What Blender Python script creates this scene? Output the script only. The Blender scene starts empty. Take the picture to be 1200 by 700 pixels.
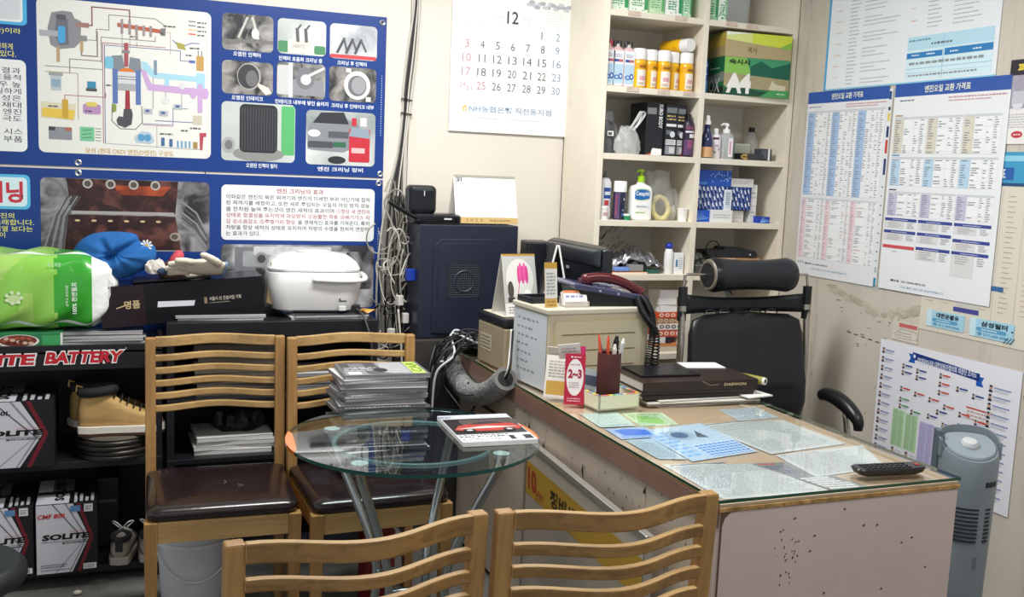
import bpy, bmesh, math, random
from mathutils import Vector, Matrix, Euler
R = math.radians
sc = bpy.context.scene
COL = sc.collection

# ------------------------------------------------------------------ camera
yaw, pitch, roll = .38139951, .12754058, .0418809
fwd = Vector((math.sin(yaw)*math.cos(pitch), math.cos(yaw)*math.cos(pitch), -math.sin(pitch)))
rgt = Vector((math.cos(yaw), -math.sin(yaw), 0)); upv = rgt.cross(fwd)
r2 = math.cos(roll)*rgt + math.sin(roll)*upv
u2 = -math.sin(roll)*rgt + math.cos(roll)*upv
cd = bpy.data.cameras.new('camera'); cam = bpy.data.objects.new('camera', cd); COL.objects.link(cam)
m3 = Matrix((r2, u2, -fwd)).transposed()
cam.matrix_world = Matrix.Translation((0, 0, 1.45)) @ m3.to_4x4()
cd.sensor_width = 36; cd.lens = 35.217; cd.clip_start = .02
sc.camera = cam

# ------------------------------------------------------------------ world, lights, exposure
wd = bpy.data.worlds.new('world'); sc.world = wd; wd.use_nodes = True
wd.node_tree.nodes['Background'].inputs[0].default_value = (.93, .96, 1, 1)
wd.node_tree.nodes['Background'].inputs[1].default_value = .36
def area(name, loc, rot, sx, sy, power, col=(1, .99, .975)):
    l = bpy.data.lights.new(name, 'AREA'); l.shape = 'RECTANGLE'; l.size = sx; l.size_y = sy; l.energy = power; l.color = col
    o = bpy.data.objects.new(name, l); COL.objects.link(o); o.location = loc; o.rotation_euler = rot
    return o
area('ceiling_lamp_light', (.85, 2.75, 2.575), (0, 0, 0), 1.2, .3, 30)
area('ceiling_lamp_light', (1.9, 1.2, 2.575), (0, 0, 0), 1.2, .3, 12)
area('ceiling_lamp_light', (.2, .3, 2.575), (0, 0, 0), 1.2, .3, 3.5)
vs = sc.view_settings
vs.view_transform = 'Standard'; vs.look = 'None'; vs.gamma = 1; vs.use_curve_mapping = False; vs.exposure = .84

# ------------------------------------------------------------------ materials
def lin(c):
    if isinstance(c, str):
        c = c.lstrip('#'); c = ''.join(q+q for q in c) if len(c) == 3 else c; c = tuple(int(c[i:i+2], 16)/255 for i in (0, 2, 4))
    return tuple((x/12.92 if x <= .04045 else ((x+.055)/1.055)**2.4) for x in c)
MC = {}
def M(col, rough=.55, metal=0, var=0, scale=8, bump=0, bscale=60, trans=0, alpha=1, spec=.5, coat=0, ior=1.45, grain=None, dirt=None, emit=0, stretch=(1, 1, 1)):
    key = (col, rough, metal, var, scale, bump, bscale, trans, alpha, spec, coat, ior, grain, dirt, emit, stretch)
    if key in MC: return MC[key]
    m = bpy.data.materials.new('material_%d' % len(MC)); MC[key] = m
    m.use_nodes = True; nt = m.node_tree; N = nt.nodes; L = nt.links
    b = N['Principled BSDF']; c = lin(col)
    b.inputs['Base Color'].default_value = (*c, 1)
    b.inputs['Roughness'].default_value = rough; b.inputs['Metallic'].default_value = metal
    b.inputs['Transmission Weight'].default_value = trans; b.inputs['Alpha'].default_value = alpha
    b.inputs['Specular IOR Level'].default_value = spec; b.inputs['Coat Weight'].default_value = coat
    b.inputs['IOR'].default_value = ior
    if emit:
        b.inputs['Emission Color'].default_value = (*c, 1); b.inputs['Emission Strength'].default_value = emit
    if var or bump or grain or dirt:
        tc = N.new('ShaderNodeTexCoord'); mp = N.new('ShaderNodeMapping'); mp.inputs['Scale'].default_value = stretch
        L.new(tc.outputs['Object'], mp.inputs[0]); vec = mp.outputs[0]
    cur = None
    if var:
        n = N.new('ShaderNodeTexNoise'); n.inputs['Scale'].default_value = scale; n.inputs['Detail'].default_value = 5; L.new(vec, n.inputs['Vector'])
        r = N.new('ShaderNodeValToRGB'); L.new(n.outputs['Fac'], r.inputs[0])
        r.color_ramp.elements[0].position = .3; r.color_ramp.elements[1].position = .7
        r.color_ramp.elements[0].color = (*[x*(1-var) for x in c], 1); r.color_ramp.elements[1].color = (*[min(1, x*(1+var*.6)) for x in c], 1)
        cur = r.outputs[0]
    if grain:   # wood grain along one axis
        axis, gcol, amt = grain
        mp2 = N.new('ShaderNodeMapping'); s = [38, 38, 38]; s['xyz'.index(axis)] = 2.5; mp2.inputs['Scale'].default_value = s
        L.new(tc.outputs['Object'], mp2.inputs[0])
        n = N.new('ShaderNodeTexNoise'); n.inputs['Scale'].default_value = 1.6; n.inputs['Detail'].default_value = 6; n.inputs['Distortion'].default_value = .6; L.new(mp2.outputs[0], n.inputs['Vector'])
        mx = N.new('ShaderNodeMixRGB'); mr = N.new('ShaderNodeMapRange'); mr.inputs[1].default_value = .42; mr.inputs[2].default_value = .62; mr.inputs[4].default_value = amt
        L.new(n.outputs['Fac'], mr.inputs[0]); L.new(mr.outputs[0], mx.inputs[0])
        if cur: L.new(cur, mx.inputs[1])
        else: mx.inputs[1].default_value = (*c, 1)
        mx.inputs[2].default_value = (*lin(gcol), 1); cur = mx.outputs[0]
    if dirt:    # (colour, scale, threshold, amount, stretch)
        dc, ds, th, am, st = dirt
        mp2 = N.new('ShaderNodeMapping'); mp2.inputs['Scale'].default_value = st; L.new(tc.outputs['Object'], mp2.inputs[0])
        n = N.new('ShaderNodeTexNoise'); n.inputs['Scale'].default_value = ds; n.inputs['Detail'].default_value = 8; n.inputs['Roughness'].default_value = .65; L.new(mp2.outputs[0], n.inputs['Vector'])
        mr = N.new('ShaderNodeMapRange'); mr.inputs[1].default_value = th; mr.inputs[2].default_value = th+.12; mr.inputs[4].default_value = am
        L.new(n.outputs['Fac'], mr.inputs[0]); mx = N.new('ShaderNodeMixRGB'); L.new(mr.outputs[0], mx.inputs[0])
        if cur: L.new(cur, mx.inputs[1])
        else: mx.inputs[1].default_value = (*c, 1)
        mx.inputs[2].default_value = (*lin(dc), 1); cur = mx.outputs[0]
    if cur: L.new(cur, b.inputs['Base Color'])
    if bump:
        n = N.new('ShaderNodeTexNoise'); n.inputs['Scale'].default_value = bscale; n.inputs['Detail'].default_value = 4; L.new(vec, n.inputs['Vector'])
        bp = N.new('ShaderNodeBump'); bp.inputs['Strength'].default_value = bump; bp.inputs['Distance'].default_value = .01
        L.new(n.outputs['Fac'], bp.inputs['Height']); L.new(bp.outputs[0], b.inputs['Normal'])
    return m

def film(col, alpha=.35, rough=.08, bump=.6, bscale=25):      # crumpled clear plastic
    return M(col, rough, alpha=alpha, bump=bump, bscale=bscale, spec=.8)

def photo_mat(seed, dark, light, scale=14, dist=2.5, extra=None):
    scale *= .6; dist *= .3   # a blurry printed photograph
    m = bpy.data.materials.new('printed_photo_%d' % seed); m.use_nodes = True; nt = m.node_tree; N = nt.nodes; L = nt.links; b = N['Principled BSDF']
    tc = N.new('ShaderNodeTexCoord'); mp = N.new('ShaderNodeMapping'); mp.inputs['Location'].default_value = (seed*3.7, seed*1.3, seed*.7); L.new(tc.outputs['Object'], mp.inputs[0])
    n = N.new('ShaderNodeTexNoise'); n.inputs['Scale'].default_value = scale; n.inputs['Detail'].default_value = 4; n.inputs['Distortion'].default_value = dist; L.new(mp.outputs[0], n.inputs['Vector'])
    r = N.new('ShaderNodeValToRGB'); L.new(n.outputs['Fac'], r.inputs[0]); e = r.color_ramp.elements
    e[0].position = .36; e[0].color = (*lin(dark), 1); e[1].position = .66; e[1].color = (*lin(light), 1)
    if extra:
        q = e.new(.5); q.color = (*lin(extra), 1)
    L.new(r.outputs[0], b.inputs['Base Color']); b.inputs['Roughness'].default_value = .35
    return m

# ------------------------------------------------------------------ mesh building
class MB:
    def __init__(s): s.v = []; s.f = []; s.mi = []; s.cur = 0
    def add(s, vs, fs):
        o = len(s.v); s.v += [tuple(p) for p in vs]; s.f += [tuple(i+o for i in f) for f in fs]; s.mi += [s.cur]*len(fs); return s
    def mat(s, i): s.cur = i; return s
    def box(s, x0, y0, z0, x1, y1, z1, T=None):
        v = [Vector(p) for p in ((x0,y0,z0),(x1,y0,z0),(x1,y1,z0),(x0,y1,z0),(x0,y0,z1),(x1,y0,z1),(x1,y1,z1),(x0,y1,z1))]
        if T: v = [T @ p for p in v]
        return s.add(v, [(0,3,2,1),(4,5,6,7),(0,1,5,4),(1,2,6,5),(2,3,7,6),(3,0,4,7)])
    def cbox(s, c, d, rot=(0,0,0)):
        T = Matrix.Translation(c) @ Euler(rot).to_matrix().to_4x4()
        return s.box(-d[0]/2, -d[1]/2, -d[2]/2, d[0]/2, d[1]/2, d[2]/2, T)
    def rings(s, rings, caps=True, closed=False):
        n = len(rings[0]); vs = [p for r in rings for p in r]; fs = []
        k = len(rings)
        for i in range(k if closed else k-1):
            a = i*n; b = ((i+1) % k)*n
            for j in range(n): fs.append((a+j, a+(j+1) % n, b+(j+1) % n, b+j))
        if caps and not closed: fs.append(tuple(range(n))[::-1]); fs.append(tuple(range((k-1)*n, k*n)))
        return s.add(vs, fs)
    def lathe(s, prof, n=24, c=(0,0,0), T=None, caps=True, sy=1):
        rs = []
        for r, z in prof:
            rr = [Vector((r*math.cos(2*math.pi*j/n), sy*r*math.sin(2*math.pi*j/n), z)) for j in range(n)]
            rr = [(T @ p if T else p)+Vector(c) for p in rr]; rs.append(rr)
        return s.rings(rs, caps)
    def tube(s, pts, r, n=8, closed=False, flat=None):
        pts = [Vector(p) for p in pts]; k = len(pts); rs = []; prev = None
        for i, p in enumerate(pts):
            if closed: t = pts[(i+1) % k]-pts[i-1]
            else: t = pts[min(i+1, k-1)]-pts[max(i-1, 0)]
            if t.length < 1e-9: t = Vector((0,0,1))
            t.normalize()
            if prev is None:
                a = Vector((0,0,1)) if abs(t.z) < .9 else Vector((1,0,0)); u = t.cross(a).normalized()
            else:
                u = prev-t*prev.dot(t)
                u = u.normalized() if u.length > 1e-6 else t.orthogonal().normalized()
            prev = u; w = t.cross(u); rad = r[i] if isinstance(r, (list, tuple)) else r
            fl = flat or 1
            rs.append([p+rad*(math.cos(2*math.pi*j/n)*u+fl*math.sin(2*math.pi*j/n)*w) for j in range(n)])
        return s.rings(rs, not closed, closed)
    def cyl(s, p0, p1, r0, r1=None, n=20): return s.tube([p0, p1], [r0, r0 if r1 is None else r1], n)
    def prism(s, pts, h0, h1, T=None):
        n = len(pts); v = [Vector((x, y, h0)) for x, y in pts]+[Vector((x, y, h1)) for x, y in pts]
        if T: v = [T @ p for p in v]
        return s.add(v, [tuple(range(n))[::-1], tuple(range(n, 2*n))]+[(i, (i+1) % n, n+(i+1) % n, n+i) for i in range(n)])
    def ball(s, c, rad, n=14, m=8):
        rx, ry, rz = rad if isinstance(rad, (tuple, list)) else (rad,)*3
        rs = []
        for i in range(m+1):
            a = -math.pi/2+math.pi*i/m; q = max(math.cos(a), 1e-3)
            rs.append([Vector((c[0]+rx*q*math.cos(2*math.pi*j/n), c[1]+ry*q*math.sin(2*math.pi*j/n), c[2]+rz*math.sin(a))) for j in range(n)])
        return s.rings(rs)
    def grid(s, fn, nu, nv, closed_u=False):
        vs = [fn(i/nu, j/nv) for j in range(nv+1) for i in range(nu+1)]
        return s.add(vs, [(j*(nu+1)+i, j*(nu+1)+i+1, (j+1)*(nu+1)+i+1, (j+1)*(nu+1)+i) for j in range(nv) for i in range(nu)])
    def obj(s, name, mats, parent=None, bevel=0, smooth=False, sub=0, solid=0, seg=2, fix=True):
        me = bpy.data.meshes.new(name); me.from_pydata(s.v, [], s.f)
        if not isinstance(mats, (list, tuple)): mats = [mats]
        for m in mats: me.materials.append(m)
        me.polygons.foreach_set('material_index', s.mi)
        if fix:
            bm = bmesh.new(); bm.from_mesh(me); bmesh.ops.recalc_face_normals(bm, faces=bm.faces); bm.to_mesh(me); bm.free()
        me.update()
        o = bpy.data.objects.new(name, me); COL.objects.link(o); o.parent = parent
        if smooth or sub:
            me.polygons.foreach_set('use_smooth', [True]*len(me.polygons))
        if smooth == 'auto':
            e = o.modifiers.new('split', 'EDGE_SPLIT'); e.split_angle = R(40)
        if solid:
            q = o.modifiers.new('solid', 'SOLIDIFY'); q.thickness = solid; q.offset = 0
        if bevel:
            q = o.modifiers.new('bevel', 'BEVEL'); q.width = bevel; q.segments = seg; q.limit_method = 'ANGLE'
        if sub:
            q = o.modifiers.new('sub', 'SUBSURF'); q.levels = sub; q.render_levels = sub
        return o

def spline(ctrl, n=8):
    p = [Vector(c) for c in ctrl]; p = [2*p[0]-p[1]]+p+[2*p[-1]-p[-2]]; out = []
    for i in range(1, len(p)-2):
        for k in range(n):
            t = k/n; a, b, c, d = p[i-1], p[i], p[i+1], p[i+2]
            out.append(.5*((2*b)+(c-a)*t+(2*a-5*b+4*c-d)*t*t+(3*b-a-3*c+d)*t**3))
    out.append(p[-2]); return out

def rrect(x0, y0, x1, y1, r, n=5):
    if r <= 0: return [(x0,y0),(x1,y0),(x1,y1),(x0,y1)]
    out = []
    for cx, cy, a0 in ((x1-r,y0+r,-90),(x1-r,y1-r,0),(x0+r,y1-r,90),(x0+r,y0+r,180)):
        for k in range(n+1):
            a = R(a0+90*k/n); out.append((cx+r*math.cos(a), cy+r*math.sin(a)))
    return out

# flat print laid on a real surface: frame maps (right, up, out) of the printed face to the thing's own axes
def FR(x, y, z): return Matrix(((1,0,0,x),(0,0,-1,y),(0,1,0,z),(0,0,0,1)))      # face looking to -Y
def FT(x, y, z, a=0): return Matrix.Translation((x,y,z)) @ Matrix.Rotation(a, 4, 'Z')   # face looking up
def FL(x, y, z): return Matrix(((0,0,-1,x),(-1,0,0,y),(0,1,0,z),(0,0,0,1)))     # face looking to -X
_tc = {}
def glyphs(t, bold=0, spacing=1):
    k = (t, bold, spacing)
    if k not in _tc:
        cu = bpy.data.curves.new('t', 'FONT'); cu.body = t; cu.size = 1; cu.resolution_u = 2; cu.offset = bold; cu.space_character = spacing
        o = bpy.data.objects.new('t', cu); me = o.to_mesh()
        vs = [(v.co.x, v.co.y) for v in me.vertices]; fs = [tuple(p.vertices) for p in me.polygons]
        o.to_mesh_clear(); bpy.data.objects.remove(o); bpy.data.curves.remove(cu); _tc[k] = (vs, fs)
    return _tc[k]
class PB:
    def __init__(s, T=None, step=.00035):
        s.T = T or Matrix(); s.mb = MB(); s.mats = []; s.step = step; s.bend = None; s.idx = 0
    def _c(s, col):
        m = col if isinstance(col, bpy.types.Material) else M(col, .5)
        if m not in s.mats: s.mats.append(m)
        s.mb.cur = s.mats.index(m)
    def add(s, vs, fs, col, lay):
        s._c(col); out = []; s.idx += 1
        for p in vs:
            z = lay*s.step+(s.idx % 40)*6e-6
            if s.bend: z += s.bend(p[0], p[1])
            out.append(s.T @ Vector((p[0], p[1], z)))
        s.mb.add(out, fs)
    def poly(s, pts, col, lay=1): s.add(pts, [tuple(range(len(pts)))], col, lay)
    def rect(s, x0, y0, x1, y1, col, lay=1, r=0): s.poly(rrect(x0, y0, x1, y1, r), col, lay)
    def ell(s, cx, cy, rx, ry, col, lay=1, n=24): s.poly([(cx+rx*math.cos(2*math.pi*k/n), cy+ry*math.sin(2*math.pi*k/n)) for k in range(n)], col, lay)
    def line(s, pts, w, col, lay=2):
        for a, b in zip(pts, pts[1:]):
            a = Vector(a); b = Vector(b); d = b-a
            if d.length < 1e-9: continue
            d.normalize(); n = Vector((-d.y, d.x))*w/2; e = d*w/2
            s.poly([a-e-n, b+e-n, b+e+n, a-e+n], col, lay)
    def text(s, t, x0, y0, x1, y1, col, lay=2, bold=0, shear=0, rot=0, fit='both'):
        vs, fs = glyphs(t, bold)
        if not vs: return
        ax, bx = min(v[0] for v in vs), max(v[0] for v in vs); ay, by = min(v[1] for v in vs), max(v[1] for v in vs)
        w, h = x1-x0, y1-y0
        if rot in (90, -90): w, h = h, w
        kx = w/(bx-ax); ky = h/(by-ay)
        if fit == 'h' or t == '1': kx = ky*.95; w = kx*(bx-ax)
        out = []
        for x, y in vs:
            X = (x-ax)*kx; Y = (y-ay)*ky; X += shear*Y
            if rot == 90: X, Y = -Y+h, X
            elif rot == -90: X, Y = Y, -X+w
            out.append((x0+X, y0+Y))
        s.add(out, fs, col, lay)
    def scribble(s, x0, y0, x1, y1, rows, col, lay=2, seed=0, fill=.85, hgt=.5):   # lines of print too small to read
        rd = random.Random(seed); dy = (y1-y0)/rows
        for i in range(rows):
            y = y1-(i+.5)*dy; x = x0; end = x0+(x1-x0)*(fill+(1-fill)*rd.random())
            while x < end:
                w = dy*(.4+rd.random()*1.1); s.rect(x, y-dy*hgt/2, min(x+w, end), y+dy*hgt/2*(.6+.4*rd.random()), col, lay); x += w+dy*.28
    def obj(s, name, parent=None): return s.mb.obj(name, s.mats, parent, fix=False)

# ------------------------------------------------------------------ things, parts, copies
def tag(o, label=None, cat=None, group=None, kind=None):
    if label: o['label'] = label
    if cat: o['category'] = cat
    if group: o['group'] = group
    if kind: o['kind'] = kind
    return o
def thing(name, label, cat, loc=(0,0,0), rz=0, group=None, rot=None):
    o = bpy.data.objects.new(name, None); o.empty_display_size = .05; COL.objects.link(o)
    o.location = loc; o.rotation_euler = rot or (0, 0, rz)
    return tag(o, label, cat, group)
def place(o, label, cat, loc=(0,0,0), rz=0, group=None, rot=None):
    o.location = loc; o.rotation_euler = rot or (0, 0, rz); return tag(o, label, cat, group)
def struct(o): o['kind'] = 'structure'; return o
def dup(root, loc, rz=0, label=None, group=None, scale=None):
    r = root.copy(); COL.objects.link(r); r.location = loc; r.rotation_euler = (0, 0, rz)
    if label: r['label'] = label
    if group: r['group'] = group
    if scale: r.scale = scale
    def rec(a, b):
        for ch in [c for c in ALLCH.get(a, [])]:
            c = ch.copy(); COL.objects.link(c); c.parent = b; rec(ch, c)
    ALLCH = {}
    for o in list(COL.objects):
        if o.parent and o.parent != r: ALLCH.setdefault(o.parent, []).append(o)
    rec(root, r)
    return r
# ================================================================== THE ROOM
wallm = M('#e0dacf', .62, var=.04, scale=1.6, bump=.05, bscale=25, dirt=('#c9c0b2', 2.2, .56, .5, (1.6,1.6,.3)))
struct(MB().box(-2.2, -1.2, -.05, 2.75, 4.0, 0).obj('floor', M('#6d6c69', .55, var=.3, scale=5, bump=.15, bscale=40, dirt=('#3f3c38', 6, .55, .6, (1,1,1)))))
wb = struct(MB().box(-2.2, 3.952, 0, 2.78, 4.05, 2.6).obj('wall_back', wallm))
for k, (a, b) in enumerate(((-2.2, -.9), (-.897, .32), (.323, 1.10), (1.103, 1.797), (1.80, 2.70))):
    MB().box(a, 3.9405, 0, b, 3.952, 2.6).obj('panel', wallm, wb, bevel=.0015)
struct(MB().box(-2.2, -1.2, 2.6, 2.75, 4.05, 2.66).obj('ceiling', M('#eeebe4', .8)))

# right wall: old painted plaster, stained and scraped
rw = struct(MB().box(2.7, -1.2, 0, 2.78, 3.952, 2.6).obj('wall_right', M('#cec6b9', .7, var=.10, scale=2.2, bump=.1, bscale=18, dirt=('#8f8270', 2.6, .55, .5, (1,3,.35)))))
p = PB(Matrix(((0,0,-1,2.7),(-1,0,0,0),(0,1,0,0),(0,0,0,1))), .0004)      # (u = -y, v = z)
rd = random.Random(4)
def blob(cx, cy, rx, ry, col, lay, n=26, j=.25, seed=1):
    q = random.Random(seed); pts = [(cx+rx*(1-j*q.random())*math.cos(2*math.pi*k/n), cy+ry*(1-j*q.random())*math.sin(2*math.pi*k/n)) for k in range(n)]
    p.poly(pts, col, lay)
p.poly([(-3.28,1.10),(-3.24,1.118),(-3.19,1.112),(-3.13,1.126),(-3.05,1.118),(-3.0,1.122),(-2.95,1.10),(-2.90,1.098),(-2.87,1.075),(-2.90,1.06),(-2.96,1.066),(-3.02,1.05),(-3.08,1.06),(-3.14,1.052),(-3.2,1.068),(-3.25,1.07)], M('#b6bbb0', .8, var=.12, scale=14), 1)
for k in range(46):
    x = -3.27+.52*rd.random(); zc = 1.035-.075*(1-abs((x+2.98)/.3))+.02*(rd.random()-.5); w = .012+.03*rd.random()
    p.poly([(x-w,zc+.002),(x-w*.3,zc+.006+.012*rd.random()),(x+w*.7,zc+.004+.008*rd.random()),(x+w,zc-.003),(x+w*.2,zc-.006-.01*rd.random()),(x-w*.6,zc-.004)], M(('#bdb3a2','#b5ab99','#c4bbaa')[k%3], .85), 1+k%4)
for k in range(26):
    x = -3.24+.5*rd.random(); y = .99-.16*rd.random()-(x+3.24)*.12; w = .004+.02*rd.random()
    p.rect(x, y, x+w, y+.002+.003*rd.random(), M('#8f8371', .9), 1)
for k in range(7):
    x = -3.15+.04*k; p.rect(x, .868-k*.003, x+.022, .872-k*.003, M('#5a4c3c', .9), 2)
for k in range(60):
    x = -3.4+1.5*rd.random(); y = .2+1.1*rd.random(); p.rect(x, y, x+.003+.005*rd.random(), y+.004+.02*rd.random()*rd.random(), M('#a39886', .9), 1)
p.obj('flaked_paint', rw)
# plaster pilaster towards the near end of the right wall
struct(MB().box(2.672, 1.35, 0, 2.7, 2.21, 2.6).obj('trim_1', M('#d0c9bc', .7, var=.12, scale=3, bump=.1, bscale=18, dirt=('#7b6c58', 3, .56, .5, (1,3,.4))), bevel=.008))

# ceiling lamps (out of the picture, they light the room)
def lampfix(x, y, lab):
    t = thing('ceiling_lamp', lab, 'lamp', (x, y, 2.6))
    MB().box(-.64, -.15, -.02, .64, .15, 0).obj('housing', M('#f2f2f0', .5), t)
lampfix(.85, 2.75, 'white fluorescent ceiling lamp above the round glass table')
lampfix(1.9, 1.2, 'white fluorescent ceiling lamp above the near end of the desk')
lampfix(.2, .3, 'white fluorescent ceiling lamp above the viewer')

# ================================================================== BANNERS ON THE BACK WALL
BLUE = '#173c86'
bl = M(BLUE, .3, var=.05, scale=3)
WH = M('#eef0f0', .35)
def grommet(par, x, z):
    a = MB(); a.lathe([(.0115,0),(.0115,.0022),(.009,.0035),(.005,.002),(.005,0)], 16, T=Matrix.Rotation(R(90),4,'X'), c=(x, -.001, z)); a.obj('grommet', M('#c9c9c6', .25, .9), par, smooth='auto')
def sheet(x0, x1, z0, z1, mat, amp=.004, nx=30, nz=10, T=None, th=.0015):
    a = MB()
    return a

# ---- upper banner: plane face looks to -Y, origin at its lower left
UBx, UBz = -.75, 1.397
ub = thing('vinyl_banner', 'upper blue vinyl banner with injector diagram and eight small photos', 'banner', (UBx, 3.938, UBz))
MB().box(0, -.0015, 0, 1.752, .0015, .625).obj('vinyl_sheet', bl, ub)
p = PB(FR(-UBx, -.0016, -UBz))           # now print in wall coordinates (x, z)
# left column fragments
p.rect(-.72, 1.875, -.272, 1.99, '#4fb4e6', 1, .015); p.rect(-.71, 1.885, -.285, 1.985, WH, 2, .012); p.rect(-.70, 1.893, -.292, 1.978, '#d9dde2', 3, .01)
Y = '#e6e27a'
p.text('나)이라', -.375, 1.842, -.292, 1.864, Y, 1, .01); p.text('청정하게', -.39, 1.79, -.318, 1.812, Y, 1, .01); p.text('할 수 있다.', -.42, 1.765, -.308, 1.787, Y, 1, .01)
p.rect(-.72, 1.442, -.278, 1.757, WH, 1, .02)
for k, t in enumerate(('오염 제거의 결과', '성능 향상, 효율적', '연소상태 매우 높', '분사구를 정밀하게', '연료의 청정성은', '배기가스가 재대', '로 유지되면 엔진', '출력 효율이 극도')):
    p.text(t, -.53, 1.71-k*.0235, -.295, 1.73-k*.0235, '#20242c', 2)
for k, t in enumerate(('높아지며, 시스', '관리하고 부품')): p.text(t, -.49, 1.50-k*.0255, -.293, 1.521-k*.0255, '#20242c', 2)
# the big diagram board
DX, DZ, DW, DH = -.242, 1.444, .583, .533
p.rect(DX, DZ, DX+DW, DZ+DH, '#e6e6e0', 1, .022)
def dx(a): return DX+DW*(a-150)/675          # board coordinates of the diagram (675 x 590 units, y down)
def dz(b): return DZ+DH*(1-(b-5)/603)
def dl(pts, c, w=.0022, l=2): p.line([(dx(a), dz(b)) for a, b in pts], w, c, l)
def dr(a0, b0, a1, b1, c, l=3, r=.002): p.rect(dx(a0), dz(b1), dx(a1), dz(b0), c, l, r)
def dpoly(pts, c, l=3): p.poly([(dx(a), dz(b)) for a, b in pts], c, l)
# pipes
dl([(330,98),(356,98),(356,25),(500,25),(500,70)], '#7e3d3a', .004); dl([(330,155),(372,155),(372,110),(420,110),(420,50),(600,50),(640,75),(640,92)], '#8d8b80', .0028)
dl([(315,200),(315,218),(375,218),(375,120)], '#7c756c', .004); dl([(390,240),(390,140),(540,140),(600,140),(600,120)], '#8d8b80', .0028)
dl([(180,268),(395,268)], '#8a8f96', .0028); dl([(270,290),(270,235),(390,235),(390,150)], '#8a857a', .003); dl([(300,470),(300,290),(180,290)], '#b3a98a', .003)
dl([(395,562),(395,162),(640,162)], '#9a4c60', .0025); dl([(402,562),(402,170),(700,170),(700,210),(740,210)], '#59628f', .0025); dl([(250,400),(250,378),(405,378),(405,360)], '#a45a64', .0025)
dl([(470,120),(470,250)], '#8d8b80', .002); dl([(500,128),(500,180)], '#8d8b80', .002); dl([(527,150),(527,165)], '#8d8b80')
dl([(660,190),(660,100),(640,100)], '#bd9a9a', .002); dl([(590,280),(590,410)], '#6a6a74', .002); dl([(640,330),(640,360)], '#6a6a74', .002); dl([(705,330),(705,395)], '#6a6a74', .002)
dl([(545,475),(670,475),(670,405),(730,405)], '#6f7aa8', .0025); dl([(550,480),(670,480)], '#b06a74', .002); dl([(600,460),(760,460)], '#6f7aa8', .003); dl([(605,572),(605,480)], '#a98', .002)
dl([(402,562),(790,572)], '#9aa0a8', .002); dl([(670,130),(700,155),(745,135),(775,135)], '#4a6a9a', .003)
for k in range(5): dl([(365,505+12*k),(385,505+12*k)], '#444', .002)
# fuel pump
dpoly([(205,60),(245,50),(280,52),(290,75),(315,85),(312,165),(290,190),(230,200),(200,185),(190,120)], '#8b8c92'); dpoly([(225,80),(265,80),(268,180),(232,185),(215,140)], '#6d6f7a', 4)
dr(160,130,240,152,'#a9adb5',4); dr(228,110,255,175,'#4aa3d8',5,.006); dr(222,190,234,250,'#b9a07a',4); dr(310,160,322,205,'#b9a07a',4); dr(295,90,345,108,'#a07a72',4); dr(312,140,336,162,'#8a8a86',4); dr(222,65,258,85,'#5a5a62',5,.004)
# filter, tank, ecu, battery
dr(198,300,238,362,'#b9c2c8',3,.004); dr(202,318,234,348,'#8fa9bb',4); dr(192,292,244,304,'#9aa0a2',4)
dpoly([(162,408),(292,412),(285,478),(160,470)], '#d9d3b8'); dpoly([(166,432),(288,436),(282,474),(164,466)], '#e3c253', 4); dr(240,395,262,470,'#c9a23d',5)
dr(335,318,368,350,'#3f8cb0',3,.003); dr(330,345,372,357,'#555',3); dr(318,408,386,448,'#b58fb9',3,.008); dr(330,400,372,418,'#d8c65e',4,.006)
dr(188,505,275,555,'#8b8f97',3,.003); dr(188,505,212,520,'#444',4); dr(250,505,275,520,'#b06a5a',4); dr(305,500,360,556,'#7cc49a',3,.002)
for k in range(3): dl([(315,515+15*k),(350,510+15*k)], '#2b6a4c', .002, 4)
# common rail and injectors
dpoly([(452,78),(640,92),(640,108),(452,94)], '#b5604c'); dr(622,85,640,115,'#77787c',4)
for a, b in ((470,120),(500,122),(527,138),(555,122),(582,124)): dr(a-5,62 if a<520 else 80,a+5,b,'#9b8f92',4)
dr(620,100,632,110,'#555',5)
# cylinder, piston, rod
dpoly([(428,210),(470,205),(480,255),(450,275),(428,260)], '#7e8890'); dpoly([(500,210),(540,215),(545,262),(520,270),(495,255)], '#7e8890'); dr(404,214,436,262,'#79bfd8',3,.008)
dr(432,262,452,400,'#5c76b0',3); dr(522,262,542,400,'#5c76b0',3); dr(452,270,522,318,'#d3d5d8',4,.003); dpoly([(455,270),(470,258),(487,254),(505,258),(520,270)], '#dd7b34', 5)
dr(452,288,522,291,'#777',5,0); dr(452,298,522,301,'#777',5,0); dr(452,318,522,345,'#a9acb0',4)
dr(478,155,494,250,'#a5555a',5); dr(470,185,500,195,'#888',6); dpoly([(482,345),(498,345),(500,430),(480,430)], '#a02f3e', 5)
dpoly([(475,420),(505,418),(510,440),(505,480),(480,495),(452,485),(446,465),(455,450),(472,452)], '#4e4e54', 5)
dl([(430,405),(428,470),(460,500),(520,500),(548,470),(545,405)], '#666', .0025, 3); dpoly([(430,400),(446,404),(446,430),(432,438)], '#8a9a4a', 4)
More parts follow.
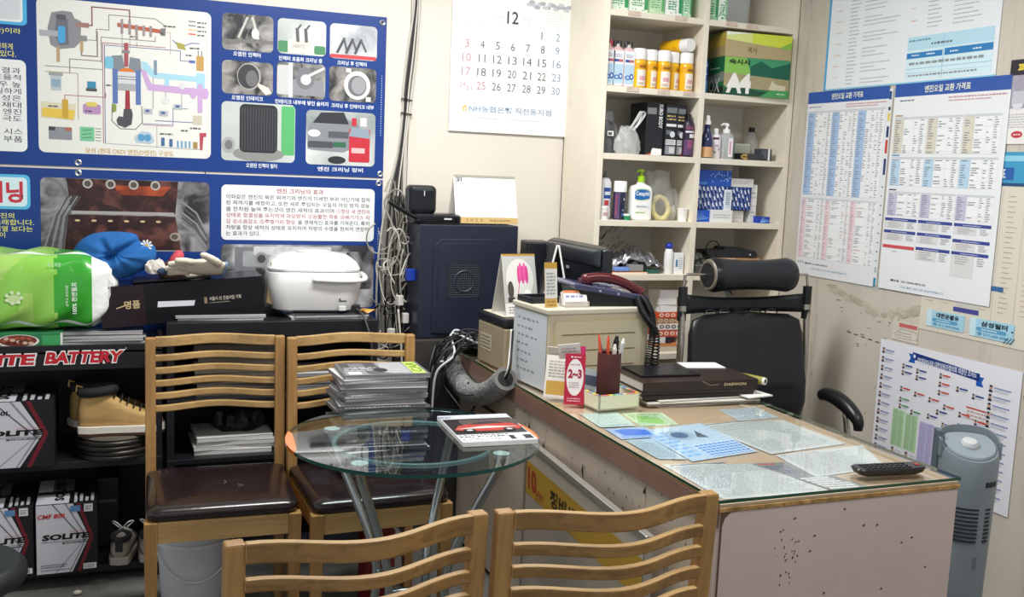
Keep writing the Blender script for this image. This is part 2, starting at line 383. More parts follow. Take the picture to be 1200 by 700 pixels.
# intake and exhaust
C1, C2 = '#a6d3e3', '#c8a6d3'
dpoly([(542,225),(565,225),(600,265),(800,270),(800,292),(590,288),(550,255)], C1, 3); dr(765,255,800,320,C1,4,.006); dr(636,280,655,315,C1,4); dr(594,215,606,275,'#7b93a8',4)
dpoly([(540,255),(560,260),(585,312),(800,320),(800,348),(570,338)], C2, 3); dr(770,300,790,418,C2,4); p.ell(dx(752), dz(338), .012, .02, C2, 5); p.ell(dx(802), dz(338), .012, .02, C2, 5)
dr(765,185,795,245,'#c59a5a',4,.003); dl([(772,165),(772,190)], '#666', .003); dl([(786,165),(786,190)], '#666', .003); p.ell(dx(707), dz(312), .011, .013, '#d8d8dc', 5)
p.ell(dx(640), dz(377), .014, .012, '#dcdcdc', 4); dpoly([(682,135),(715,142),(722,165),(690,160)], '#a9a24a', 4); dr(735,205,760,216,'#5a70b0',4)
for a, b in ((570,425),(632,430),(690,400)): dr(a-18,b-12,a+18,b+10,'#b9bcc2',4); dr(a-10,b-8,a+6,b+2,'#4a6a9a',5)
dr(750,430,788,468,'#c9c4b0',3,.002); dpoly([(515,530),(545,505),(580,510),(596,545),(580,556),(520,552)], '#b4c7d4', 4); p.ell(dx(543), dz(532), .012, .013, '#5a9ac4', 5); p.ell(dx(568), dz(532), .012, .013, '#5a9ac4', 5)
dr(622,528,636,562,'#4a6a9a',4,.002); dr(655,532,668,564,'#4a6a9a',4,.002)
for k in range(4): dr(686+16*k,538,693+16*k,566,'#6aa0c4',4,.001)
dr(752,540,770,568,'#a9884a',4); dpoly([(778,502),(806,500),(806,516),(794,518),(790,572),(780,572)], '#b5465a', 4)
for k, c in enumerate(('#8a8a8a','#8a8a8a','#e2c48a','#d9603a')):
    dr(732,45+17*k,762,50+17*k,c,3,0); p.scribble(dx(768), dz(56+17*k), dx(806), dz(44+17*k), 1, '#555', 3, k)
for x, y, w in ((660,75,55),(512,128,20),(735,185,25),(760,155,45),(420,328,24),(208,424,40),(340,436,26),(632,512,30),(660,512,24),(765,483,50),(718,495,30)):
    p.scribble(dx(x-w/2), dz(y+6), dx(x+w/2), dz(y-6), 1, '#555', 6, x)
p.text('보쉬 (현대 CRDI 엔진(D엔진) 구성도', dx(325), dz(608), dx(672), dz(582), '#c9a65c', 3, .01)
# photographs 3 x 2 plus two large
def ph(x0, z0, x1, z1, mat, r=.018): p.rect(x0, z0, x1, z1, mat, 1, r)
G1 = photo_mat(1, '#22242a', '#b9b7b2', 22, 3); G2 = photo_mat(2, '#8f9896', '#d5dad8', 8, .6); G3 = photo_mat(3, '#9aa0a6', '#e1e4e6', 14, 1.5); G4 = photo_mat(4, '#2a2a2c', '#a9a5a0', 26, 2)
ph(.38,1.85,.566,1.983,G1); p.line([(.39,1.882),(.56,1.888)], .012, '#77736e', 2); p.line([(.44,1.90),(.47,1.97)], .008, '#c4c2bd', 2); p.line([(.51,1.90),(.49,1.97)], .01, '#c4c2bd', 2); p.ell(.5,1.915,.014,.02,'#d8d8d4',2)
ph(.582,1.852,.765,1.982,G2); p.rect(.584,1.858,.625,1.9,'#4a8a5c',2,.008); p.rect(.72,1.858,.763,1.89,'#4a8a5c',2,.008); p.rect(.62,1.86,.71,1.905,'#ddd9cc',3); p.text('HEXTC',.64,1.877,.685,1.889,'#666',4)
for k in (0,.032): p.line([(.658+k,1.905),(.655+k,1.945)], .012, '#5a5a5c', 4); p.line([(.655+k,1.945),(.668+k,1.962)], .007, '#5a5a5c', 4)
ph(.78,1.85,.965,1.981,G3); p.rect(.782,1.852,.963,1.866,'#c8434a',2,.005)
for k in range(3): p.line([(.81+k*.035,1.875),(.835+k*.033,1.925)], .01, '#4b4b50', 3); p.line([(.835+k*.033,1.925),(.845+k*.038,1.885)], .008, '#5b5b60', 3)
ph(.38,1.69,.566,1.812,G4); p.ell(.478,1.757,.044,.05,'#a8a6a4',2); p.ell(.476,1.757,.039,.045,'#3a3a3e',3); p.ell(.488,1.75,.022,.03,'#6d6b70',4); p.poly([(.51,1.735),(.55,1.72),(.562,1.70),(.54,1.692),(.512,1.72)], '#dcd9cf', 5)
ph(.58,1.688,.765,1.821,G1); p.rect(.582,1.70,.64,1.81,'#c9c9c8',2,.01); p.rect(.625,1.69,.64,1.82,'#e3e3e2',3); p.rect(.64,1.70,.76,1.76,'#8d8f94',2,.006); p.ell(.688,1.765,.036,.042,'#77797e',3); p.ell(.69,1.76,.02,.02,'#cfd0d2',4); p.line([(.70,1.775),(.755,1.805)], .01, '#d8d8d8', 4)
ph(.78,1.688,.965,1.82,G4); p.ell(.89,1.752,.052,.055,'#e2e2e0',2); p.rect(.845,1.80,.865,1.815,'#dcdcda',2); p.rect(.925,1.692,.945,1.71,'#dcdcda',2); p.ell(.89,1.75,.037,.04,'#6f7176',3); p.ell(.895,1.752,.028,.033,'#9a9ca0',4)
ph(.379,1.442,.652,1.661,M('#c3cbc7',.4,var=.1,scale=6)); p.rect(.60,1.47,.65,1.655,'#58b26e',2,.004); p.ell(.515,1.47,.095,.028,'#8d8d8b',3); p.rect(.445,1.475,.585,1.655,'#26272b',4,.02)
for k in range(13): p.rect(.452+k*.0102,1.482,.4565+k*.0102,1.645,'#43454a',5)
p.ell(.405,1.50,.024,.03,'#a9aaa8',3); p.ell(.405,1.50,.014,.018,'#76787a',4)
ph(.694,1.44,.966,1.648,G2); p.poly([(.70,1.50),(.70,1.585),(.73,1.62),(.83,1.63),(.90,1.60),(.90,1.52),(.84,1.49),(.72,1.495)], '#868a90', 2); p.poly([(.72,1.60),(.75,1.64),(.84,1.645),(.86,1.6)], '#2e3138', 3); p.rect(.78,1.545,.86,1.57,'#55585e',3); p.rect(.80,1.51,.85,1.53,'#2f6a4c',4); p.ell(.725,1.56,.024,.014,'#e6e6e6',4); p.rect(.70,1.505,.80,1.53,'#4c4e54',3,.008)
p.rect(.862,1.455,.945,1.585,'#c22b3c',4,.006); p.poly([(.862,1.555),(.87,1.59),(.94,1.583),(.945,1.548)], '#8d9cab', 5); p.rect(.872,1.595,.89,1.625,'#c22b3c',5); p.rect(.905,1.595,.93,1.628,'#e8e0de',5); p.rect(.872,1.49,.925,1.51,'#e8b8b8',5); p.ell(.815,1.46,.035,.015,'#2b2f33',3)
for t, x0, x1, z in (('오염된 인젝터',.42,.52,1.829),('인젝터 초음파 크리닝 중',.587,.752,1.826),('크리닝 후 인젝터',.81,.925,1.826),('오염된 인테이크',.415,.53,1.668),('인테이크 내부에 쌓인 슬러지',.575,.778,1.664),('크리닝 후 인테이크 내부',.79,.958,1.662),('오염된 인젝터 필터',.47,.585,1.418),('엔진 크리닝 장비',.74,.92,1.415)):
    p.text(t, x0, z, x1, z+.017, '#eef2f6', 1, .015)
p.scribble(.986, 1.56, .99, 1.80, 26, '#9fb4d8', 1, 3)
p.obj('print', ub)
for x, z in ((1.03-.045, 2.0), (.99, 1.412), (-.115, 1.412), (-.6, 1.412)): grommet(ub, x-UBx, z-UBz)

# ---- lower banner
lb = thing('vinyl_banner', 'lower blue vinyl banner with engine photo and white text panel', 'banner', (-.75, 3.938, .80))
MB().box(0, -.0015, 0, 1.752, .0015, .588).obj('vinyl_sheet', bl, lb)
p = PB(FR(.75, -.0016, -.80))
p.rect(-.72,1.24,-.272,1.362,'#5bbbe8',1,.018); p.rect(-.71,1.25,-.282,1.352,'#d7ecf6',2,.014); p.text('엔진 크리닝', -.63, 1.262, -.295, 1.338, '#c8344a', 3, .035)
for t, z, a in (('청소하지 않으면 엔진의', 1.207, -.325), ('심각한 고장을 초래합니다.', 1.184, -.262), ('일반 윤활유게열 보다는', 1.161, -.266), ('청정성이', 1.139, -.355)):
    p.text(t, a-.026*len(t)*.8, z, a, z+.02, Y, 1, .01)
E0 = photo_mat(11, '#2c2a2e', '#a09ea2', 20, 3)
p.rect(-.24,1.095,.337,1.356,E0,1,.02)
E1 = photo_mat(12, '#2a1616', '#6b4038', 30, 2, '#3a2020')
p.poly([(-.155,1.355),(.225,1.355),(.215,1.235),(-.14,1.235)], E1, 2); p.poly([(-.15,1.225),(.215,1.225),(.235,1.10),(-.165,1.10)], E1, 2); p.rect(-.14,1.228,.21,1.240,'#a9a3a0',3)
p.poly([(.0,1.335),(.20,1.335),(.17,1.30),(.02,1.30)], photo_mat(13,'#5a2018','#b4502c',25,2), 3)
for x in (-.085,-.008,.07,.145): p.ell(x,1.338,.017,.017,'#b5b1ac',4); p.ell(x,1.338,.011,.011,'#57504c',5)
for k in range(6): p.ell(-.12+k*.055,1.205,.009,.004,'#d6b88e',4)
p.ell(.215,1.15,.02,.016,'#a39c90',4); p.ell(.212,1.15,.012,.01,'#5c5248',5)
for k in range(6): p.line([(-.23+k*.012,1.10),(-.195+k*.008,1.22),(-.16+k*.01,1.29)], .005, ('#8e8d92','#4e4d52')[k%2], 3)
for k in range(5): p.line([(.24,1.28-.02*k),(.29,1.24-.02*k),(.325,1.17-.014*k)], .006, ('#8e8d92','#55545a')[k%2], 3)
p.rect(.38,1.142,.97,1.351,WH,1,.018)
p.text('엔진 크리닝의 효과', .585, 1.323, .765, 1.342, '#a32b3f', 2, .012)
lines = [[('이와같은 엔진의 묵은 찌꺼기와 엔진의 미세한 부위 어딘가에 집적',0)],[('된 찌꺼기를 세정하고, 또한 새로 주입되는 오일의 마모 방지 성능',0)],
 [('을 한차원 높여 주는것이 엔진 세척의 효과이며',0,.745),('①항상 새 엔진의',1,1)],[('상태로 청결성을 유지하여 마모방지 ②원활한 작동 ③배기가스 저',1)],
 [('감 ④소음감소 ⑤주행거리 향상',1,.475),('을 경제적인 효과를 가져온다. 특히',0,1)],[('차량을 항상 새차의 상태로 유지하여 차량의 수명을 현저히 연장하',0)],[('는 효과가 있다.',0,.235)]]
for k, ln in enumerate(lines):
    x = .397; z = 1.298-k*.0233; W = .557
    for it in ln:
        e = .397+W*(it[2] if len(it) > 2 else 1); p.text(it[0], x, z, e-.004, z+.0175, ('#30323a','#a83a4c')[it[1]], 2, .006); x = e+.006
E2 = photo_mat(14, '#3a3b3f', '#c3c4c6', 16, 2.5)
p.rect(.38,.876,.973,1.125,E2,1,.018); p.rect(.43,.90,.50,1.115,'#7f8186',2); p.rect(.46,1.04,.90,1.10,M('#a9acaf',.4,var=.12,scale=30),2,.01); p.ell(.53,1.07,.026,.026,'#9a9a9c',3); p.ell(.53,1.07,.016,.016,'#4a4a4e',4)
p.rect(.50,1.085,.80,1.118,M('#d0d2d6',.4,var=.2,scale=40),2,.006); p.rect(.86,.95,.965,1.10,E0,2,.01)
p.scribble(.986, .93, .99, 1.2, 26, '#9fb4d8', 1, 5)
p.obj('print', lb)
for x, z in ((.985, 1.375), (.985, .82), (-.115, 1.375)): grommet(lb, x+.75, z-.80)

# ================================================================== WALL CALENDAR
cal = thing('wall_calendar', 'large white December wall calendar hanging beside the cables', 'calendar', (1.268, 3.936, 1.598), rot=(0, 0, R(-.3)))
MB().box(0, -.006, 0, .523, 0, .72).obj('page_pad', M('#f4f4f2', .6), cal, bevel=.001)
p = PB(FR(0, -.0062, 0)); p.rect(.001,.001,.522,.719,'#f4f4f2',0); Kc, Rc, Bc = '#5f636c', '#c08a95', '#7f98b4'
p.text('12', .235, .445, .285, .495, '#3a3d44', 1, .01); p.text('2023', .18, .465, .215, .475, '#b9bcc0', 1); p.text('계묘년', .305, .465, .338, .474, '#b9bcc0', 1)
rows = [[(5,'1'),(6,'2')]]; d = 3
for w in range(4):
    rows.append([(k, str(d+k)) for k in range(7)]); d += 7
for r_, row in enumerate(rows):
    for k, t in row:
        if t == '24':
            p.text('24', .04, .181, .064, .199, Rc, 1); p.text('31', .068, .168, .092, .186, Rc, 1); continue
        x = .066+k*.0665; z = .392-r_*.055; w = (.018 if len(t) == 1 else .038)*(.75 if t == '11' else 1)
        p.text(t, x-w/2, z, x+w/2, z+.032, Rc if (k == 0 or t == '25') else Bc if k == 6 else Kc, 1, 0)
for k in range(7): p.ell(.066+k*.0665, .44, .003, .002, '#b9bcc0', 1)
for gx in (.045, .41):
    for i in range(7):
        for j in range(5): p.rect(gx+i*.011, .46+j*.011, gx+i*.011+.006, .463+j*.011, '#cfd2d6', 1)
for k in range(16): p.ell(.33+.012*k, .53+.01*math.sin(k*1.7), .014, .008, ('#c7ccd2','#aeb4bc')[k % 2], 1, 10)
p.text('NH농협은행 직전동지점', .083, .082, .45, .108, '#8aa3bd', 1, .02); p.ell(.066,.094,.01,.012,'#e5b84a',1); p.ell(.066,.092,.005,.006,'#f4f4f2',2)
p.scribble(.09, .052, .21, .064, 1, '#c5cdd6', 1, 2); p.scribble(.26, .052, .42, .064, 1, '#c5cdd6', 1, 3)
p.obj('print', cal)
# ================================================================== SHELF UNIT (built against the back wall)
cream = M('#ece4d2', .55, var=.05, scale=5, dirt=('#cdbfa4', 9, .6, .4, (1,1,1)))
su = thing('shelving_unit', 'tall cream painted pigeonhole shelving unit against the back wall', 'shelves', (1.785, 3.6, 0))
def sb(name, x0, z0, x1, z1, y0=0, y1=.34, m=cream): return MB().box(x0, y0, z0, x1, y1, z1).obj(name, m, su, bevel=.0012)
for x in (0, .449, .887): sb('upright', x, 0, x+.023, 2.55)
TOPS = [2.09, 1.797, 1.533, 1.267, 1.046, .713, .38]
for z in TOPS:
    for a, b in ((.023, .449), (.472, .887)): sb('shelf_board', a, z-.024, b, z, .002)
MB().box(0, .332, 0, .91, .34, 2.55).obj('back_panel', M('#e7e3da', .6, var=.05, scale=4), su)
sb('shelf_board', .023, 2.526, .887, 2.55)
# adhesive tape remains on the shelf edges
for x, z in ((.10,2.09),(.31,2.09),(.55,2.09),(.65,2.09),(.11,1.797),(.25,1.797),(.37,1.797)):
    MB().box(x, -.0006, z-.018, x+.055, .02, z+.0008).obj('tape_scrap', M('#d8c6b6', .5, var=.2, scale=40), su)
# pen marks scrawled on the back board of the fifth cell
pm = MB(); rd = random.Random(8)
for k in range(70):
    x = .04+.3*rd.random(); z = 1.06+.16*rd.random(); a = .75+.25*rd.random()
    if x > .2 and z < 1.13: continue
    w = .012+.03*rd.random(); pm.cbox((x, .3312, z), (w, .001, .0022), (0, -a, 0))
pm.obj('pen_marks', M('#57534c', .7), su)

SX, SY = 1.785, 3.6
def lathe_obj(name, prof, mat, par=None, n=24, T=None, c=(0,0,0), sy=1, smooth='auto'): return MB().lathe(prof, n, c, T, sy=sy).obj(name, mat, par, smooth=smooth)
def wrap(par, r, z0, z1, spec, a0=-60, a1=60, name='label', sy=1, off=.0004):
    """flat label print bent round a bottle or can: spec = list of (u0,v0,u1,v1,colour) in 0..1"""
    pb = MB(); mats = []
    for i, (u0, v0, u1, v1, c) in enumerate(spec):
        m = c if isinstance(c, bpy.types.Material) else M(c, .4)
        if m not in mats: mats.append(m)
        pb.cur = mats.index(m); rr = r+off*(i+1); n = max(1, int(10*(u1-u0)))
        vs = []; fs = []
        for k in range(n+1):
            a = R(-90+a0+(a1-a0)*(u0+(u1-u0)*k/n))
            for v in (v0, v1): vs.append((rr*math.cos(a), sy*rr*math.sin(a), z0+(z1-z0)*v))
        fs = [(2*k, 2*k+2, 2*k+3, 2*k+1) for k in range(n)]
        pb.add(vs, fs)
    return pb.obj(name, mats, par, fix=False)
def wraptext(par, t, r, z0, z1, u0, u1, col, a0=-60, a1=60, name='lettering', off=.003, sy=1, bold=0):
    vs, fs = glyphs(t, bold); ax, bx = min(v[0] for v in vs), max(v[0] for v in vs); ay, by = min(v[1] for v in vs), max(v[1] for v in vs)
    out = []
    for x, y in vs:
        u = u0+(u1-u0)*(x-ax)/(bx-ax); a = R(-90+a0+(a1-a0)*u); out.append(((r+off)*math.cos(a), sy*(r+off)*math.sin(a), z0+(z1-z0)*(y-ay)/(by-ay)))
    return MB().add(out, fs).obj(name, M(col, .4), par, fix=False)

# --- top cell: green and white cartons
def carton(x0, w, dpt, h, z, y0, cols, lab, cat, group=None, seed=0, name='tea_carton'):
    t = thing(name, lab, cat, (SX+x0, SY+y0, z), 0, group)
    MB().box(0, 0, 0, w, dpt, h).obj('carton_box', M(cols[0], .45), t, bevel=.001)
    p = PB(FR(0, 0, 0)); rd = random.Random(seed)
    p.rect(w*.08, h*.02, w*.92, h*.5, cols[1], 1)
    for k in range(26): p.ell(w*(.1+.8*rd.random()), h*.45*rd.random()+.01, .004, .003, cols[2], 2, 8)
    p.rect(w*.78, h*.06, w*.97, h*.4, cols[3], 3, .004); p.scribble(w*.15, h*.1, w*.7, h*.3, 5, cols[3], 3, seed)
    p.obj('printed_label', t); return t
for k, (x, w) in enumerate(((.03,.085),(.118,.085),(.206,.072),(.281,.078),(.362,.04))):
    c = [('#cfe5cd','#e3efe0','#79b98a','#3f9a62'),('#dce9d6','#eef4ea','#8cc298','#47a060'),('#a6d3a0','#bfe0b6','#e6f2e0','#6ab476'),('#eef2f0','#f4f7f5','#8fc4a0','#2f9a5c'),('#8ccf9c','#b9e2c0','#eef6ee','#4aa868')][k]
    carton(x, w, .2, .24, 2.09, .03, c, ['pale green flowered carton at the left end of the top shelf','second pale green carton from the left on the top shelf','plain mint green carton third on the top shelf','white carton with a dark green leaf on the top shelf','narrow green carton nearest the middle upright, top shelf'][k], 'carton', 'cartons on the top shelf', k)
carton(.476, .05, .2, .24, 2.09, .03, ('#79c08c','#a9dcb4','#f0f6ee','#3f9a62'), 'green leaf carton right of the middle upright on the top shelf', 'carton', 'cartons on the top shelf', 9)
carton(.53, .042, .2, .235, 2.09, .03, ('#dfeee0','#eaf4ea','#58a86c','#8cc298'), 'white speckled green carton on the top shelf of the right column', 'carton', 'cartons on the top shelf', 10)
place(MB().box(-.13, -.003, 0, .13, .003, .24).obj('board', M('#dfe7ec', .4)), 'pale blue board leaning at the back of the top right cell', 'board', (SX+.72, SY+.30, 2.09), 0, None, (R(4), 0, 0))

# --- second row, left: three squeeze bottles, six spray cans, one lying can
def squeeze(x, lab, cap):
    t = thing('additive_bottle', lab, 'bottle', (SX+x, SY+.055, 1.797), 0, 'additive bottles')
    MB().rings([[Vector((a, b, z)) for a, b in rrect(-w, -d, w, d, .009)] for z, w, d in ((0,.022,.016),(.004,.024,.018),(.145,.024,.018),(.152,.018,.014),(.156,.012,.012))]).obj('bottle_body', M('#dfb9b9', .35), t, smooth='auto')
    lathe_obj('cap', [(.011,.156),(.011,.166),(.005,.17)], M('#c9c3bc', .4), t)
    for s in (-.010, .010): lathe_obj('nozzle', [(.0085,.160),(.0085,.176),(.006,.182)], M(cap, .4), t, 12, c=(s, 0, 0))
    p = PB(FR(0, -.018, 0)); p.rect(-.0225,.006,.0225,.142,'#e9edf2',1,.004); p.rect(-.019,.098,.019,.108,'#2a4f9a',2); p.rect(-.002,.098,.019,.108,'#c06a76',3)
    p.rect(-.021,.012,.021,.088,'#b7d3e8',2,.003); p.ell(-.006,.038,.012,.009,'#2a5fae',3); p.ell(-.006,.038,.007,.005,'#b7d3e8',4); p.ell(.011,.042,.009,.012,'#2a5fae',3); p.ell(.011,.042,.004,.006,'#dfeaf4',4); p.scribble(-.016,.115,.018,.13,2,'#8a8f9a',2,3)
    p.obj('printed_label', t)
squeeze(.048, 'additive bottle with a red cap, leftmost in the row', '#c23b46'); squeeze(.088, 'additive bottle with black twin nozzles, middle of the three', '#2b2d33'); squeeze(.137, 'additive bottle with black twin nozzles beside the yellow cans', '#2b2d33')
def spray(x, y, lab, lie=False):
    t = thing('spray_can', lab, 'can', (SX+x, SY+y, 1.797), 0, 'yellow spray cans')
    lathe_obj('can_body', [(.026,0),(.0282,.003),(.0282,.105),(.025,.113)], M('#f0b915', .3, coat=.3), t, 28)
    lathe_obj('cap', [(.0245,.113),(.0275,.114),(.0270,.152),(.0255,.157)], M('#f2f2f0', .35), t, 28)
    wrap(t, .0282, .004, .105, [(0,.72,1,.95,'#e0a512'),(.35,.76,.8,.86,'#9b5f12'),(.25,.05,.80,.68,'#efe8dc'),(.36,.28,.72,.44,'#d8a8ae'),(.3,.1,.62,.2,'#c9b9a6')], -75, 75)
    return t
spray(.187,.05,'yellow spray can with white cap directly beside the additive bottles')
for i, x in enumerate((.243,.298,.352,.406)):
    dup(bpy.context.scene.collection.objects['spray_can'], (SX+x, SY+(.06,.045,.07,.05)[i], 1.797), R((20,-10,30,5)[i]), ('second yellow spray can from the left of the row','third yellow spray can, its picture label turned forward','fourth yellow spray can, set slightly back in the row','yellow spray can at the right end of the standing row')[i])
c = dup(sc.collection.objects['spray_can'], (SX+.315, SY+.11, 1.955+.026), 0, 'yellow spray can lying on its side on top of the others'); c.rotation_euler = (R(90), 0, R(14)); c.location = (SX+.365, SY+.17, 1.955+.0285)
spray(.30,.125,'yellow spray can in the back row under the lying can'); spray(.355,.13,'yellow spray can in the back row nearest the middle upright')

# --- second row, right: blue carton and copy paper box
t = thing('blue_carton', 'narrow blue carton squeezed left of the green paper box', 'carton', (SX+.476, SY+.03, 1.797))
MB().box(0,0,0,.022,.16,.132).obj('carton_box', M('#1f4fb0', .4), t, bevel=.001)
p = PB(FR(0,0,0)); p.rect(.002,.005,.02,.05,'#4a9be0',1); p.rect(.004,.11,.018,.116,'#dce8f6',1); p.rect(.003,.075,.019,.085,'#7fb2ea',1); p.obj('printed_label', t)
t = thing('paper_box', 'green and tan copy paper box marked A4 filling the cell', 'box', (SX+.562, SY+.008, 1.797), R(-5))
MB().box(0,0,0,.306,.19,.205).obj('box_body', M('#9fc95a', .5), t, bevel=.002)
MB().box(-.002,-.002,.155,.308,.192,.255).obj('box_lid', M('#b9a878', .5), t, bevel=.002)
p = PB(FR(0,0,0)); p.rect(0,0,.306,.155,'#8cc25a',1); p.poly([(0,0),(.306,0),(.306,.05),(.2,.035),(.1,.06),(0,.05)], '#2f7a4c', 2); p.poly([(.10,.155),(.306,.155),(.306,.05),(.23,.08),(.16,.09),(.12,.10)], '#3f9a6c', 2)
p.poly([(.12,.12),(.17,.145),(.22,.12),(.306,.145),(.306,.065),(.12,.065)], '#17614c', 3)
p.poly([(0,.09),(.306,.075),(.306,.025),(0,.035)], M('#ab9f78',.5,var=.1,scale=20), 4); p.poly([(0,0),(.306,0),(.306,.028),(.19,.02),(.1,.03),(0,.025)], '#1c4f3a', 4); p.poly([(.17,0),(.22,.028),(.306,.03),(.306,0)], '#4aa05c', 5); p.poly([(.21,.03),(.225,.07),(.24,.055),(.265,.052),(.29,.05),(.29,.03)], '#d6cfb2', 6)
p.text('A4', .012, .008, .125, .09, '#f4f2ea', 7, .04); p.text('A4', .012, .03, .125, .09, '#f4f2ea', 6, .04); p.text('숙시시', .02, .125, .115, .147, '#14261c', 6, .03); p.scribble(.25,.01,.295,.02,1,'#cfe6cf',7,1)
p.obj('printed_front', t)
p = PB(FR(0,-.002,0)); p.poly([(0,.155),(.306,.155),(.306,.20),(0,.225)], '#b7a57c', 1); p.poly([(0,.225),(.306,.198),(.306,.255),(0,.255)], '#dbe38a', 2); p.poly([(0,.24),(.12,.255),(0,.255)], '#f0f2e0', 3); p.poly([(.2,.207),(.306,.198),(.306,.235),(.25,.225)], '#8cc04a', 3); p.poly([(.12,.214),(.25,.205),(.306,.23),(.306,.255),(.12,.255)], '#d6e04a', 3); p.text('복사', .10, .175, .145, .20, '#6d5c2a', 4)
p.obj('printed_front', t)
p = PB(FL(-.0022,.19,0)); p.rect(.0,.157,.19,.255,'#b9a24a',1); p.poly([(0,.255),(0,.2),(.1,.24),(.2,.255)],'#7f8a4a',2); p.poly([(0,.157),(.19,.157),(.19,.2),(0,.18)],'#a5946c',2); p.obj('printed_side', t)
p = PB(FL(0,.19,0)); p.rect(0,0,.19,.155,'#1f6a44',1); p.poly([(0,.04),(.19,.055),(.19,.095),(0,.075)],'#7f8a80',2); p.rect(0,0,.19,.035,'#20302c',2); p.text('BOX',.03,.01,.16,.07,'#c9cdc6',3,.02); p.scribble(.07,.105,.15,.115,1,'#d6e6d6',3); p.obj('printed_side', t)

# --- third row, left: bags, four black boxes, dark bottle
def crumple(name, mat, prof, lab, cat, loc, seed, n=44, m=14, wob=.25, parent=None, rz=0, sy=.7, rim=None):
    """a soft bag: profile radii with sharp folds"""
    rd = random.Random(seed); fold = [(rd.randint(2,4), rd.random()*6, rd.uniform(-2,2)) for _ in range(2)]+[(rd.randint(5,9), rd.random()*6, rd.uniform(-4,4)) for _ in range(3)]; rs = []
    K = 4*(len(prof)-1)
    for j in range(K+1):
        f = j/4; k = min(int(f), len(prof)-2); g = f-k; r = prof[k][0]*(1-g)+prof[k+1][0]*g; z = prof[k][1]*(1-g)+prof[k+1][1]*g
        ring = []
        for i in range(n):
            a = 2*math.pi*i/n; w = 1.05
            for q_, (c_, p_, t_) in enumerate(fold): w += wob*(.42 if q_ < 2 else .24)*(1-2*abs(math.sin(c_*a/2+p_+t_*j/K)))
            w += wob*.12*rd.uniform(-1,1)
            ring.append(Vector((r*w*math.cos(a), sy*r*w*math.sin(a), z+(.005*math.sin(4*a+seed+j)+.002*rd.uniform(-1,1))*(j > 1)*(j < K+1))))
        rs.append(ring)
    o = MB().rings(rs).obj(name, mat, parent, smooth='auto')
    if lab: place(o, lab, cat, loc, rz)
    return o
clearf = film('#d9dde0', .17, .12)
t = thing('parts_bag', 'clear plastic bag of dark parts slumped at the left of the third shelf', 'bag', (SX+.085, SY+.11, 1.533))
crumple('contents', M('#2f333c', .4, var=.4, scale=60), [(.05,0),(.056,.03),(.046,.08),(.03,.13)], None, None, None, 3, parent=t)
crumple('plastic_film', clearf, [(.058,.001),(.066,.04),(.052,.09),(.035,.13),(.03,.17)], None, None, None, 4, parent=t)
p = PB(FR(-.02,-.052,.07)); p.rect(0,0,.028,.02,'#eef0f0',1); p.rect(.005,.004,.02,.014,'#444',2); p.obj('sticker', t)
t = thing('carrier_bag', 'white translucent carrier bag with tied handles on the third shelf', 'bag', (SX+.155, SY+.05, 1.533))
crumple('bag_body', film('#eceeec', .34, .25), [(.048,.0),(.056,.02),(.052,.05),(.038,.085),(.028,.11)], None, None, None, 7, parent=t)
for s in (0, .016): MB().tube(spline([(.005,0,.10),(.03+s*.4,0,.14),(.047+s*.5,-.005,.172),(.055+s,0,.165),(.045+s*.3,0,.13),(.02,0,.095)],5), .007, 8, flat=.35).obj('handle', film('#eef0ee', .6, .3), t, smooth=True)
def blackbox(x, w, y, h, lab, seed):
    t = thing('parts_carton', lab, 'box', (SX+x, SY+y, 1.533), 0, 'black printed cartons')
    MB().box(0,0,0,w,.14,h).obj('carton_box', M('#1d1f25', .35), t, bevel=.0012)
    p = PB(FR(0,0,0)); rd = random.Random(seed); p.rect(.001,.001,w-.001,h-.001,M('#1d1f25', .35),1)
    if seed == 0:
        p.text('EURO BODY', w*.70, h*.52, w*.92, h*.97, '#e6e8ea', 1, .03, rot=-90); p.rect(w*.05,h*.78,w*.55,h*.9,'#7d7f80',1); p.poly([(w*.3,.002),(w*.95,.002),(w*.95,.028),(w*.42,.03)],'#f0f0ee',1); p.poly([(0,.002),(w*.3,.002),(w*.42,.012)],'#c8602c',1)
    else:
        p.rect(w*.08,h*.83,w*.92,h*.93,'#73777a',1); p.scribble(w*.1,h*.68,w*.9,h*.8,2,'#c9ad76',1,seed); p.rect(w*.08,h*.57,w*.92,h*.62,'#e6e8ea',1)
        p.ell(w*.62,h*.42,.012,.013,'#d7dbe0',2); p.rect(w*.1,h*.42,w*.5,h*.5,'#6a6e76',1); p.rect(w*.08,h*.22,w*.92,h*.32,'#dde0e2',1); p.scribble(w*.1,h*.235,w*.9,h*.31,2,'#777',2,seed); p.rect(w*.08,h*.04,w*.92,h*.2,'#8a8d92',1); p.rect(w*.4,h*.06,w*.85,h*.18,'#c6c8ca',2)
        if seed == 2: p.poly([(w*.6,.002),(w,.002),(w,.02),(w*.6,.016)],'#d2452c',3)
    p.obj('printed_front', t)
blackbox(.235,.082,.05,.214,'black carton with vertical white lettering behind the carrier bag',0); blackbox(.319,.056,.04,.212,'black carton with tan photo strip, second from the left',1); blackbox(.377,.04,.045,.210,'narrow black carton with an orange corner',2)
blackbox(.402,.044,.09,.214,'black carton standing behind the dark bottle',3)
t = thing('dark_bottle', 'dark purple printed bottle in front of the last black carton', 'bottle', (SX+.425, SY+.035, 1.533))
lathe_obj('bottle_body', [(.021,0),(.023,.004),(.023,.135),(.018,.148),(.011,.155)], M('#2c2236', .3), t); lathe_obj('cap', [(.011,.155),(.011,.172),(.008,.175)], M('#1c1c20',.35), t, 16)
wrap(t,.023,.006,.135,[(0,.02,1,.5,'#5a3a66'),(.3,.22,.7,.5,'#8f4a70'),(.1,.72,.9,.78,'#dcd6dc'),(.4,.56,1,.68,'#e2dfe4'),(.1,.82,.8,.92,'#7a4560')],-70,70)

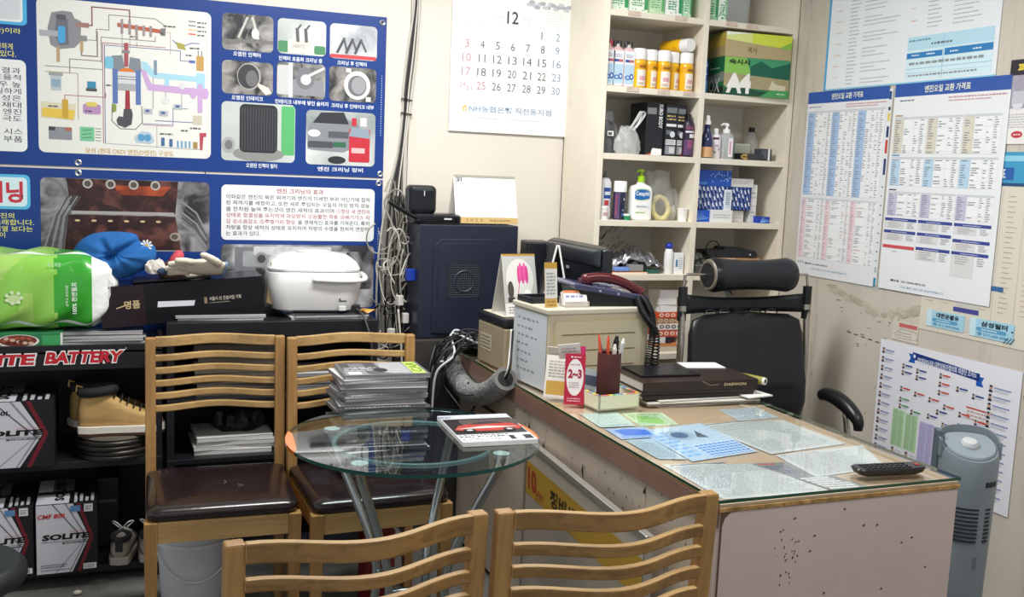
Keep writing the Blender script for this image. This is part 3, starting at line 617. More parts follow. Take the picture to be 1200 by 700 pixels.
# --- third row, right
t = thing('spray_bottle', 'navy blue cone bottle with white sprayer and tan label', 'bottle', (SX+.517, SY+.035, 1.533))
lathe_obj('bottle_body', [(.024,0),(.026,.003),(.0265,.062),(.021,.09),(.0135,.115),(.0125,.14)], M('#1a2450', .12, coat=.6), t, 28)
lathe_obj('sprayer', [(.014,.138),(.0135,.152),(.009,.156),(.0085,.172),(.006,.176)], M('#f4f4f2',.35), t)
wrap(t,.0268,.004,.046,[(0,0,1,1,'#d7a878')],-90,90)
t = thing('lotion_bottle', 'white flowered lotion bottle between the navy and clear bottles', 'bottle', (SX+.575, SY+.06, 1.533))
lathe_obj('bottle_body', [(.022,0),(.024,.003),(.024,.085),(.02,.098),(.01,.104)], M('#efe9ee', .35), t); lathe_obj('cap', [(.0115,.104),(.0115,.123),(.009,.126)], M('#f4f4f4',.35), t, 16)
wrap(t,.024,.01,.09,[(.1,.86,.55,.98,'#5c2c48'),(.3,.5,.5,.6,'#c79ab2'),(.5,.3,.66,.42,'#c79ab2'),(.2,.15,.35,.25,'#8a9a7a')],-70,70)
t = thing('pump_bottle', 'clear hand sanitiser bottle with a white pump', 'bottle', (SX+.628, SY+.06, 1.533))
MB().rings([[Vector((a, b, z)) for a, b in rrect(-w, -d, w, d, .01)] for z, w, d in ((0,.026,.018),(.003,.028,.02),(.098,.028,.02),(.108,.02,.014),(.112,.012,.012))]).obj('bottle_body', M('#dfe6e8', .08, alpha=.45, spec=.8), t, smooth='auto')
lathe_obj('pump_collar', [(.0155,.108),(.0155,.124),(.006,.127),(.006,.14)], M('#f4f4f2',.35), t, 20)
MB().cyl((0,0,.138),(0,0,.148),.011,.009).tube([(0,0,.145),(-.02,-.006,.146),(-.034,-.01,.141)],[.007,.005,.0035],10).obj('pump_head', M('#f4f4f2',.35), t, smooth='auto')
p = PB(FR(0,-.0202,0)); p.rect(0,.01,.022,.088,'#f4eef0',1,.002); p.rect(.006,.02,.013,.075,'#d89aa6',2); p.obj('printed_label', t)
t = thing('badge_tin', 'flat black tin with a gold oval badge', 'tin', (SX+.715, SY+.045, 1.533))
MB().box(-.035,-.02,0,.05,.03,.028).obj('tin_body', M('#17181a',.3), t, bevel=.004); MB().box(.0,-.022,0,.085,.03,.027).obj('tin_lid', M('#3a3b3c',.4), t, bevel=.002)
p = PB(FR(0,-.0205,0)); p.ell(-.004,.014,.028,.012,'#b99350',1); p.scribble(-.024,.008,.016,.02,1,'#3a2c14',2,2); p.obj('printed_badge', t)
t = thing('pale_box', 'pale grey and green box behind the black tin', 'box', (SX+.75, SY+.17, 1.533))
MB().box(-.055,-.03,0,.055,.03,.072).obj('box_body', M('#cfd2c4',.5), t, bevel=.001); p = PB(FR(0,-.03,0)); p.rect(-.055,0,-.02,.072,'#8f9a96',1); p.rect(-.016,.03,.05,.066,'#b9bfa9',1); p.obj('printed_front', t)
t = thing('dark_jar_box', 'small dark slate box with a white edge beside the tin', 'box', (SX+.822, SY+.06, 1.533))
MB().box(-.028,-.02,0,.028,.03,.052).obj('box_body', M('#3f444d',.4), t, bevel=.002); p = PB(FR(0,-.02,0)); p.rect(.008,.002,.018,.052,'#e9ebec',1); p.scribble(-.024,.01,.004,.045,5,'#848a94',1,4); p.obj('printed_front', t)
t = thing('clear_flask', 'clear plastic flask with a black cap in the back corner', 'bottle', (SX+.85, SY+.20, 1.533))
lathe_obj('bottle_body', [(.03,0),(.032,.004),(.032,.09),(.022,.115),(.013,.128)], M('#dfe2e2', .1, alpha=.35, spec=.8), t); lathe_obj('cap', [(.0135,.126),(.0135,.146),(.011,.148)], M('#18181a',.4), t, 16)

# --- fourth row, left
t = thing('aerosol_can', 'tall white aerosol can with blue and red print at the far left', 'can', (SX+.075, SY+.075, 1.267))
lathe_obj('can_body', [(.024,0),(.0262,.003),(.0262,.15),(.018,.165),(.011,.168)], M('#e3e6ea',.3), t); lathe_obj('nozzle', [(.011,.168),(.011,.174),(.006,.178),(.005,.195)], M('#6c6a66',.4), t, 16)
wrap(t,.0262,.004,.15,[(.3,.55,.75,.85,'#2b4da0'),(.35,.35,.6,.5,'#c23b46'),(.2,.05,.9,.3,'#f4f4f4'),(.35,.65,.7,.74,'#e9edf2')],-80,80)
t = thing('capped_can', 'navy starry spray can with a wide white cap', 'can', (SX+.138, SY+.06, 1.267))
lathe_obj('can_body', [(.024,0),(.026,.003),(.026,.115)], M('#2a2c48',.3), t); lathe_obj('cap', [(.027,.113),(.027,.154),(.025,.157)], M('#f3f3f1',.4), t, 24)
wrap(t,.026,.004,.112,[(.0,.0,.35,1,'#5b4a70'),(.1,.1,.2,.9,'#9a4a62'),(.55,.7,.62,.78,'#cfe0f2'),(.7,.4,.76,.46,'#cfe0f2'),(.5,.3,.56,.36,'#8fb4e0'),(.45,.1,.9,.22,'#3a5a98')],-80,80)
t = thing('small_white_tub', 'small white tub in the left corner of the fourth shelf', 'tub', (SX+.052, SY+.03, 1.267))
lathe_obj('tub_body', [(.019,0),(.021,.045)], M('#ece8e6',.4), t); lathe_obj('lid', [(.0225,.045),(.0225,.056)], M('#f4f2f0',.4), t); wrap(t,.0205,.008,.04,[(.3,.3,.7,.7,'#c9a0a8')],-70,70)
t = thing('milky_jar', 'milky plastic jar behind the green capped bottle', 'jar', (SX+.178, SY+.15, 1.267))
lathe_obj('jar_body', [(.025,0),(.027,.003),(.027,.08),(.02,.095)], M('#dbe2e6',.3), t); lathe_obj('lid', [(.021,.09),(.021,.102)], M('#e9eeee',.35), t)
t = thing('little_pot', 'tiny green and white pot in front of the lotion bottle', 'pot', (SX+.158, SY+.025, 1.267))
lathe_obj('pot_body', [(.013,0),(.015,.018)], M('#2f8a5c',.35), t, 16); lathe_obj('lid', [(.016,.018),(.016,.026)], M('#dfeee6',.35), t, 16)
t = thing('lotion_pump_bottle', 'large white lotion bottle with a lime green pump and blue label', 'bottle', (SX+.232, SY+.06, 1.267))
MB().rings([[Vector((a, b, z)) for a, b in rrect(-w, -d, w, d, .018)] for z, w, d in ((0,.044,.024),(.004,.048,.028),(.12,.048,.028),(.138,.042,.024),(.148,.02,.016),(.158,.013,.013))]).obj('bottle_body', M('#f2f3ef',.3), t, smooth='auto')
lathe_obj('pump_collar', [(.015,.155),(.015,.18),(.006,.183),(.005,.2)], M('#a4d322',.35), t, 20)
MB().cyl((0,0,.197),(0,0,.207),.013,.011).tube([(0,0,.203),(-.014,-.006,.203),(-.026,-.012,.198)],[.007,.005,.004],10).obj('pump_head', M('#a4d322',.35), t, smooth='auto')
p = PB(FR(0,-.0282,0)); p.rect(-.040,.082,.030,.13,'#cfe3b4',1,.012); p.poly([(-.04,.088),(-.02,.083),(.0,.084),(.028,.09),(.03,.118),(.01,.126),(-.02,.126),(-.04,.118)],'#1f6db4',2); p.text('Cetaphil',-.036,.096,.026,.118,'#f4f8fa',3,.02); p.rect(-.034,.052,.03,.062,'#e6eef2',1); p.scribble(-.03,.053,.026,.061,1,'#8a8f94',2,1); p.rect(-.034,.03,.01,.034,'#9ac46a',1); p.obj('printed_label', t)
t = thing('zip_bag', 'crumpled clear bag with a yellowish ring of parts beside the lotion', 'bag', (SX+.335, SY+.10, 1.267))
MB().tube([(.0+.038*math.cos(a*.5236), -.03+.01*math.sin(a*.5236), .052+.045*math.sin(a*.5236)) for a in range(12)], .012, 8, closed=True).obj('contents', M('#d9cd94',.5,var=.2,scale=60), t, smooth=True)
crumple('plastic_film', film('#d5d4cf', .24, .12), [(.058,.001),(.066,.06),(.064,.12),(.055,.17),(.05,.205)], None, None, None, 12, parent=t, wob=.16)
t = thing('clear_bag', 'small clear bag bunched beside the middle upright', 'bag', (SX+.415, SY+.12, 1.267))
crumple('plastic_film', film('#dcdcd8', .24, .12), [(.03,.001),(.036,.05),(.03,.09),(.022,.13)], None, None, None, 15, parent=t)
crumple('contents', M('#efece4',.5), [(.02,0),(.026,.03),(.02,.06)], None, None, None, 16, parent=t)
t = thing('white_cup', 'plain white paper cup at the foot of the middle upright', 'cup', (SX+.425, SY+.04, 1.267)); lathe_obj('cup_body', [(.018,0),(.022,.05),(.0225,.052),(.021,.05)], M('#f2f1ee',.5), t); lathe_obj('rim', [(.0225,.05),(.0235,.052),(.0225,.054)], M('#fafaf8',.4), t)

# --- fourth row, right: boxes of filters
def fbox(x, y, z, w, d, h, cols, lab, pat, seed=0, rz=0, name='filter_box', grp='blue filter boxes'):
    t = thing(name, lab, 'box', (SX+x, SY+y, z), rz, grp)
    MB().box(0,0,0,w,d,h).obj('box_body', M(cols[0],.45), t, bevel=.0012); p = PB(FR(0,0,0)); q = random.Random(seed)
    if pat == 'stripe':
        k = -h
        while k < w:
            a = [(k+h*.45,0),(k+h*.45+.006,0),(k+.006,h),(k,h)]; a = [(min(max(u,0),w),v) for u,v in a]; p.poly(a, cols[1], 1)
            for j in range(3):
                v = h*(.1+.3*j+.15*q.random()); u = k+.012+h*.45*(1-v/h)
                if 0 < u < w-.01: p.poly([(u,v),(u+.006,v),(u+.001,v+h*.16),(max(u-.005,0),v+h*.16)], '#eef2f8', 2)
            k += .019
    elif pat == 'dots':
        for j in range(22): u, v = w*(.4+.58*q.random()), h*(.1+.8*q.random()); p.rect(u,v,u+.004,v+.005,'#a9cdf0',1)
        p.rect(w*.05,h*.1,w*.3,h*.25,'#4a86d8',1)
    elif pat == 'plain': p.scribble(w*.1,h*.3,w*.9,h*.7,2,'#b9b9b6',1,seed)
    elif pat == 'ray':
        for j in range(5): p.line([(w*.05,h*.1),(w*(.3+.15*j),h*(.9-.14*j))], .003, '#7fb4f0', 1)
    p.obj('printed_front', t); return t
fbox(.476,.03,1.267,.075,.16,.05,('#1f57c4','#fff'),'bright blue box at the bottom left of the fourth right cell','ray')
fbox(.553,.02,1.267,.105,.16,.052,('#e9e9e8','#fff'),'plain white box at the bottom of the blue pile','plain',2)
fbox(.49,.05,1.3195,.165,.15,.098,('#1c2f6c','#7f95cc'),'dark blue striped box on the left of the pile','stripe',3)
fbox(.662,.06,1.3195,.112,.15,.098,('#1c2f6c','#5a7ac4'),'dark blue striped box on the right of the pile','stripe',5)
fbox(.662,.075,1.267,.09,.12,.0495,('#d9d6cc','#fff'),'grey white low box under the right striped box','plain',4)
t = thing('blister_card', 'narrow white card slipped between the two striped boxes','card',(SX+.628,SY+.045,1.3195)); MB().box(0,-.002,0,.036,.002,.085).obj('card_sheet', M('#eef1f3',.5), t); p = PB(FR(0,-.002,0)); p.rect(.004,.004,.032,.08,'#cfdbe6',1); p.scribble(.008,.02,.028,.075,7,'#6f8296',2,3); p.obj('printed_front', t)
fbox(.49,.05,1.418,.172,.16,.066,('#1f4fae','#fff'),'royal blue dotted box lying on top of the left striped box','dots',6)
fbox(.664,.06,1.418,.118,.15,.036,('#e6e4e0','#fff'),'white printed box lying on top of the right striped box','plain',8)
fbox(.53,.18,1.4845,.22,.14,.034,('#d6d0c2','#fff'),'long beige carton on top of the blue dotted box','plain',9)
fbox(.779,.07,1.267,.032,.14,.072,('#e0e0de','#fff'),'lower white upright box at the right of the blue pile','plain',11)
fbox(.779,.07,1.34,.032,.14,.09,('#e9e9e6','#fff'),'upper white upright box at the right of the blue pile','plain',12)
fbox(.80,.02,1.267,.05,.05,.028,('#1f3fae','#fff'),'little royal blue box low at the right upright','ray',13)

# --- fifth row, left
t = thing('booklet', 'orange edged booklet lying on the fifth shelf', 'booklet', (SX+.16, SY+.10, 1.046), R(3)); MB().box(-.11,-.07,0,.11,.07,.007).obj('cover', M('#d9803f',.5), t); MB().box(-.108,-.071,.001,.108,.069,.006).obj('pages', M('#efe6d6',.6), t)
t = thing('yellow_pouch', 'folded yellow pouch on the orange booklet', 'pouch', (SX+.10, SY+.09, 1.054)); MB().box(-.045,-.03,0,.045,.03,.018).obj('pouch_body', M('#e0b03f',.5,bump=.4), t, bevel=.006)
t = thing('blue_pouch', 'small light blue packet on the orange booklet', 'packet', (SX+.155, SY+.055, 1.054)); MB().box(-.035,-.02,0,.035,.02,.018).obj('packet_body', M('#6f93d8',.45,bump=.3), t, bevel=.005)
t = thing('grey_block', 'small dull grey box on the orange booklet', 'box', (SX+.225, SY+.07, 1.054)); MB().box(-.034,-.025,0,.034,.025,.028).obj('box_body', M('#8f8f93',.5), t, bevel=.003)
t = thing('foil_bag', 'shiny smoke grey antistatic bag heaped over small packets', 'bag', (SX+.235, SY+.13, 1.054), R(-12))
foil = M('#9a9ca2', .22, .6, bump=.5, bscale=30)
def fb(u, v):
    x = -.13+.26*u; y = -.07+.12*v; return Vector((x, y, .012+.075*math.sin(math.pi*u)**.8*math.sin(math.pi*v*.9+.3)+.014*math.sin(9*u+5*v)*math.sin(7*v-4*u)+.012*abs(math.sin(17*u+9*v))-.010*abs(math.sin(23*u-15*v))))
MB().grid(fb, 40, 24).obj('bag_film', foil, t, smooth='auto', solid=.001)
t = thing('dark_green_tray', 'dark green plastic tray beside the white bottles', 'tray', (SX+.305, SY+.06, 1.046)); MB().box(-.03,-.02,0,.03,.02,.016).obj('tray_body', M('#2a5c50',.45), t, bevel=.003)
t = thing('roll_on_bottle', 'white roll-on bottle with a round blue top', 'bottle', (SX+.378, SY+.05, 1.046)); lathe_obj('bottle_body', [(.017,0),(.019,.003),(.019,.085),(.015,.1),(.013,.104)], M('#f1f1f0',.35), t); MB().ball((0,0,.115),.0165).obj('cap', M('#2a3fae',.3), t, smooth=True)
t = thing('white_carton', 'white medicine carton beside the roll-on bottle', 'carton', (SX+.42, SY+.045, 1.046)); MB().box(-.02,-.015,0,.02,.02,.088).obj('carton_box', M('#f0f2f3',.45), t, bevel=.001); p = PB(FR(0,-.015,0)); p.rect(-.019,.03,-.008,.06,'#5f8fae',1); p.scribble(-.004,.02,.017,.07,6,'#9db6c4',1,3); p.obj('printed_front', t)
t = thing('white_pouch', 'crumpled white cloth pouch behind the roll-on bottle', 'pouch', (SX+.345, SY+.16, 1.046)); crumple('pouch_body', M('#dcdcd8',.7), [(.03,0),(.04,.025),(.03,.055),(.012,.075)], None, None, None, 21, parent=t, wob=.15)

# --- fifth row, right
t = thing('brown_carton', 'open brown cardboard carton holding the black scanner', 'box', (SX+.72, SY+.12, 1.046)); MB().box(-.09,-.05,0,.13,.08,.066).obj('carton_box', M('#b88a5c',.7), t, bevel=.002); p = PB(FR(0,-.05,0)); p.rect(-.06,.004,.0,.064,'#cdbfa8',1); p.obj('paper_label', t)
t = thing('black_device', 'flat black electronic device resting on the brown carton', 'device', (SX+.69, SY+.11, 1.1125), R(-2))
MB().prism([(-.11,0),(.135,0),(.145,.012),(.135,.03),(.07,.042),(-.02,.046),(-.03,.034),(-.11,.03)], -.04, .05, Matrix(((1,0,0,0),(0,0,1,0),(0,1,0,0),(0,0,0,1)))).obj('device_body', M('#1e2026',.35), t, bevel=.003); MB().ball((.105,-.041,.014),.004,8,6).obj('button', M('#c9ccd0',.3), t)
t = thing('cable_heap', 'heap of black adapters and clear bags in the fifth right cell', 'heap', (SX+.54, SY+.10, 1.046))
MB().cbox((-.02,0,.03),(.07,.05,.05),(0,.2,.3)).cbox((.05,.02,.03),(.05,.04,.04),(0,.1,-.3)).obj('adapter', M('#25262b',.4), t, bevel=.004)
rd = random.Random(5)
for k in range(4):
    MB().tube(spline([(-.06+rd.random()*.14, -.03+rd.random()*.05, .02+rd.random()*.08) for _ in range(6)], 6), .0028, 6).obj('cord', M(('#17181b','#2b2d33','#8a8c90','#17181b')[k],.4), t, smooth=True)
MB().tube([(.065+.034*math.cos(a*math.pi/10), -.03, .105+.034*math.sin(a*math.pi/10)) for a in range(-3,15)], .0028, 6).obj('cord', M('#15161a',.4), t, smooth=True)
crumple('plastic_film', clearf, [(.045,.0),(.05,.03),(.035,.06),(.02,.08)], None, None, None, 31, parent=t)

# --- sixth row, left: short stack of small boxes
z = .713
for k, (w, h, c, lab) in enumerate(((.10,.022,'#c9bfae','grey edged notebook at the bottom of the small box stack'),(.095,.014,'#d98a52','orange strip box near the bottom of the stack'),(.075,.026,'#e6e6e4','white and black box low in the stack'),(.12,.03,'#cf5a42','lower red ringed spark plug box in the stack'),(.12,.028,'#ded8d2','white box with dark rings in the middle of the stack'),(.115,.024,'#a87c58','brown ringed box in the middle of the stack'),(.115,.024,'#d9542f','upper orange ringed box in the stack'),(.088,.032,'#f0efee','plain white box third from the top of the stack'),(.088,.03,'#ecebe9','plain white box second from the top of the stack'),(.10,.032,'#f4f3f2','plain white box on top of the stack'))):
    x = .345+.004*math.sin(k*2.1)
    t = thing('small_box', lab, 'box', (SX+x, SY+.05, z), R(2*math.sin(k*3)), 'small boxes stacked beside the cabinet')
    MB().box(0,0,0,w,.09,h-.0008).obj('box_body', M(c,.5), t, bevel=.001); p = PB(FR(0,0,0))
    if k in (3,4,5,6):
        for j in range(4): p.ell(w*(.14+.24*j),h*.5,.011,.008,('#f2e6dc','#4a4448','#d8c4a4','#f2e0d4')[k-3],1,14); p.ell(w*(.14+.24*j),h*.5,.006,.004,c,2,10)
    if k == 2: p.rect(w*.6,0,w,h,'#2b2b3a',1)
    if k in (7,8,9): p.rect(w*.0,h*.1,w*.03,h*.9,'#c9a9a4',1)
    p.obj('printed_front', t); z += h
t = thing('price_sticker_card','small blue and white card taped to the middle upright','card',(2.2335,SY+.10,.905)); MB().box(-.0008,-.02,0,0,.02,.04).obj('card_sheet', M('#3a4f96',.5), t); p = PB(FL(-.0008,.02,0)); p.scribble(.004,.004,.036,.036,4,'#dfe4f2',1,2); p.obj('print', t)
# ================================================================== BATTERY RACK (lower left)
blk = M('#1a1b20', .4, var=.15, scale=6)
rk = thing('display_rack', 'black steel battery display rack with a lettered header board', 'rack', (-.75, 3.54, 0))
def rp(name, x0,y0,z0,x1,y1,z1,m=blk): return MB().box(x0,y0,z0,x1,y1,z1).obj(name, m, rk, bevel=.002)
rp('header_board', 0,0,.735,.90,.012,.819)
rp('shelf', 0,.0,.79,.90,.39,.80); rp('shelf', 0,0,.40,.90,.39,.425); rp('shelf', 0,0,.03,.90,.39,.055)
for x in (0,.875):
    for y in (.0,.36): rp('post', x, y+.002 if y==0 else y, 0, x+.025, y+.027, .79)
rp('back_panel', 0,.385,.03,.9,.39,.8, M('#2f2e2f',.5,var=.2,scale=4))
p = PB(FR(0,-.0002,0)); 
def hd(t, x0, z0, x1, z1):
    vs = glyphs(t, .09); p.text(t, x0-.004, z0-.004, x1+.004, z1+.004, '#f2f0ee', 1, .10, .2, fit='both'); p.text(t, x0, z0, x1, z1, '#c42330', 2, .045, .2)
hd('SOLITE', .25, .757, .505, .793); hd('BATTERY', .538, .759, .772, .798); p.text('R', .784, .803, .789, .808, '#ddd', 1)
p.obj('lettering', rk)
# right hand black cabinet with papers
r2_ = thing('black_stand', 'low black stand right of the rack carrying the rice cooker', 'stand', (.165, 3.55, 0))
for a in ((0,0,.83,.735,.37,.885),(0,0,.385,.735,.37,.403),(0,0,.03,.735,.37,.05),(0,.36,.05,.735,.37,.83)): MB().box(*a).obj('shelf' if a[1]==0 else 'back_panel', blk, r2_, bevel=.002)
MB().box(0,0,.60,.735,.37,.615).obj('shelf', blk, r2_, bevel=.002)
for x in (0,.71): MB().box(x,.001,0,x+.025,.37,.83).obj('side_panel', blk, r2_, bevel=.002)

# stacks of newspaper and magazines: every one a thing
def paper(x, y, z, w, d, h, rz, col, lab, grp, cat='magazine', name='magazine', cover=None, pg='#b3b3b1'):
    t = thing(name, lab, cat, (x, y, z), rz, grp)
    MB().box(-w/2,-d/2,0,w/2,d/2,h-.0006).obj('pages', M(pg,.7,var=.25,scale=50,stretch=(1,1,30)), t)
    MB().box(-w/2-.001,-d/2-.001,h-.0012,w/2+.001,d/2+.001,h-.0004).obj('cover', cover or M(col,.3), t)
    return t
def stack(x, y, z, w, d, n, h, seed, what, grp, cols=('#8d8f92','#dcdcda','#5a5c62','#c6c8cc','#3c3e44','#b0b4b8'), pg='#b3b3b1'):
    q = random.Random(seed); ords = ['bottom','second from the bottom','third from the bottom','fourth from the bottom','fifth from the bottom','sixth from the bottom','seventh from the bottom','eighth from the bottom','ninth from the bottom']
    for k in range(n):
        lab = ('%s, %s of pile' % (what, 'top' if k == n-1 and n > 1 else ords[k]))
        paper(x+q.uniform(-.008,.008), y+q.uniform(-.006,.006), z+k*h, w+q.uniform(-.012,.01), d, h, R(q.uniform(-3,3)), cols[(k+seed) % len(cols)], lab, grp, pg=pg)
stack(-.055, 3.70, .8005, .30, .21, 5, .0105, 1, 'grey magazine left of the black gift box', 'magazines on the rack top')
stack(.345, 3.69, .8855, .30, .21, 2, .009, 2, 'silver edged magazine under the black gift box', 'magazines on the stand top')
stack(.73, 3.68, .8855, .28, .21, 2, .009, 3, 'silver edged magazine under the rice cooker', 'magazines on the stand top')
stack(.40, 3.70, .4035, .27, .21, 4, .016, 4, 'white paged magazine low behind the left chair', 'magazines on the low shelf', ('#e6e6e4','#efeeea','#cfcdd2','#f2f2ee'), '#d9d8d4')
stack(.40, 3.70, .6155, .28, .2, 9, .0205, 5, 'dusty brown edged catalogue on the middle shelf', 'catalogues on the middle shelf', ('#5d544a','#4b443d','#6d655a','#3b3733'), '#5b5249')
stack(.74, 3.68, .6155, .26, .2, 6, .012, 6, 'loose newspaper behind the right chair back', 'newspapers on the middle shelf', ('#b0b2b4','#6a6c70','#d0d2d2'), '#8f9092')
t = thing('crumpled_cloth', 'dark crumpled plastic sack above the white magazines', 'sack', (.42, 3.70, .468)); crumple('sack_body', M('#101114',.35,bump=.5), [(.08,0),(.10,.03),(.09,.07),(.055,.10),(.03,.125)], None, None, None, 41, parent=t, wob=.2)

# instant food carton under the tissue pack
t = thing('instant_food_box', 'green carton with a bowl of food printed on it', 'box', (-.42, 3.56, .8005)); MB().box(0,0,0,.262,.16,.058).obj('carton_box', M('#2f7a4c',.4), t, bevel=.0015)
p = PB(FR(0,0,0)); p.ell(.13,.032,.062,.022,'#e6e2dc',1,30); p.ell(.13,.034,.055,.018,'#7a3a2a',2,30)
for k in range(14): p.ell(.09+.006*k,.034+.009*math.sin(k*2.3),.008,.005,('#a8563a','#d8b8a0','#5c2a1e')[k%3],3,10)
p.rect(.20,.004,.258,.05,'#3fa05c',1,.004); p.ell(.205,.012,.008,.006,'#b08a5c',4); p.poly([(.255,0),(.262,0),(.262,.058),(.255,.058)],'#dfe8e0',2); p.rect(.0,.01,.05,.045,'#256844',1); p.obj('printed_front', t)

# tissue pack: twelve rolls wrapped in printed film
t = thing('tissue_pack', 'large green film wrapped pack of tissue rolls lying on the rack', 'pack', (-.63, 3.55, .86), R(1))
def tp(u, v):   # rounded loaf, squeezed at the right end
    a = 2*math.pi*u; x = .625*v; sq = 1-.30*max(0, (v-.86)/.14)**1.6; w = .008*math.sin(9*v*3+4*a)*math.sin(3*a)
    c, s = math.cos(a), math.sin(a); rx = .145*math.copysign(abs(c)**.55, c); rz_ = .128*math.copysign(abs(s)**.5, s)
    return Vector((x, .15+(rx+w)*sq, .13+(rz_+w)*sq))
g1 = M('#a9d86a',.3,var=.12,scale=6,coat=.4); g2 = M('#37a32e',.3,var=.06,scale=8,coat=.4); g3 = M('#eef2ee',.3,coat=.4,bump=.4,bscale=30)
tpm = MB(); NU, NV = 56, 60
tpm.grid(tp, NU, NV)
for fi in range(len(tpm.mi)):
    j, i = divmod(fi, NU); v = (j+.5)/NV; u = (i+.5)/NU
    edge = .72+.012*math.sin(u*60)
    tpm.mi[fi] = 2 if v > .905 else (1 if v > edge else (3 if (math.sin(v*9+u*5)+u*2) % 2 > 1.35 else 0))
    if v <= .905 and .30 < u < .33: tpm.mi[fi] = 2
    if v <= .905 and .60 < u < .63: tpm.mi[fi] = 2
tpm.obj('film_wrap', [g1, g2, g3, M('#8fce52',.3,coat=.4)], t, smooth=True)
MB().ball((.60,.13,.12),(.05,.10,.10),16,8).obj('tissue_roll', M('#f3f4f2',.8), t, smooth=True)
MB().grid(lambda u, v: Vector((.615+.06*v, .15+(.12-.085*v)*math.cos(2*math.pi*u), .13+(.10-.09*v)*math.sin(2*math.pi*u)-.05*v+.006*math.sin(14*u+6*v))), 20, 8).obj('gathered_end', film('#dfe4e2', .5, .15), t, smooth=True)
p = PB(FR(0,.0015,0)); p.text('100% 천연펄프', .500, .06, .517, .165, '#eaf4ea', 1, .02, rot=90); p.text('순하고 부드러운', .482, .085, .491, .155, '#dff0df', 1, .01, rot=90)
p.ell(.33,.11,.02,.016,'#c9e6a4',1,12)
for k in range(7): p.ell(.33+.022*math.cos(k*.9),.115+.018*math.sin(k*.9),.006,.006,'#dff0c4',2,8)
p.text('부드러운', .43, .215, .47, .23, '#c4e8c0', 1, .02); p.obj('lettering', t)

# gift box
t = thing('gift_box', 'long black gift box with gold lettering and a white strip', 'box', (-.037, 3.60, .905), R(2), rot=(0, R(-2.6), R(1.5)))
place(t, None, None, (-.037, 3.60, .862), rot=(0, R(-4.2), R(1)))
MB().box(0,0,0,.54,.19,.14).obj('box_body', M('#0e1016',.25,spec=.4), t, bevel=.002)
MB().box(-.001,-.001,.10,.012,.191,.142).obj('box_edge', M('#3a2a2c',.4), t)
p = PB(FR(0,-.0002,0)); p.rect(.0,.0,.14,.14,M('#20121a',.3),1)
def stroke(pts, w=.0035): p.line([(x, z) for x, z in pts], w, '#cdb88a', 3)
p.text('명품', .075, .06, .125, .088, '#cdb88a', 2, .02); stroke([(.05,.065),(.085,.075)])
p.poly([(.18,.058),(.30,.054),(.305,.072),(.183,.078)], '#dfe1ea', 2); p.rect(.335,.058,.345,.08,'#8a7a5c',2); p.text('서울시 선 건설사업 기획', .352, .066, .46, .08, '#c9c2b2', 2, .01); p.scribble(.352,.056,.43,.062,1,'#8a8476',2,4)
p.obj('lettering', t)
t = thing('flat_black_box', 'flat black box lying behind on the gift box, gloves on it', 'box', (.02, 3.70, 1.0)); 
place(t, None, None, (.06, 3.625, 1.0125), rot=(0, R(-4.2), R(1))); MB().box(0,.0,0,.26,.15,.008).obj('box_body', M('#141519',.3), t, bevel=.002)

# neck pillow, blue with a daisy
t = thing('neck_pillow', 'blue plush neck pillow with a white daisy resting on gift box', 'pillow', (.005, 3.68, 1.108))
fab = M('#1e62a6',.85,var=.14,scale=14,bump=.15,bscale=120)
def pil(u, v):
    a = 2*math.pi*u; b = math.pi*(v-.5); cb_ = max(math.cos(b), .001); x, z, y = math.cos(a)*cb_, math.sin(a)*cb_, math.sin(b)
    notch = 1-.20*math.exp(-((a-.72)/.20)**2)*cb_
    X, Z = .128*x*notch*(1+.05*math.sin(2*a+1)), .082*z*notch*(1+.06*math.sin(3*a)); 
    def seg(px, pz, qx, qz):
        dx_, dz_ = qx-px, qz-pz; tt = min(1, max(0, ((X-px)*dx_+(Z-pz)*dz_)/(dx_*dx_+dz_*dz_))); return math.hypot(X-px-tt*dx_, Z-pz-tt*dz_)
    dmin = min(seg(-.02,-.012,.03,.018), seg(.03,.018,.10,.055)); dm2 = seg(-.02,-.012,-.04,.045)
    g = 1-.50*math.exp(-(dmin/.016)**2)-.22*math.exp(-(dm2/.014)**2)
    return Vector((X, .068*y*g+.002*math.sin(9*a), Z))
MB().grid(pil, 96, 48).obj('cushion', fab, t, smooth=True)
p = PB(FR(.100,-.034,.034)); 
for k in range(9):
    a = k*2*math.pi/9; p.poly([(0,0),(.017*math.cos(a-.22),.017*math.sin(a-.22)),(.021*math.cos(a),.021*math.sin(a)),(.017*math.cos(a+.22),.017*math.sin(a+.22))], '#e9ebe6', 1)
p.ell(0,0,.005,.005,'#d9a832',2,10); p.obj('daisy_patch', t)

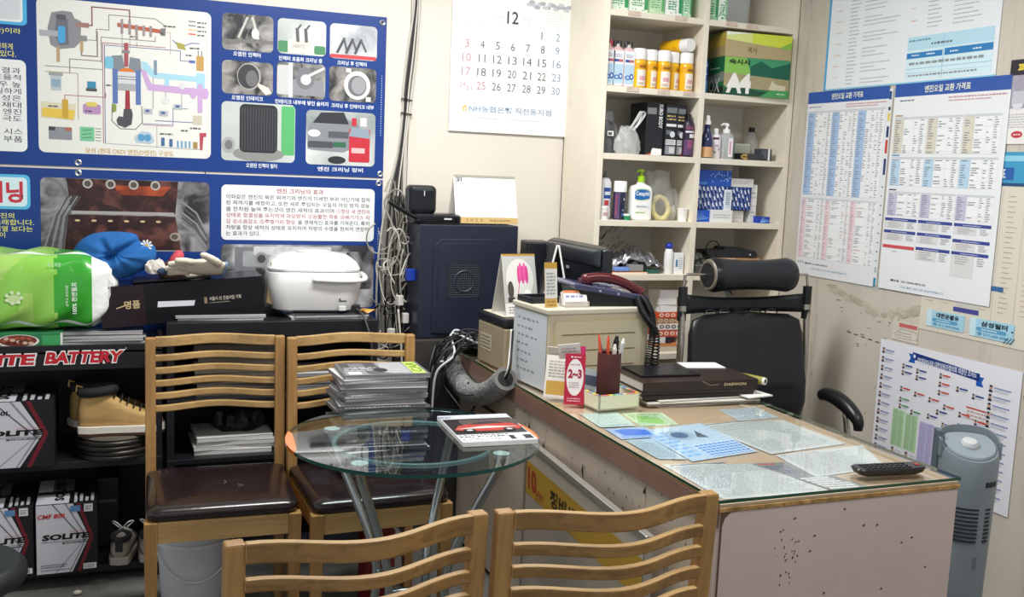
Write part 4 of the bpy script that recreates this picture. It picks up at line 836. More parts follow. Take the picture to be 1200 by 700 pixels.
# cotton gloves
def glove(lab, loc, rot, seed):
    t = thing('cotton_glove', lab, 'glove', loc, 0, 'cotton work gloves', rot); t.scale = (1.2,1.2,1.2); g = M('#e9dfcc',.9,bump=.2,bscale=160,var=.08,scale=20); q = random.Random(seed)
    m = MB(); m.rings([[Vector((x, y*w, z*h+.014)) for y, z in [(math.cos(a*math.pi/8), math.sin(a*math.pi/8)) for a in range(16)]] for x, w, h in ((-.01,.036,.012),(.03,.042,.014),(.06,.044,.013),(.085,.040,.011),(.092,.036,.008))])
    for k, (yy, l, an) in enumerate(((-.032,.062,-.18),(-.011,.072,-.05),(.011,.068,.06),(.031,.052,.2))):
        m.tube([(.08,yy,.013),(.08+l*.5,yy+l*.5*an,.015+q.uniform(-.003,.004)),(.08+l*.95,yy+l*an,.010),(.08+l,yy+l*an*1.05,.010)],[.0115,.011,.0095,.004],10,flat=.8)
    m.tube([(.01,.03,.013),(.035,.058,.014),(.06,.082,.012),(.068,.088,.012)],[.014,.0125,.011,.005],10,flat=.8)
    m.obj('glove_body', g, t, smooth=True)
    MB().tube([(-.012, .037*math.cos(a*math.pi/10), .014+.013*math.sin(a*math.pi/10)) for a in range(20)], .0025, 6, closed=True).obj('cuff_edging', M('#7fa6cc',.7), t, smooth=True)
glove('cream cotton glove with blue cuff, its thumb hanging over the box front', (.345, 3.60, 1.052), (R(32), R(-4), R(184)), 1)
glove('cream cotton glove crumpled behind the other, fingers up', (.33, 3.70, 1.05), (R(-30), R(8), R(158)), 2)
t = thing('dark_rag', 'brown and white rag bunched between the pillow and gloves', 'rag', (.19, 3.68, 1.03)); crumple('rag_body', M('#5a3c30',.8,var=.5,scale=18), [(.05,0),(.055,.02),(.035,.04),(.015,.055)], None, None, None, 51, parent=t)
t = thing('red_glove_tip', 'pink red rubber finger tube sticking out of the rag', 'finger tube', (.185, 3.66, 1.07), rot=(0, R(35), R(10))); MB().tube([(0,0,0),(0,0,.03),(0,0,.055),(0,0,.062)],[.016,.019,.016,.008],14).obj('tube_body', M('#c24a58',.6), t, smooth=True)
t = thing('white_rag', 'white balled rag beside the blue pillow', 'rag', (.135, 3.645, 1.045)); crumple('rag_body', M('#dcd6cc',.85,bump=.2), [(.028,0),(.034,.02),(.024,.045)], None, None, None, 52, parent=t)
MB().ball((.02,-.028,.01),(.018,.006,.012),10,6).obj('blue_patch', M('#33435f',.7), t, smooth=True)

# rice cooker
t = thing('rice_cooker', 'white rice cooker with a carrying handle on the black stand', 'rice cooker', (.69, 3.73, .904), R(-6))
wht = M('#e9e9e8',.28,coat=.3)
def sr(w, d, z, r=.05, oy=0): return [Vector((a, b+oy, z)) for a, b in rrect(-w, -d, w, d, min(r, w*.9, d*.9), 6)]
MB().rings([sr(.125,.10,.0,.05),sr(.15,.125,.012,.06),(sr(.166,.14,.06,.07)),sr(.172,.145,.11,.07),sr(.168,.142,.145,.07),sr(.163,.138,.15,.07)]).obj('body', wht, t, smooth='auto')
MB().rings([sr(.165,.14,.152,.07),sr(.168,.142,.16,.07),sr(.155,.13,.185,.07),sr(.125,.105,.205,.07),sr(.08,.07,.213,.06)]).obj('lid', wht, t, smooth='auto')
MB().rings([sr(.06,.05,.205,.04),sr(.06,.05,.217,.04),sr(.05,.04,.221,.035)]).obj('steam_vent', M('#d2d1cd',.35), t, smooth='auto')
MB().tube(spline([(-.01,-.152,.125),(.10,-.155,.122),(.172,-.13,.124),(.186,-.06,.13),(.186,.05,.13)],6), .0105, 10, flat=.8).obj('carry_handle', M('#e2e2e1',.3), t, smooth=True)
MB().prism([(-.172,.03),(-.12,.02),(-.135,.12),(-.155,.185),(-.165,.13)], -.10, .08, Matrix(((1,0,0,0),(0,0,1,0),(0,1,0,0),(0,0,0,1)))).obj('control_panel', M('#a58f6c',.3), t, bevel=.006)
MB().box(.085,-.147,.045,.112,-.1435,.05).box(.085,-.147,.045,.09,-.1435,.058).obj('emblem', M('#4a4a4c',.4), t)
MB().box(.085,-.1455,.012,.11,-.139,.03).obj('latch_cover', M('#dcdcda',.4), t, bevel=.002)
MB().box(.135,-.12,.005,.165,-.095,.03).obj('socket', M('#1b1b1d',.5), t, bevel=.003)
MB().tube(spline([(.15,-.125,.018),(.17,-.16,.0),(.19,-.195,-.06),(.20,-.20,-.12),(.20,-.20,-.22)],6), .004, 8).obj('power_cord', M('#3e3f42',.5), t, smooth=True)
for x in (-.1,.1): MB().cyl((x,-.07,-.006),(x,-.07,.002),.012).obj('foot', M('#5d87b8' if x < 0 else '#c9c9c9',.5), t)
t = thing('snack_wrapper', 'orange and white torn wrapper beside the rice cooker', 'wrapper', (.87, 3.62, .904)); MB().grid(lambda u,v: Vector((-.035+.07*u,-.025+.05*v,.006+.006*math.sin(9*u+4*v))),8,6).obj('wrapper_film', M('#d8a24a',.4,var=.4,scale=30), t, smooth=True, solid=.001)

# battery cartons
def battery(x, y, z, w, h, dpt, model, lab, rz=0, tape=True):
    t = thing('battery_carton', lab, 'box', (x, y, z), rz, 'battery cartons')
    MB().box(0,0,0,w,dpt,h).obj('carton_box', M('#17171c',.45), t, bevel=.002)
    p = PB(FR(0,-.0003,0)); W_ = '#cfcfd6'
    p.poly([(.003,.003),(w*.58,.003),(w*.86,h*.5),(w*.60,h*.995),(.003,h*.995)], W_, 1)
    p.poly([(w*.66,.003),(w*.72,.003),(w*.93,h*.5),(w*.72,h*.995),(w*.66,h*.995),(w*.87,h*.5)], '#6d1a26', 1)
    p.poly([(w*.53,.003),(w*.55,.003),(w*.83,h*.5),(w*.5,h*.995),(w*.47,h*.995),(w*.80,h*.5)], '#8e8e98', 2)
    p.poly([(w*.27,h*.995),(w*.29,h*.995),(w*.80,h*.45),(w*.78,h*.45)], '#56565e', 3); p.poly([(w*.30,.003),(w*.33,.003),(w*.82,h*.5),(w*.80,h*.5)], '#a2a2ac', 2)
    p.text('SOLITE', w*.10, h*.49, w*.86, h*.575, '#0d0d10', 4, .05, .15); p.rect(w*.08,h*.462,w*.84,h*.468,'#0d0d10',4); p.text('올라이트배터리', w*.42, h*.425, w*.82, h*.45, '#222', 4, .03)
    p.text('SPORT DRIVE', w*.55, h*.59, w*.9, h*.603, '#c23b46', 5); p.text(model, w*.03, h*.80, w*.48, h*.865, '#c8323c' if '80' in model else '#26262a', 4, .03, .15)
    if '80' in model:
        p.rect(w*.76,h*.04,w*.97,h*.12,'#e4e4e2',4); [p.rect(w*(.78+.02*k),h*.05,w*(.787+.02*k),h*.11,'#222',5) for k in range(8)]
        p.scribble(w*.08,h*.09,w*.5,h*.15,2,'#6a6a70',4,2); p.scribble(w*.08,h*.05,w*.6,h*.075,1,'#6a6a70',4,6)
    if tape: p.rect(w*.56,h*.88,w*.72,h*.965,'#5c86b4',6); p.rect(w*.78,h*.87,w*.92,h*.98,'#dcdce0',6); p.scribble(w*.80,h*.89,w*.90,h*.96,3,'#666',7,2)
    p.obj('printed_front', t)
    p = PB(FT(0,0,h+.0003)); p.rect(.003,.003,w*.54,dpt-.003,W_,1); p.rect(w*.0,dpt*.38,w*.6,dpt*.5,'#2b2b30',2); p.rect(w*.25,dpt*.5,w*.6,dpt*.995,'#6d6d74',2); p.text('SOLITE',w*.3,dpt*.12,w*.46,dpt*.86,'#0d0d10',3,.05,rot=90); p.rect(w*.62,.004,w*.66,dpt*.4,'#cfcfd6',2)
    for k in range(4): p.rect(w*(.62+.09*k),dpt*.04,w*(.67+.09*k),dpt*(.2+.14*(k%2)),'#b9b9c0',3)
    p.obj('printed_top', t)
battery(-.247,3.50,.055,.19,.24,.27,'CMF 80R','battery carton marked CMF 80R on the bottom shelf')
battery(-.442,3.50,.055,.19,.24,.27,'CMF 80R','battery carton half hidden by the stool on the bottom shelf',R(1))
battery(-.43,3.50,.425,.245,.222,.27,'CMF 60L','battery carton marked CMF 60L on the middle shelf', tape=False)
t = thing('black_carton', 'plain black carton behind the bottom shelf battery cartons', 'box', (-.06, 3.72, .055)); MB().box(0,0,0,.07,.18,.25).obj('carton_box', M('#1b1c20',.5), t, bevel=.002); MB().box(.005,-.0006,.16,.06,0,.17).obj('label_strip', M('#55565c',.5), t)

# hiking boots on a stack of brake discs
dm = M('#3a3733',.4,.5,var=.2,scale=12)
zz = .425
for k, (lab) in enumerate(('bottom dark round disc of the stack under the boots','second dark disc from the bottom under the boots','third dark disc from the bottom under the boots','fourth dark disc from the bottom under the boots')):
    place(MB().lathe([(.05,0),(.118,0),(.122,.004),(.122,.012),(.118,.016),(.06,.016)],40).obj('brake_disc', dm, None, smooth='auto'), lab, 'disc', (-.005+.006*math.sin(k*2), 3.63, zz), 0, 'discs under the boots'); zz += .0165
place(MB().lathe([(.04,0),(.112,0),(.118,.005),(.112,.012),(.05,.014)],40).obj('rubber_pad', M('#5d554c',.8), None, smooth='auto'), 'flat brown rubber pad on top of the dark discs', 'pad', (-.002, 3.63, zz), 0); zz += .0145
def boot(lab, loc, rz):
    t = thing('hiking_boot', lab, 'boot', loc, rz, 'tan hiking boots'); tan = M('#c9a468',.7,var=.15,scale=14,bump=.1); 
    def sec(x, w, z0, z1): return [Vector((x, w*math.cos(a)*(.75+.25*abs(math.sin(a))), z0+(z1-z0)*(.5+.5*math.sin(a)))) for a in [2*math.pi*k/16 for k in range(16)]]
    MB().rings([sec(-.086,.014,.03,.085),sec(-.078,.033,.022,.135),(sec(-.05,.041,.02,.155)),sec(-.01,.043,.02,.158),sec(.025,.043,.02,.135),sec(.06,.046,.02,.105),sec(.11,.049,.02,.082),sec(.15,.044,.02,.07),sec(.175,.03,.022,.058),sec(.185,.01,.03,.045)]).obj('upper', tan, t, smooth=True, sub=1)
    MB().tube([(-.022+.052*math.cos(a), .033*math.sin(a), .150+.006*math.cos(a)) for a in [2*math.pi*k/16 for k in range(16)]], .017, 10, closed=True).obj('collar', M('#1f2022',.8), t, smooth=True)
    def so(x0, x1, z0, z1, w, wz): return MB().rings([[Vector((x, y, z)) for x, y in [(-.09,0),(-.085,-.03),(-.05,-.042),(0,-.04),(.06,-.046),(.12,-.052),(.165,-.042),(.19,-.018),(.192,.015),(.165,.042),(.11,.05),(.04,.044),(-.05,.042),(-.085,.03)]] for z in (z0, z1)])
    so(0,0,.008,.03,0,0).obj('midsole', M('#e6e0d4',.6), t, smooth='auto', bevel=.004); so(0,0,0,.009,0,0).obj('outsole', M('#4a3020',.8), t)
    for k in range(5): x = .028+.02*k; z = .145-.0125*k; MB().tube([(x,-.026,z-.018),(x+.006,-.012,z-.002),(x+.006,.012,z-.002),(x,.026,z-.018)],.0028,6).obj('lace', M('#2b2620',.8), t, smooth=True)
    MB().tube([(-.075,.0,.135),(-.09,0,.15),(-.088,0,.168),(-.07,0,.16)],.004,8).obj('pull_loop', tan, t, smooth=True)
boot('tan hiking boot with a white midsole, nearer of the pair', (-.03, 3.585, zz), 0)
boot('tan hiking boot, farther of the pair, mostly hidden', (-.065, 3.71, zz), R(25))
# sneakers
def sneaker(lab, loc, rz):
    t = thing('sneaker', lab, 'shoe', loc, rz, 'grey sneakers')
    def sec(x, w, z1): return [Vector((x, w*math.cos(a), .018+(z1-.018)*(.5+.5*math.sin(a)))) for a in [2*math.pi*k/14 for k in range(14)]]
    MB().rings([sec(-.085,.012,.06),sec(-.078,.03,.085),sec(-.04,.036,.088),sec(.0,.038,.095),(sec(.05,.043,.08)),sec(.1,.044,.065),sec(.14,.03,.05),sec(.15,.01,.035)]).obj('upper', M('#9b958a',.8,bump=.15), t, smooth=True, sub=1)
    MB().rings([[Vector((x, y, z)) for x, y in [(-.088,0),(-.08,-.03),(-.03,-.038),(.05,-.045),(.11,-.045),(.15,-.02),(.152,.015),(.11,.042),(.03,.042),(-.05,.038),(-.08,.03)]] for z in (0,.028)]).obj('sole', M('#a8a196',.7), t, bevel=.004)
    MB().box(-.0895,-.012,.05,-.083,.012,.095).obj('heel_tab', M('#26262a',.7), t, bevel=.003)
    MB().tube([(-.035+.04*math.cos(a), .027*math.sin(a), .088) for a in [2*math.pi*k/14 for k in range(14)]], .010, 8, closed=True).obj('collar', M('#2d2a2c',.8), t, smooth=True)
    for k in range(4): MB().tube([(.01+.018*k,-.026,.085-.005*k),(.016+.018*k,0,.1-.006*k),(.01+.018*k,.026,.085-.005*k)],.0028,6).obj('lace', M('#dcdad4',.7), t, smooth=True)
    for s in (-1,1): MB().tube(spline([(.01,0,.1),(.0,.02*s,.125),(.02,.035*s,.12),(.015,.012*s,.10)],5),.0025,6).obj('lace_bow', M('#e6e4de',.7), t, smooth=True)
sneaker('grey sneaker with a white lace bow, left of the pair on the bottom shelf', (.02, 3.60, .055), R(82)); sneaker('grey sneaker half behind the left chair leg', (.112, 3.60, .055), R(86))
t = thing('step_stool', 'round dark stool seat at the lower left corner', 'stool', (-.36, 2.62, 0)); lathe_obj('seat_pad', [(.02,.46),(.14,.455),(.155,.44),(.158,.42),(.15,.405),(.02,.40)], M('#23272a',.45,var=.1,scale=30), t, 40)
for k in range(4): a = R(45+90*k); MB().tube([(.11*math.cos(a),.11*math.sin(a),.41),(.15*math.cos(a),.15*math.sin(a),0)],.012,10).obj('leg', M('#8a8c90',.3,.9), t, smooth='auto')
# ================================================================== WOODEN CHAIRS
beech = M('#bf9c66', .42, var=.14, scale=3.5, grain=('x', '#8a6238', .35), coat=.15, dirt=('#5e4226', 6, .52, .55, (.5,1,1)))
beechv = M('#ae8650', .42, var=.16, scale=3.5, grain=('z', '#83592f', .4), coat=.15, dirt=('#5a3a1e', 6, .52, .55, (1,1,.4)))
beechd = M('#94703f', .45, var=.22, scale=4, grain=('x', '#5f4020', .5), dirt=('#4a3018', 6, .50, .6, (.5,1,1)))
vinyl = M('#24191a', .24, var=.2, scale=12, bump=.12, bscale=14, coat=.25)
def make_chair(label, loc, rz):
    t = thing('wooden_chair', label, 'chair', loc, rz, 'beech chairs round the glass table')
    W2 = .216      # origin: between rear posts on the floor, seat towards -y
    for s in (-1, 1):
        x = s*(W2-.016)
        pr = [(x-.016, x+.016, -.045+.0, -.01, 0), (x-.016, x+.016, -.022, .014, .42), (x-.016, x+.016, -.02, .012, .50), (x-.0155, x+.0155, .006, .034, .88)]
        MB().rings([[Vector((a,c,z)),Vector((b,c,z)),Vector((b,d,z)),Vector((a,d,z))] for a,b,c,d,z in [(p[0],p[1],p[2],p[3],p[4]) for p in pr]]).obj('rear_leg', beechv, t, bevel=.004)
        MB().rings([[Vector((x-w,-.395-w,z)),Vector((x+w,-.395-w,z)),Vector((x+w,-.395+w,z)),Vector((x-w,-.395+w,z))] for z, w in ((0,.014),(.425,.0185))]).obj('front_leg', beechv, t, bevel=.003)
        MB().box(x-.011,-.376,.37,x+.011,-.02,.422).obj('side_rail', M('#c2924f',.42,var=.14,scale=3.5,grain=('y','#83562a',.5),coat=.15), t, bevel=.002)
    MB().box(-W2+.034,-.408,.362,W2-.034,-.384,.424).obj('front_rail', beech, t, bevel=.002)
    MB().box(-W2+.032,-.02,.37,W2-.032,.0,.42).obj('back_rail', beech, t, bevel=.002)
    MB().rings([[Vector((a, b-.20, z)) for a, b in rrect(-w, -d, w, d, .035, 6)] for z, w, d in ((.423,.200,.200),(.43,.210,.209),(.445,.213,.212),(.457,.207,.206),(.464,.18,.18),(.467,.10,.10))]).obj('seat', vinyl, t, smooth=True)
    zs = [(.848,.033)]+[(.812-.0405*k-.022+.012, .021) for k in range(5)]
    for zb, h in zs:
        y0 = .012+.020*(zb-.5)/.38; n = 16; pts = []
        bow = .054
        rs = []
        for k in range(n+1):
            u = -1+2*k/n; x = u*(W2-.030); s_ = .5+.5*math.cos(math.pi*u); yy = y0+bow*s_
            rs.append([Vector((x, yy-.008, zb)), Vector((x, yy+.008, zb)), Vector((x, yy+.008, zb+h)), Vector((x, yy-.008, zb+h))])
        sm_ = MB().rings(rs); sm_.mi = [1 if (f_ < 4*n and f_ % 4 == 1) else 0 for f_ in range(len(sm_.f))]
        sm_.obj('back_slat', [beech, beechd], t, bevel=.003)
    return t
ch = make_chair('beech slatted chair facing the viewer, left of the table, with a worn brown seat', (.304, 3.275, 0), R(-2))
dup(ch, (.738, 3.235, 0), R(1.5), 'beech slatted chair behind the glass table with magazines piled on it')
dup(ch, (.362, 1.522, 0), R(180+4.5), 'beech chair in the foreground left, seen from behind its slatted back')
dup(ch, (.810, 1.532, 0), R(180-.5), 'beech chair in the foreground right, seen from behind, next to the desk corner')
# scuffs on the first seat
sc_ = MB(); 
for a in (((.01,-.22),(.018,-.205)),((.018,-.205),(.012,-.19)),((.05,-.235),(.065,-.25)),((.05,-.25),(.058,-.262))): 
    (x0,y0),(x1,y1) = a; sc_.tube([(x0,y0,.4675),(x1,y1,.4675)], .0012, 5)
sc_.obj('scuff_marks', M('#6d6462',.6), ch)

# magazines on the chair behind the table
q = random.Random(77); cols = ['#707276','#c9cacb','#3c3d42','#e2e3e4','#55575c','#9fa1a6','#b5322e','#2b4f8e']; z = .467
NM = 24
names = ['bottom','second from bottom','third from bottom','fourth from bottom','fifth from bottom','sixth from bottom','seventh from bottom','eighth from bottom','ninth from bottom','tenth from bottom','eleventh from bottom','twelfth from bottom']
for k in range(NM):
    h = .0135; top = k == NM-1
    lab = 'black and white car magazine on top of the tall pile on the chair' if top else 'magazine in the chair pile, '+(names[k] if k < 12 else (['top','second from top','third from top','fourth from top','fifth from top','sixth from top','seventh from top','eighth from top','ninth from top','tenth from top','eleventh from top','twelfth from top'][NM-1-k]))
    t = paper(.80+q.uniform(-.012,.012), 3.13+q.uniform(-.01,.01), z, .268+q.uniform(-.01,.012), .20, h, R(q.uniform(-5,5)), cols[q.randrange(6 if k > 6 else 8)], lab, 'magazines piled on the chair', pg=('#77777a','#a9a9a9','#5a5a5e','#8d8d8f','#9a9a9b')[q.randrange(5)])
    if top:
        p = PB(FT(0,0,h)); p.rect(-.132,-.098,.13,.098,'#8d8f94',1); p.rect(-.13,-.02,-.01,.095,'#4e5056',2); p.rect(-.12,-.09,-.08,-.05,'#e4e4e2',3); p.rect(-.10,.0,-.05,.08,'#77797e',3); p.rect(-.06,-.09,.06,.03,'#5c5e64',3,.02); p.rect(.085,-.09,.128,.09,'#b9d46a',3)
        p.poly([(-.01,-.06),(.02,-.085),(.08,-.08),(.08,.09),(.0,.09)], '#a7a9ae', 3); p.text('CAR', .09, -.07, .125, .08, '#6d8a2a', 4, .02, rot=90); p.scribble(-.125,-.04,-.02,.02,3,'#c9cacc',4,2); p.ell(-.01,-.03,.022,.03,'#2c2d31',4); p.obj('printed_cover', t)
    elif k % 3 == 1:
        p = PB(FR(-.12,-.1012,0)); p.scribble(0,.002,.23,.011,1,'#dadada',1,k); p.obj('spine_print', t)
    z += h

# ================================================================== ROUND GLASS TABLE
def clearglass(tint, ior=1.5, key='g'):
    m = bpy.data.materials.new('clear_glass_'+key); m.use_nodes = True; nt = m.node_tree; N = nt.nodes; L = nt.links; N.clear()
    o = N.new('ShaderNodeOutputMaterial'); mx = N.new('ShaderNodeMixShader'); f = N.new('ShaderNodeFresnel'); f.inputs[0].default_value = ior
    t = N.new('ShaderNodeBsdfTransparent'); t.inputs[0].default_value = (*tint, 1); g = N.new('ShaderNodeBsdfGlossy'); g.inputs['Roughness'].default_value = .02; g.inputs[0].default_value = (1,1,1,1)
    L.new(f.outputs[0], mx.inputs[0]); L.new(t.outputs[0], mx.inputs[1]); L.new(g.outputs[0], mx.inputs[2]); L.new(mx.outputs[0], o.inputs[0]); return m
cg = clearglass((.72,.85,.84), 1.6, 'table'); edge = M('#0f4a45', .1, coat=.5)
TC = (.755, 2.555)
t = thing('glass_table', 'round clear glass table on four curved steel legs', 'table', (TC[0], TC[1], 0))
def disc(r, z0, z1, top, side, name):
    m = MB(); n = 72; rg = lambda rr, z: [(rr*math.cos(2*math.pi*k/n), rr*math.sin(2*math.pi*k/n), z) for k in range(n)]
    m.add(rg(r, z1), [tuple(range(n))]); m.mat(1).rings([[Vector(v) for v in rg(r-.001, z0)], [Vector(v) for v in rg(r, z0+.001)], [Vector(v) for v in rg(r, z1-.001)], [Vector(v) for v in rg(r, z1)]], caps=False)
    return m.obj(name, [top, side], t)
disc(.342, .710, .72, cg, edge, 'glass_top')
# translucent orange rim band at the left and right
for a0, a1 in ((158, 192), (-16, 34)):
    m = MB(); n = 14; pts = []
    for k in range(n+1):
        a = R(a0+(a1-a0)*k/n); w = (.022 if a0 > 0 else .034)*math.sin(math.pi*k/n)**.6+.001; pts.append([Vector(((.3415-w)*math.cos(a), (.3415-w)*math.sin(a), .7205)), Vector((.3425*math.cos(a), .3425*math.sin(a), .7205)), Vector((.3425*math.cos(a), .3425*math.sin(a), .7085)), Vector(((.3415-w)*math.cos(a), (.3415-w)*math.sin(a), .7085))])
    m.rings(pts).obj('orange_rim', M('#e0762a', .25, coat=.5), t)
MB().tube([(.215*math.cos(2*math.pi*k/64), .215*math.sin(2*math.pi*k/64), .7035) for k in range(64)], .0065, 10, closed=True).obj('ring_tube', M('#9fbcc0', .2, alpha=.45), t, smooth=True)
chrome = M('#aab2b4', .16, .95)
for k, a in enumerate((222, 318, 48, 138)):
    c, s = math.cos(R(a)), math.sin(R(a)); prof = [(.255,.7),(.245,.66),(.19,.55),(.13,.42),(.105,.32),(.12,.2),(.19,.07),(.23,.012)]
    MB().tube(spline([(r*c, r*s, z) for r, z in prof], 6), .0125, 12).obj('leg', chrome, t, smooth=True)
    MB().cyl((.255*c,.255*s,.70),(.255*c,.255*s,.71),.022).obj('suction_pad', M('#c9d4d4',.3), t)
    MB().cyl((.23*c,.23*s,0),(.23*c,.23*s,.012),.02).obj('foot', M('#26282a',.6), t)
for a in (0, 90): MB().tube([(.105*math.cos(R(a+b)), .105*math.sin(R(a+b)), .32) for b in (42, 138+0, 222)][:2]+[(.105*math.cos(R(a+222)), .105*math.sin(R(a+222)), .32)], .004, 8).obj('cross_wire', chrome, t, smooth=True)
# open magazine on the table
t = thing('car_magazine', 'glossy magazine with a red sports car cover on the glass table', 'magazine', (.965, 2.562, .7212), R(-3.5))
MB().rings([[Vector((x, y, z)) for x, y in rrect(-.105,-.145,.105,.145,.002)] for z in (0,.0105)]).obj('pages', M('#e6e6e4',.6,var=.05,scale=60), t)
p = PB(FT(0,0,.0107)); p.rect(-.105,-.145,.105,.145,'#b3b8bd',1); p.rect(-.102,-.085,.102,.098,M('#2f2a2a',.25,var=.3,scale=18),2); p.rect(-.06,.03,.108,.085,'#4c4240',3,.01)
p.poly([(-.095,-.02),(-.075,.02),(-.02,.045),(.04,.05),(.09,.03),(.105,-.005),(.09,-.03),(.02,-.04),(-.06,-.038)], '#a8362e', 4); p.poly([(-.04,.03),(-.01,.055),(.04,.057),(.065,.038)], '#26282e', 5); p.poly([(-.09,-.012),(.0,.012),(.10,-.004),(.02,-.012)], '#e2c0b8', 5)
p.ell(-.055,-.03,.018,.016,'#1a1a1c',6); p.ell(.06,-.03,.018,.016,'#1a1a1c',6); p.ell(-.055,-.03,.009,.008,'#b9bbbf',7); p.ell(.06,-.03,.009,.008,'#b9bbbf',7)
p.text('CARPOINT', -.06, .105, .10, .137, '#e6ebf0', 3, .05, .1); p.scribble(-.105,.108,-.07,.13,2,'#5a6a88',3,2)
p.rect(-.105,-.135,.105,-.068,'#eceef0',2); p.scribble(-.10,-.082,.06,-.072,1,'#30333a',3,3,hgt=.8); p.text('RED POWER', -.10, -.10, .03, -.087, '#1f2126', 3, .03); p.scribble(-.10,-.13,.02,-.108,2,'#50545c',3,5); p.rect(.035,-.13,.10,-.09,'#2b2c30',3); p.rect(.05,-.128,.075,-.095,'#d9dadc',4)
p.obj('printed_cover', t)

# ================================================================== DESK
lam = M('#bbae9d', .5, var=.12, scale=5, bump=.06, bscale=30, dirt=('#6f5f4e', 6, .6, .45, (1,.7,1.2)))
dk = thing('office_desk', 'long laminate desk with a glass top and pinkish chipped end panel', 'desk', (1.235, 1.80, 0))
DL, DW_ = 1.79, .685
MB().box(.0,.0,.715,DW_,DL,.7385).obj('desk_top', M('#b9a48c',.45,var=.06,scale=5), dk)
MB().box(-.0035,.0,.7365,-.0005,DL,.741).obj('veneer_edge', M('#7b5a38',.6), dk)
MB().box(-.004,.0,.685,.0,DL,.7365).obj('edge_band', M('#86685b',.45,var=.12,scale=8), dk, bevel=.001)
for k, (a, b) in enumerate(((0,.33),(.332,.96),(.962,1.56),(1.562,1.79))): MB().box(.004,a,.02,.02,b,.685).obj('side_panel', lam, dk, bevel=.0015)
e = MB().box(.0,-.004,.02,DW_,.014,.722)
e.obj('end_panel', M('#c3b2ac',.42,var=.07,scale=3,bump=.03,bscale=25), dk, bevel=.006)
MB().box(-.002,-.006,.722,DW_+.002,.012,.732).obj('worn_edge', M('#a5814c',.7,var=.45,scale=40,bump=.5,bscale=90), dk, bevel=.001)
p = PB(FR(0,-.0043,0)); q = random.Random(6)
for k in range(26): x, z = .19+.035*q.gauss(0,.5), .60+.05*q.gauss(0,.7); p.ell(x,z,.0012+.0012*q.random(),.001+.003*q.random(),'#3b3029',1,7)
for x, z in ((.26,.643),(.25,.607),(.40,.655),(.20,.69),(.34,.70),(.44,.652),(.52,.60),(.60,.53),(.55,.61),(.3,.5),(.47,.49)): p.poly([(x-.004,z-.002),(x+.003,z-.001),(x+.004,z+.002),(x-.001,z+.003)], '#3b3029', 1)
p.poly([(0,.10),(0,.722),(.028,.722),(.012,.708),(.006,.69),(.005,.3),(.004,.1)], '#5a4636', 1)
p.obj('chips', dk)
p = PB(FL(.0035,0,0)); 
for k in range(120):
    y = -q.uniform(.1,1.9); z = q.uniform(.5,.68); s = q.uniform(.002,.006); p.poly([(y,z),(y+s,z-s*.4),(y+s*.6,z+s*1.6)], '#5c4a3a', 1)
p.poly([(-.345,.655),(-.335,.675),(-.33,.655)], '#2b1f16', 2)
for y, z in ((-.98,.60),(-1.1,.63),(-.7,.61)): p.poly([(y,z),(y+.01,z+.02),(y+.014,z-.03)], '#4a3a2c', 2)
p.obj('scratches', dk)
MB().box(DW_-.02,.014,.02,DW_,1.78,.715).obj('side_panel', lam, dk); MB().box(-.006,1.1,.60,.0035,1.78,.606).obj('trim_strip', M('#4b3f35',.6), dk)
dg = clearglass((.96,.98,.97), 1.5, 'desk')
GL = thing('desk_glass', 'thick clear glass sheet with a green edge covering the desk', 'glass', (1.231, 1.795, .7425))
m = MB(); m.add([(0,0,.0075),(.692,0,.0075),(.692,1.79,.0075),(0,1.79,.0075)], [(0,1,2,3)]); m.mat(1)
m.add([(0,0,0),(.692,0,0),(.692,1.79,0),(0,1.79,0),(0,0,.0075),(.692,0,.0075),(.692,1.79,.0075),(0,1.79,.0075)], [(0,1,5,4),(1,2,6,5),(2,3,7,6),(3,0,4,7)]); m.obj('glass_sheet', [dg, M('#1c4a35',.12,coat=.4)], GL)
# papers under the glass (z = .7392 .. .741): corners taken in desk plan, metres
k_ = [0]
def flat(lab, pts, col, group=None, fn=None, cat='paper', z=None, name='paper_sheet'):
    k_[0] += 1; x0, y0 = pts[0]; zz = (.7393+.0003*(k_[0] % 9)) if z is None else z
    m = MB().prism([(x-x0, y-y0) for x, y in pts], 0, .00022); o = m.obj(name, M(col,.6), None); place(o, lab, cat, (x0, y0, zz), 0, group)
    if fn:
        ux, uy = pts[1][0]-x0, pts[1][1]-y0; vx, vy = pts[-1][0]-x0, pts[-1][1]-y0
        p = PB(Matrix(((ux,vx,0,0),(uy,vy,0,0),(0,0,1,.00024),(0,0,0,1))), .00006); fn(p); p.obj('print', o)
    return o
def form(seed, rows=26, col='#87929a'):
    def f(p):
        p.rect(.05,.93,.6,.96,col,1)
        for i in range(rows): p.rect(.05,.05+i*.86/rows,.95,.054+i*.86/rows,'#9aa4a8',1)
        for x in (.05,.2,.34,.5,.7,.95): p.rect(x,.05,x+.003,.91,'#99a3a7',1)
        p.scribble(.07,.06,.93,.9,rows,col,2,seed,hgt=.3)
    return f
PAP = '#c3c9c9'
flat('large white price form at the near left of the desk', [(1.262,1.826),(1.545,1.815),(1.50,2.05),(1.262,2.10)], PAP, 'papers under the desk glass', form(1,20))
def darkcard(p): p.rect(0,0,1,1,'#7f8486',1); p.scribble(.08,.05,.9,.45,6,'#e2e6e6',2,3,hgt=.7); p.scribble(.08,.6,.7,.9,4,'#5c6a84',2,5); p.rect(.1,.93,.5,.97,'#b5545a',2)
flat('dark grey advertising card beside the large price form', [(1.555,1.815),(1.665,1.806),(1.53,2.04),(1.49,2.05)], '#8a8f90', 'papers under the desk glass', darkcard)
flat('wide pale form under the glass near the remote control', [(1.585,1.915),(1.82,1.935),(1.91,2.13),(1.60,2.10)], PAP, 'papers under the desk glass', form(2,16))
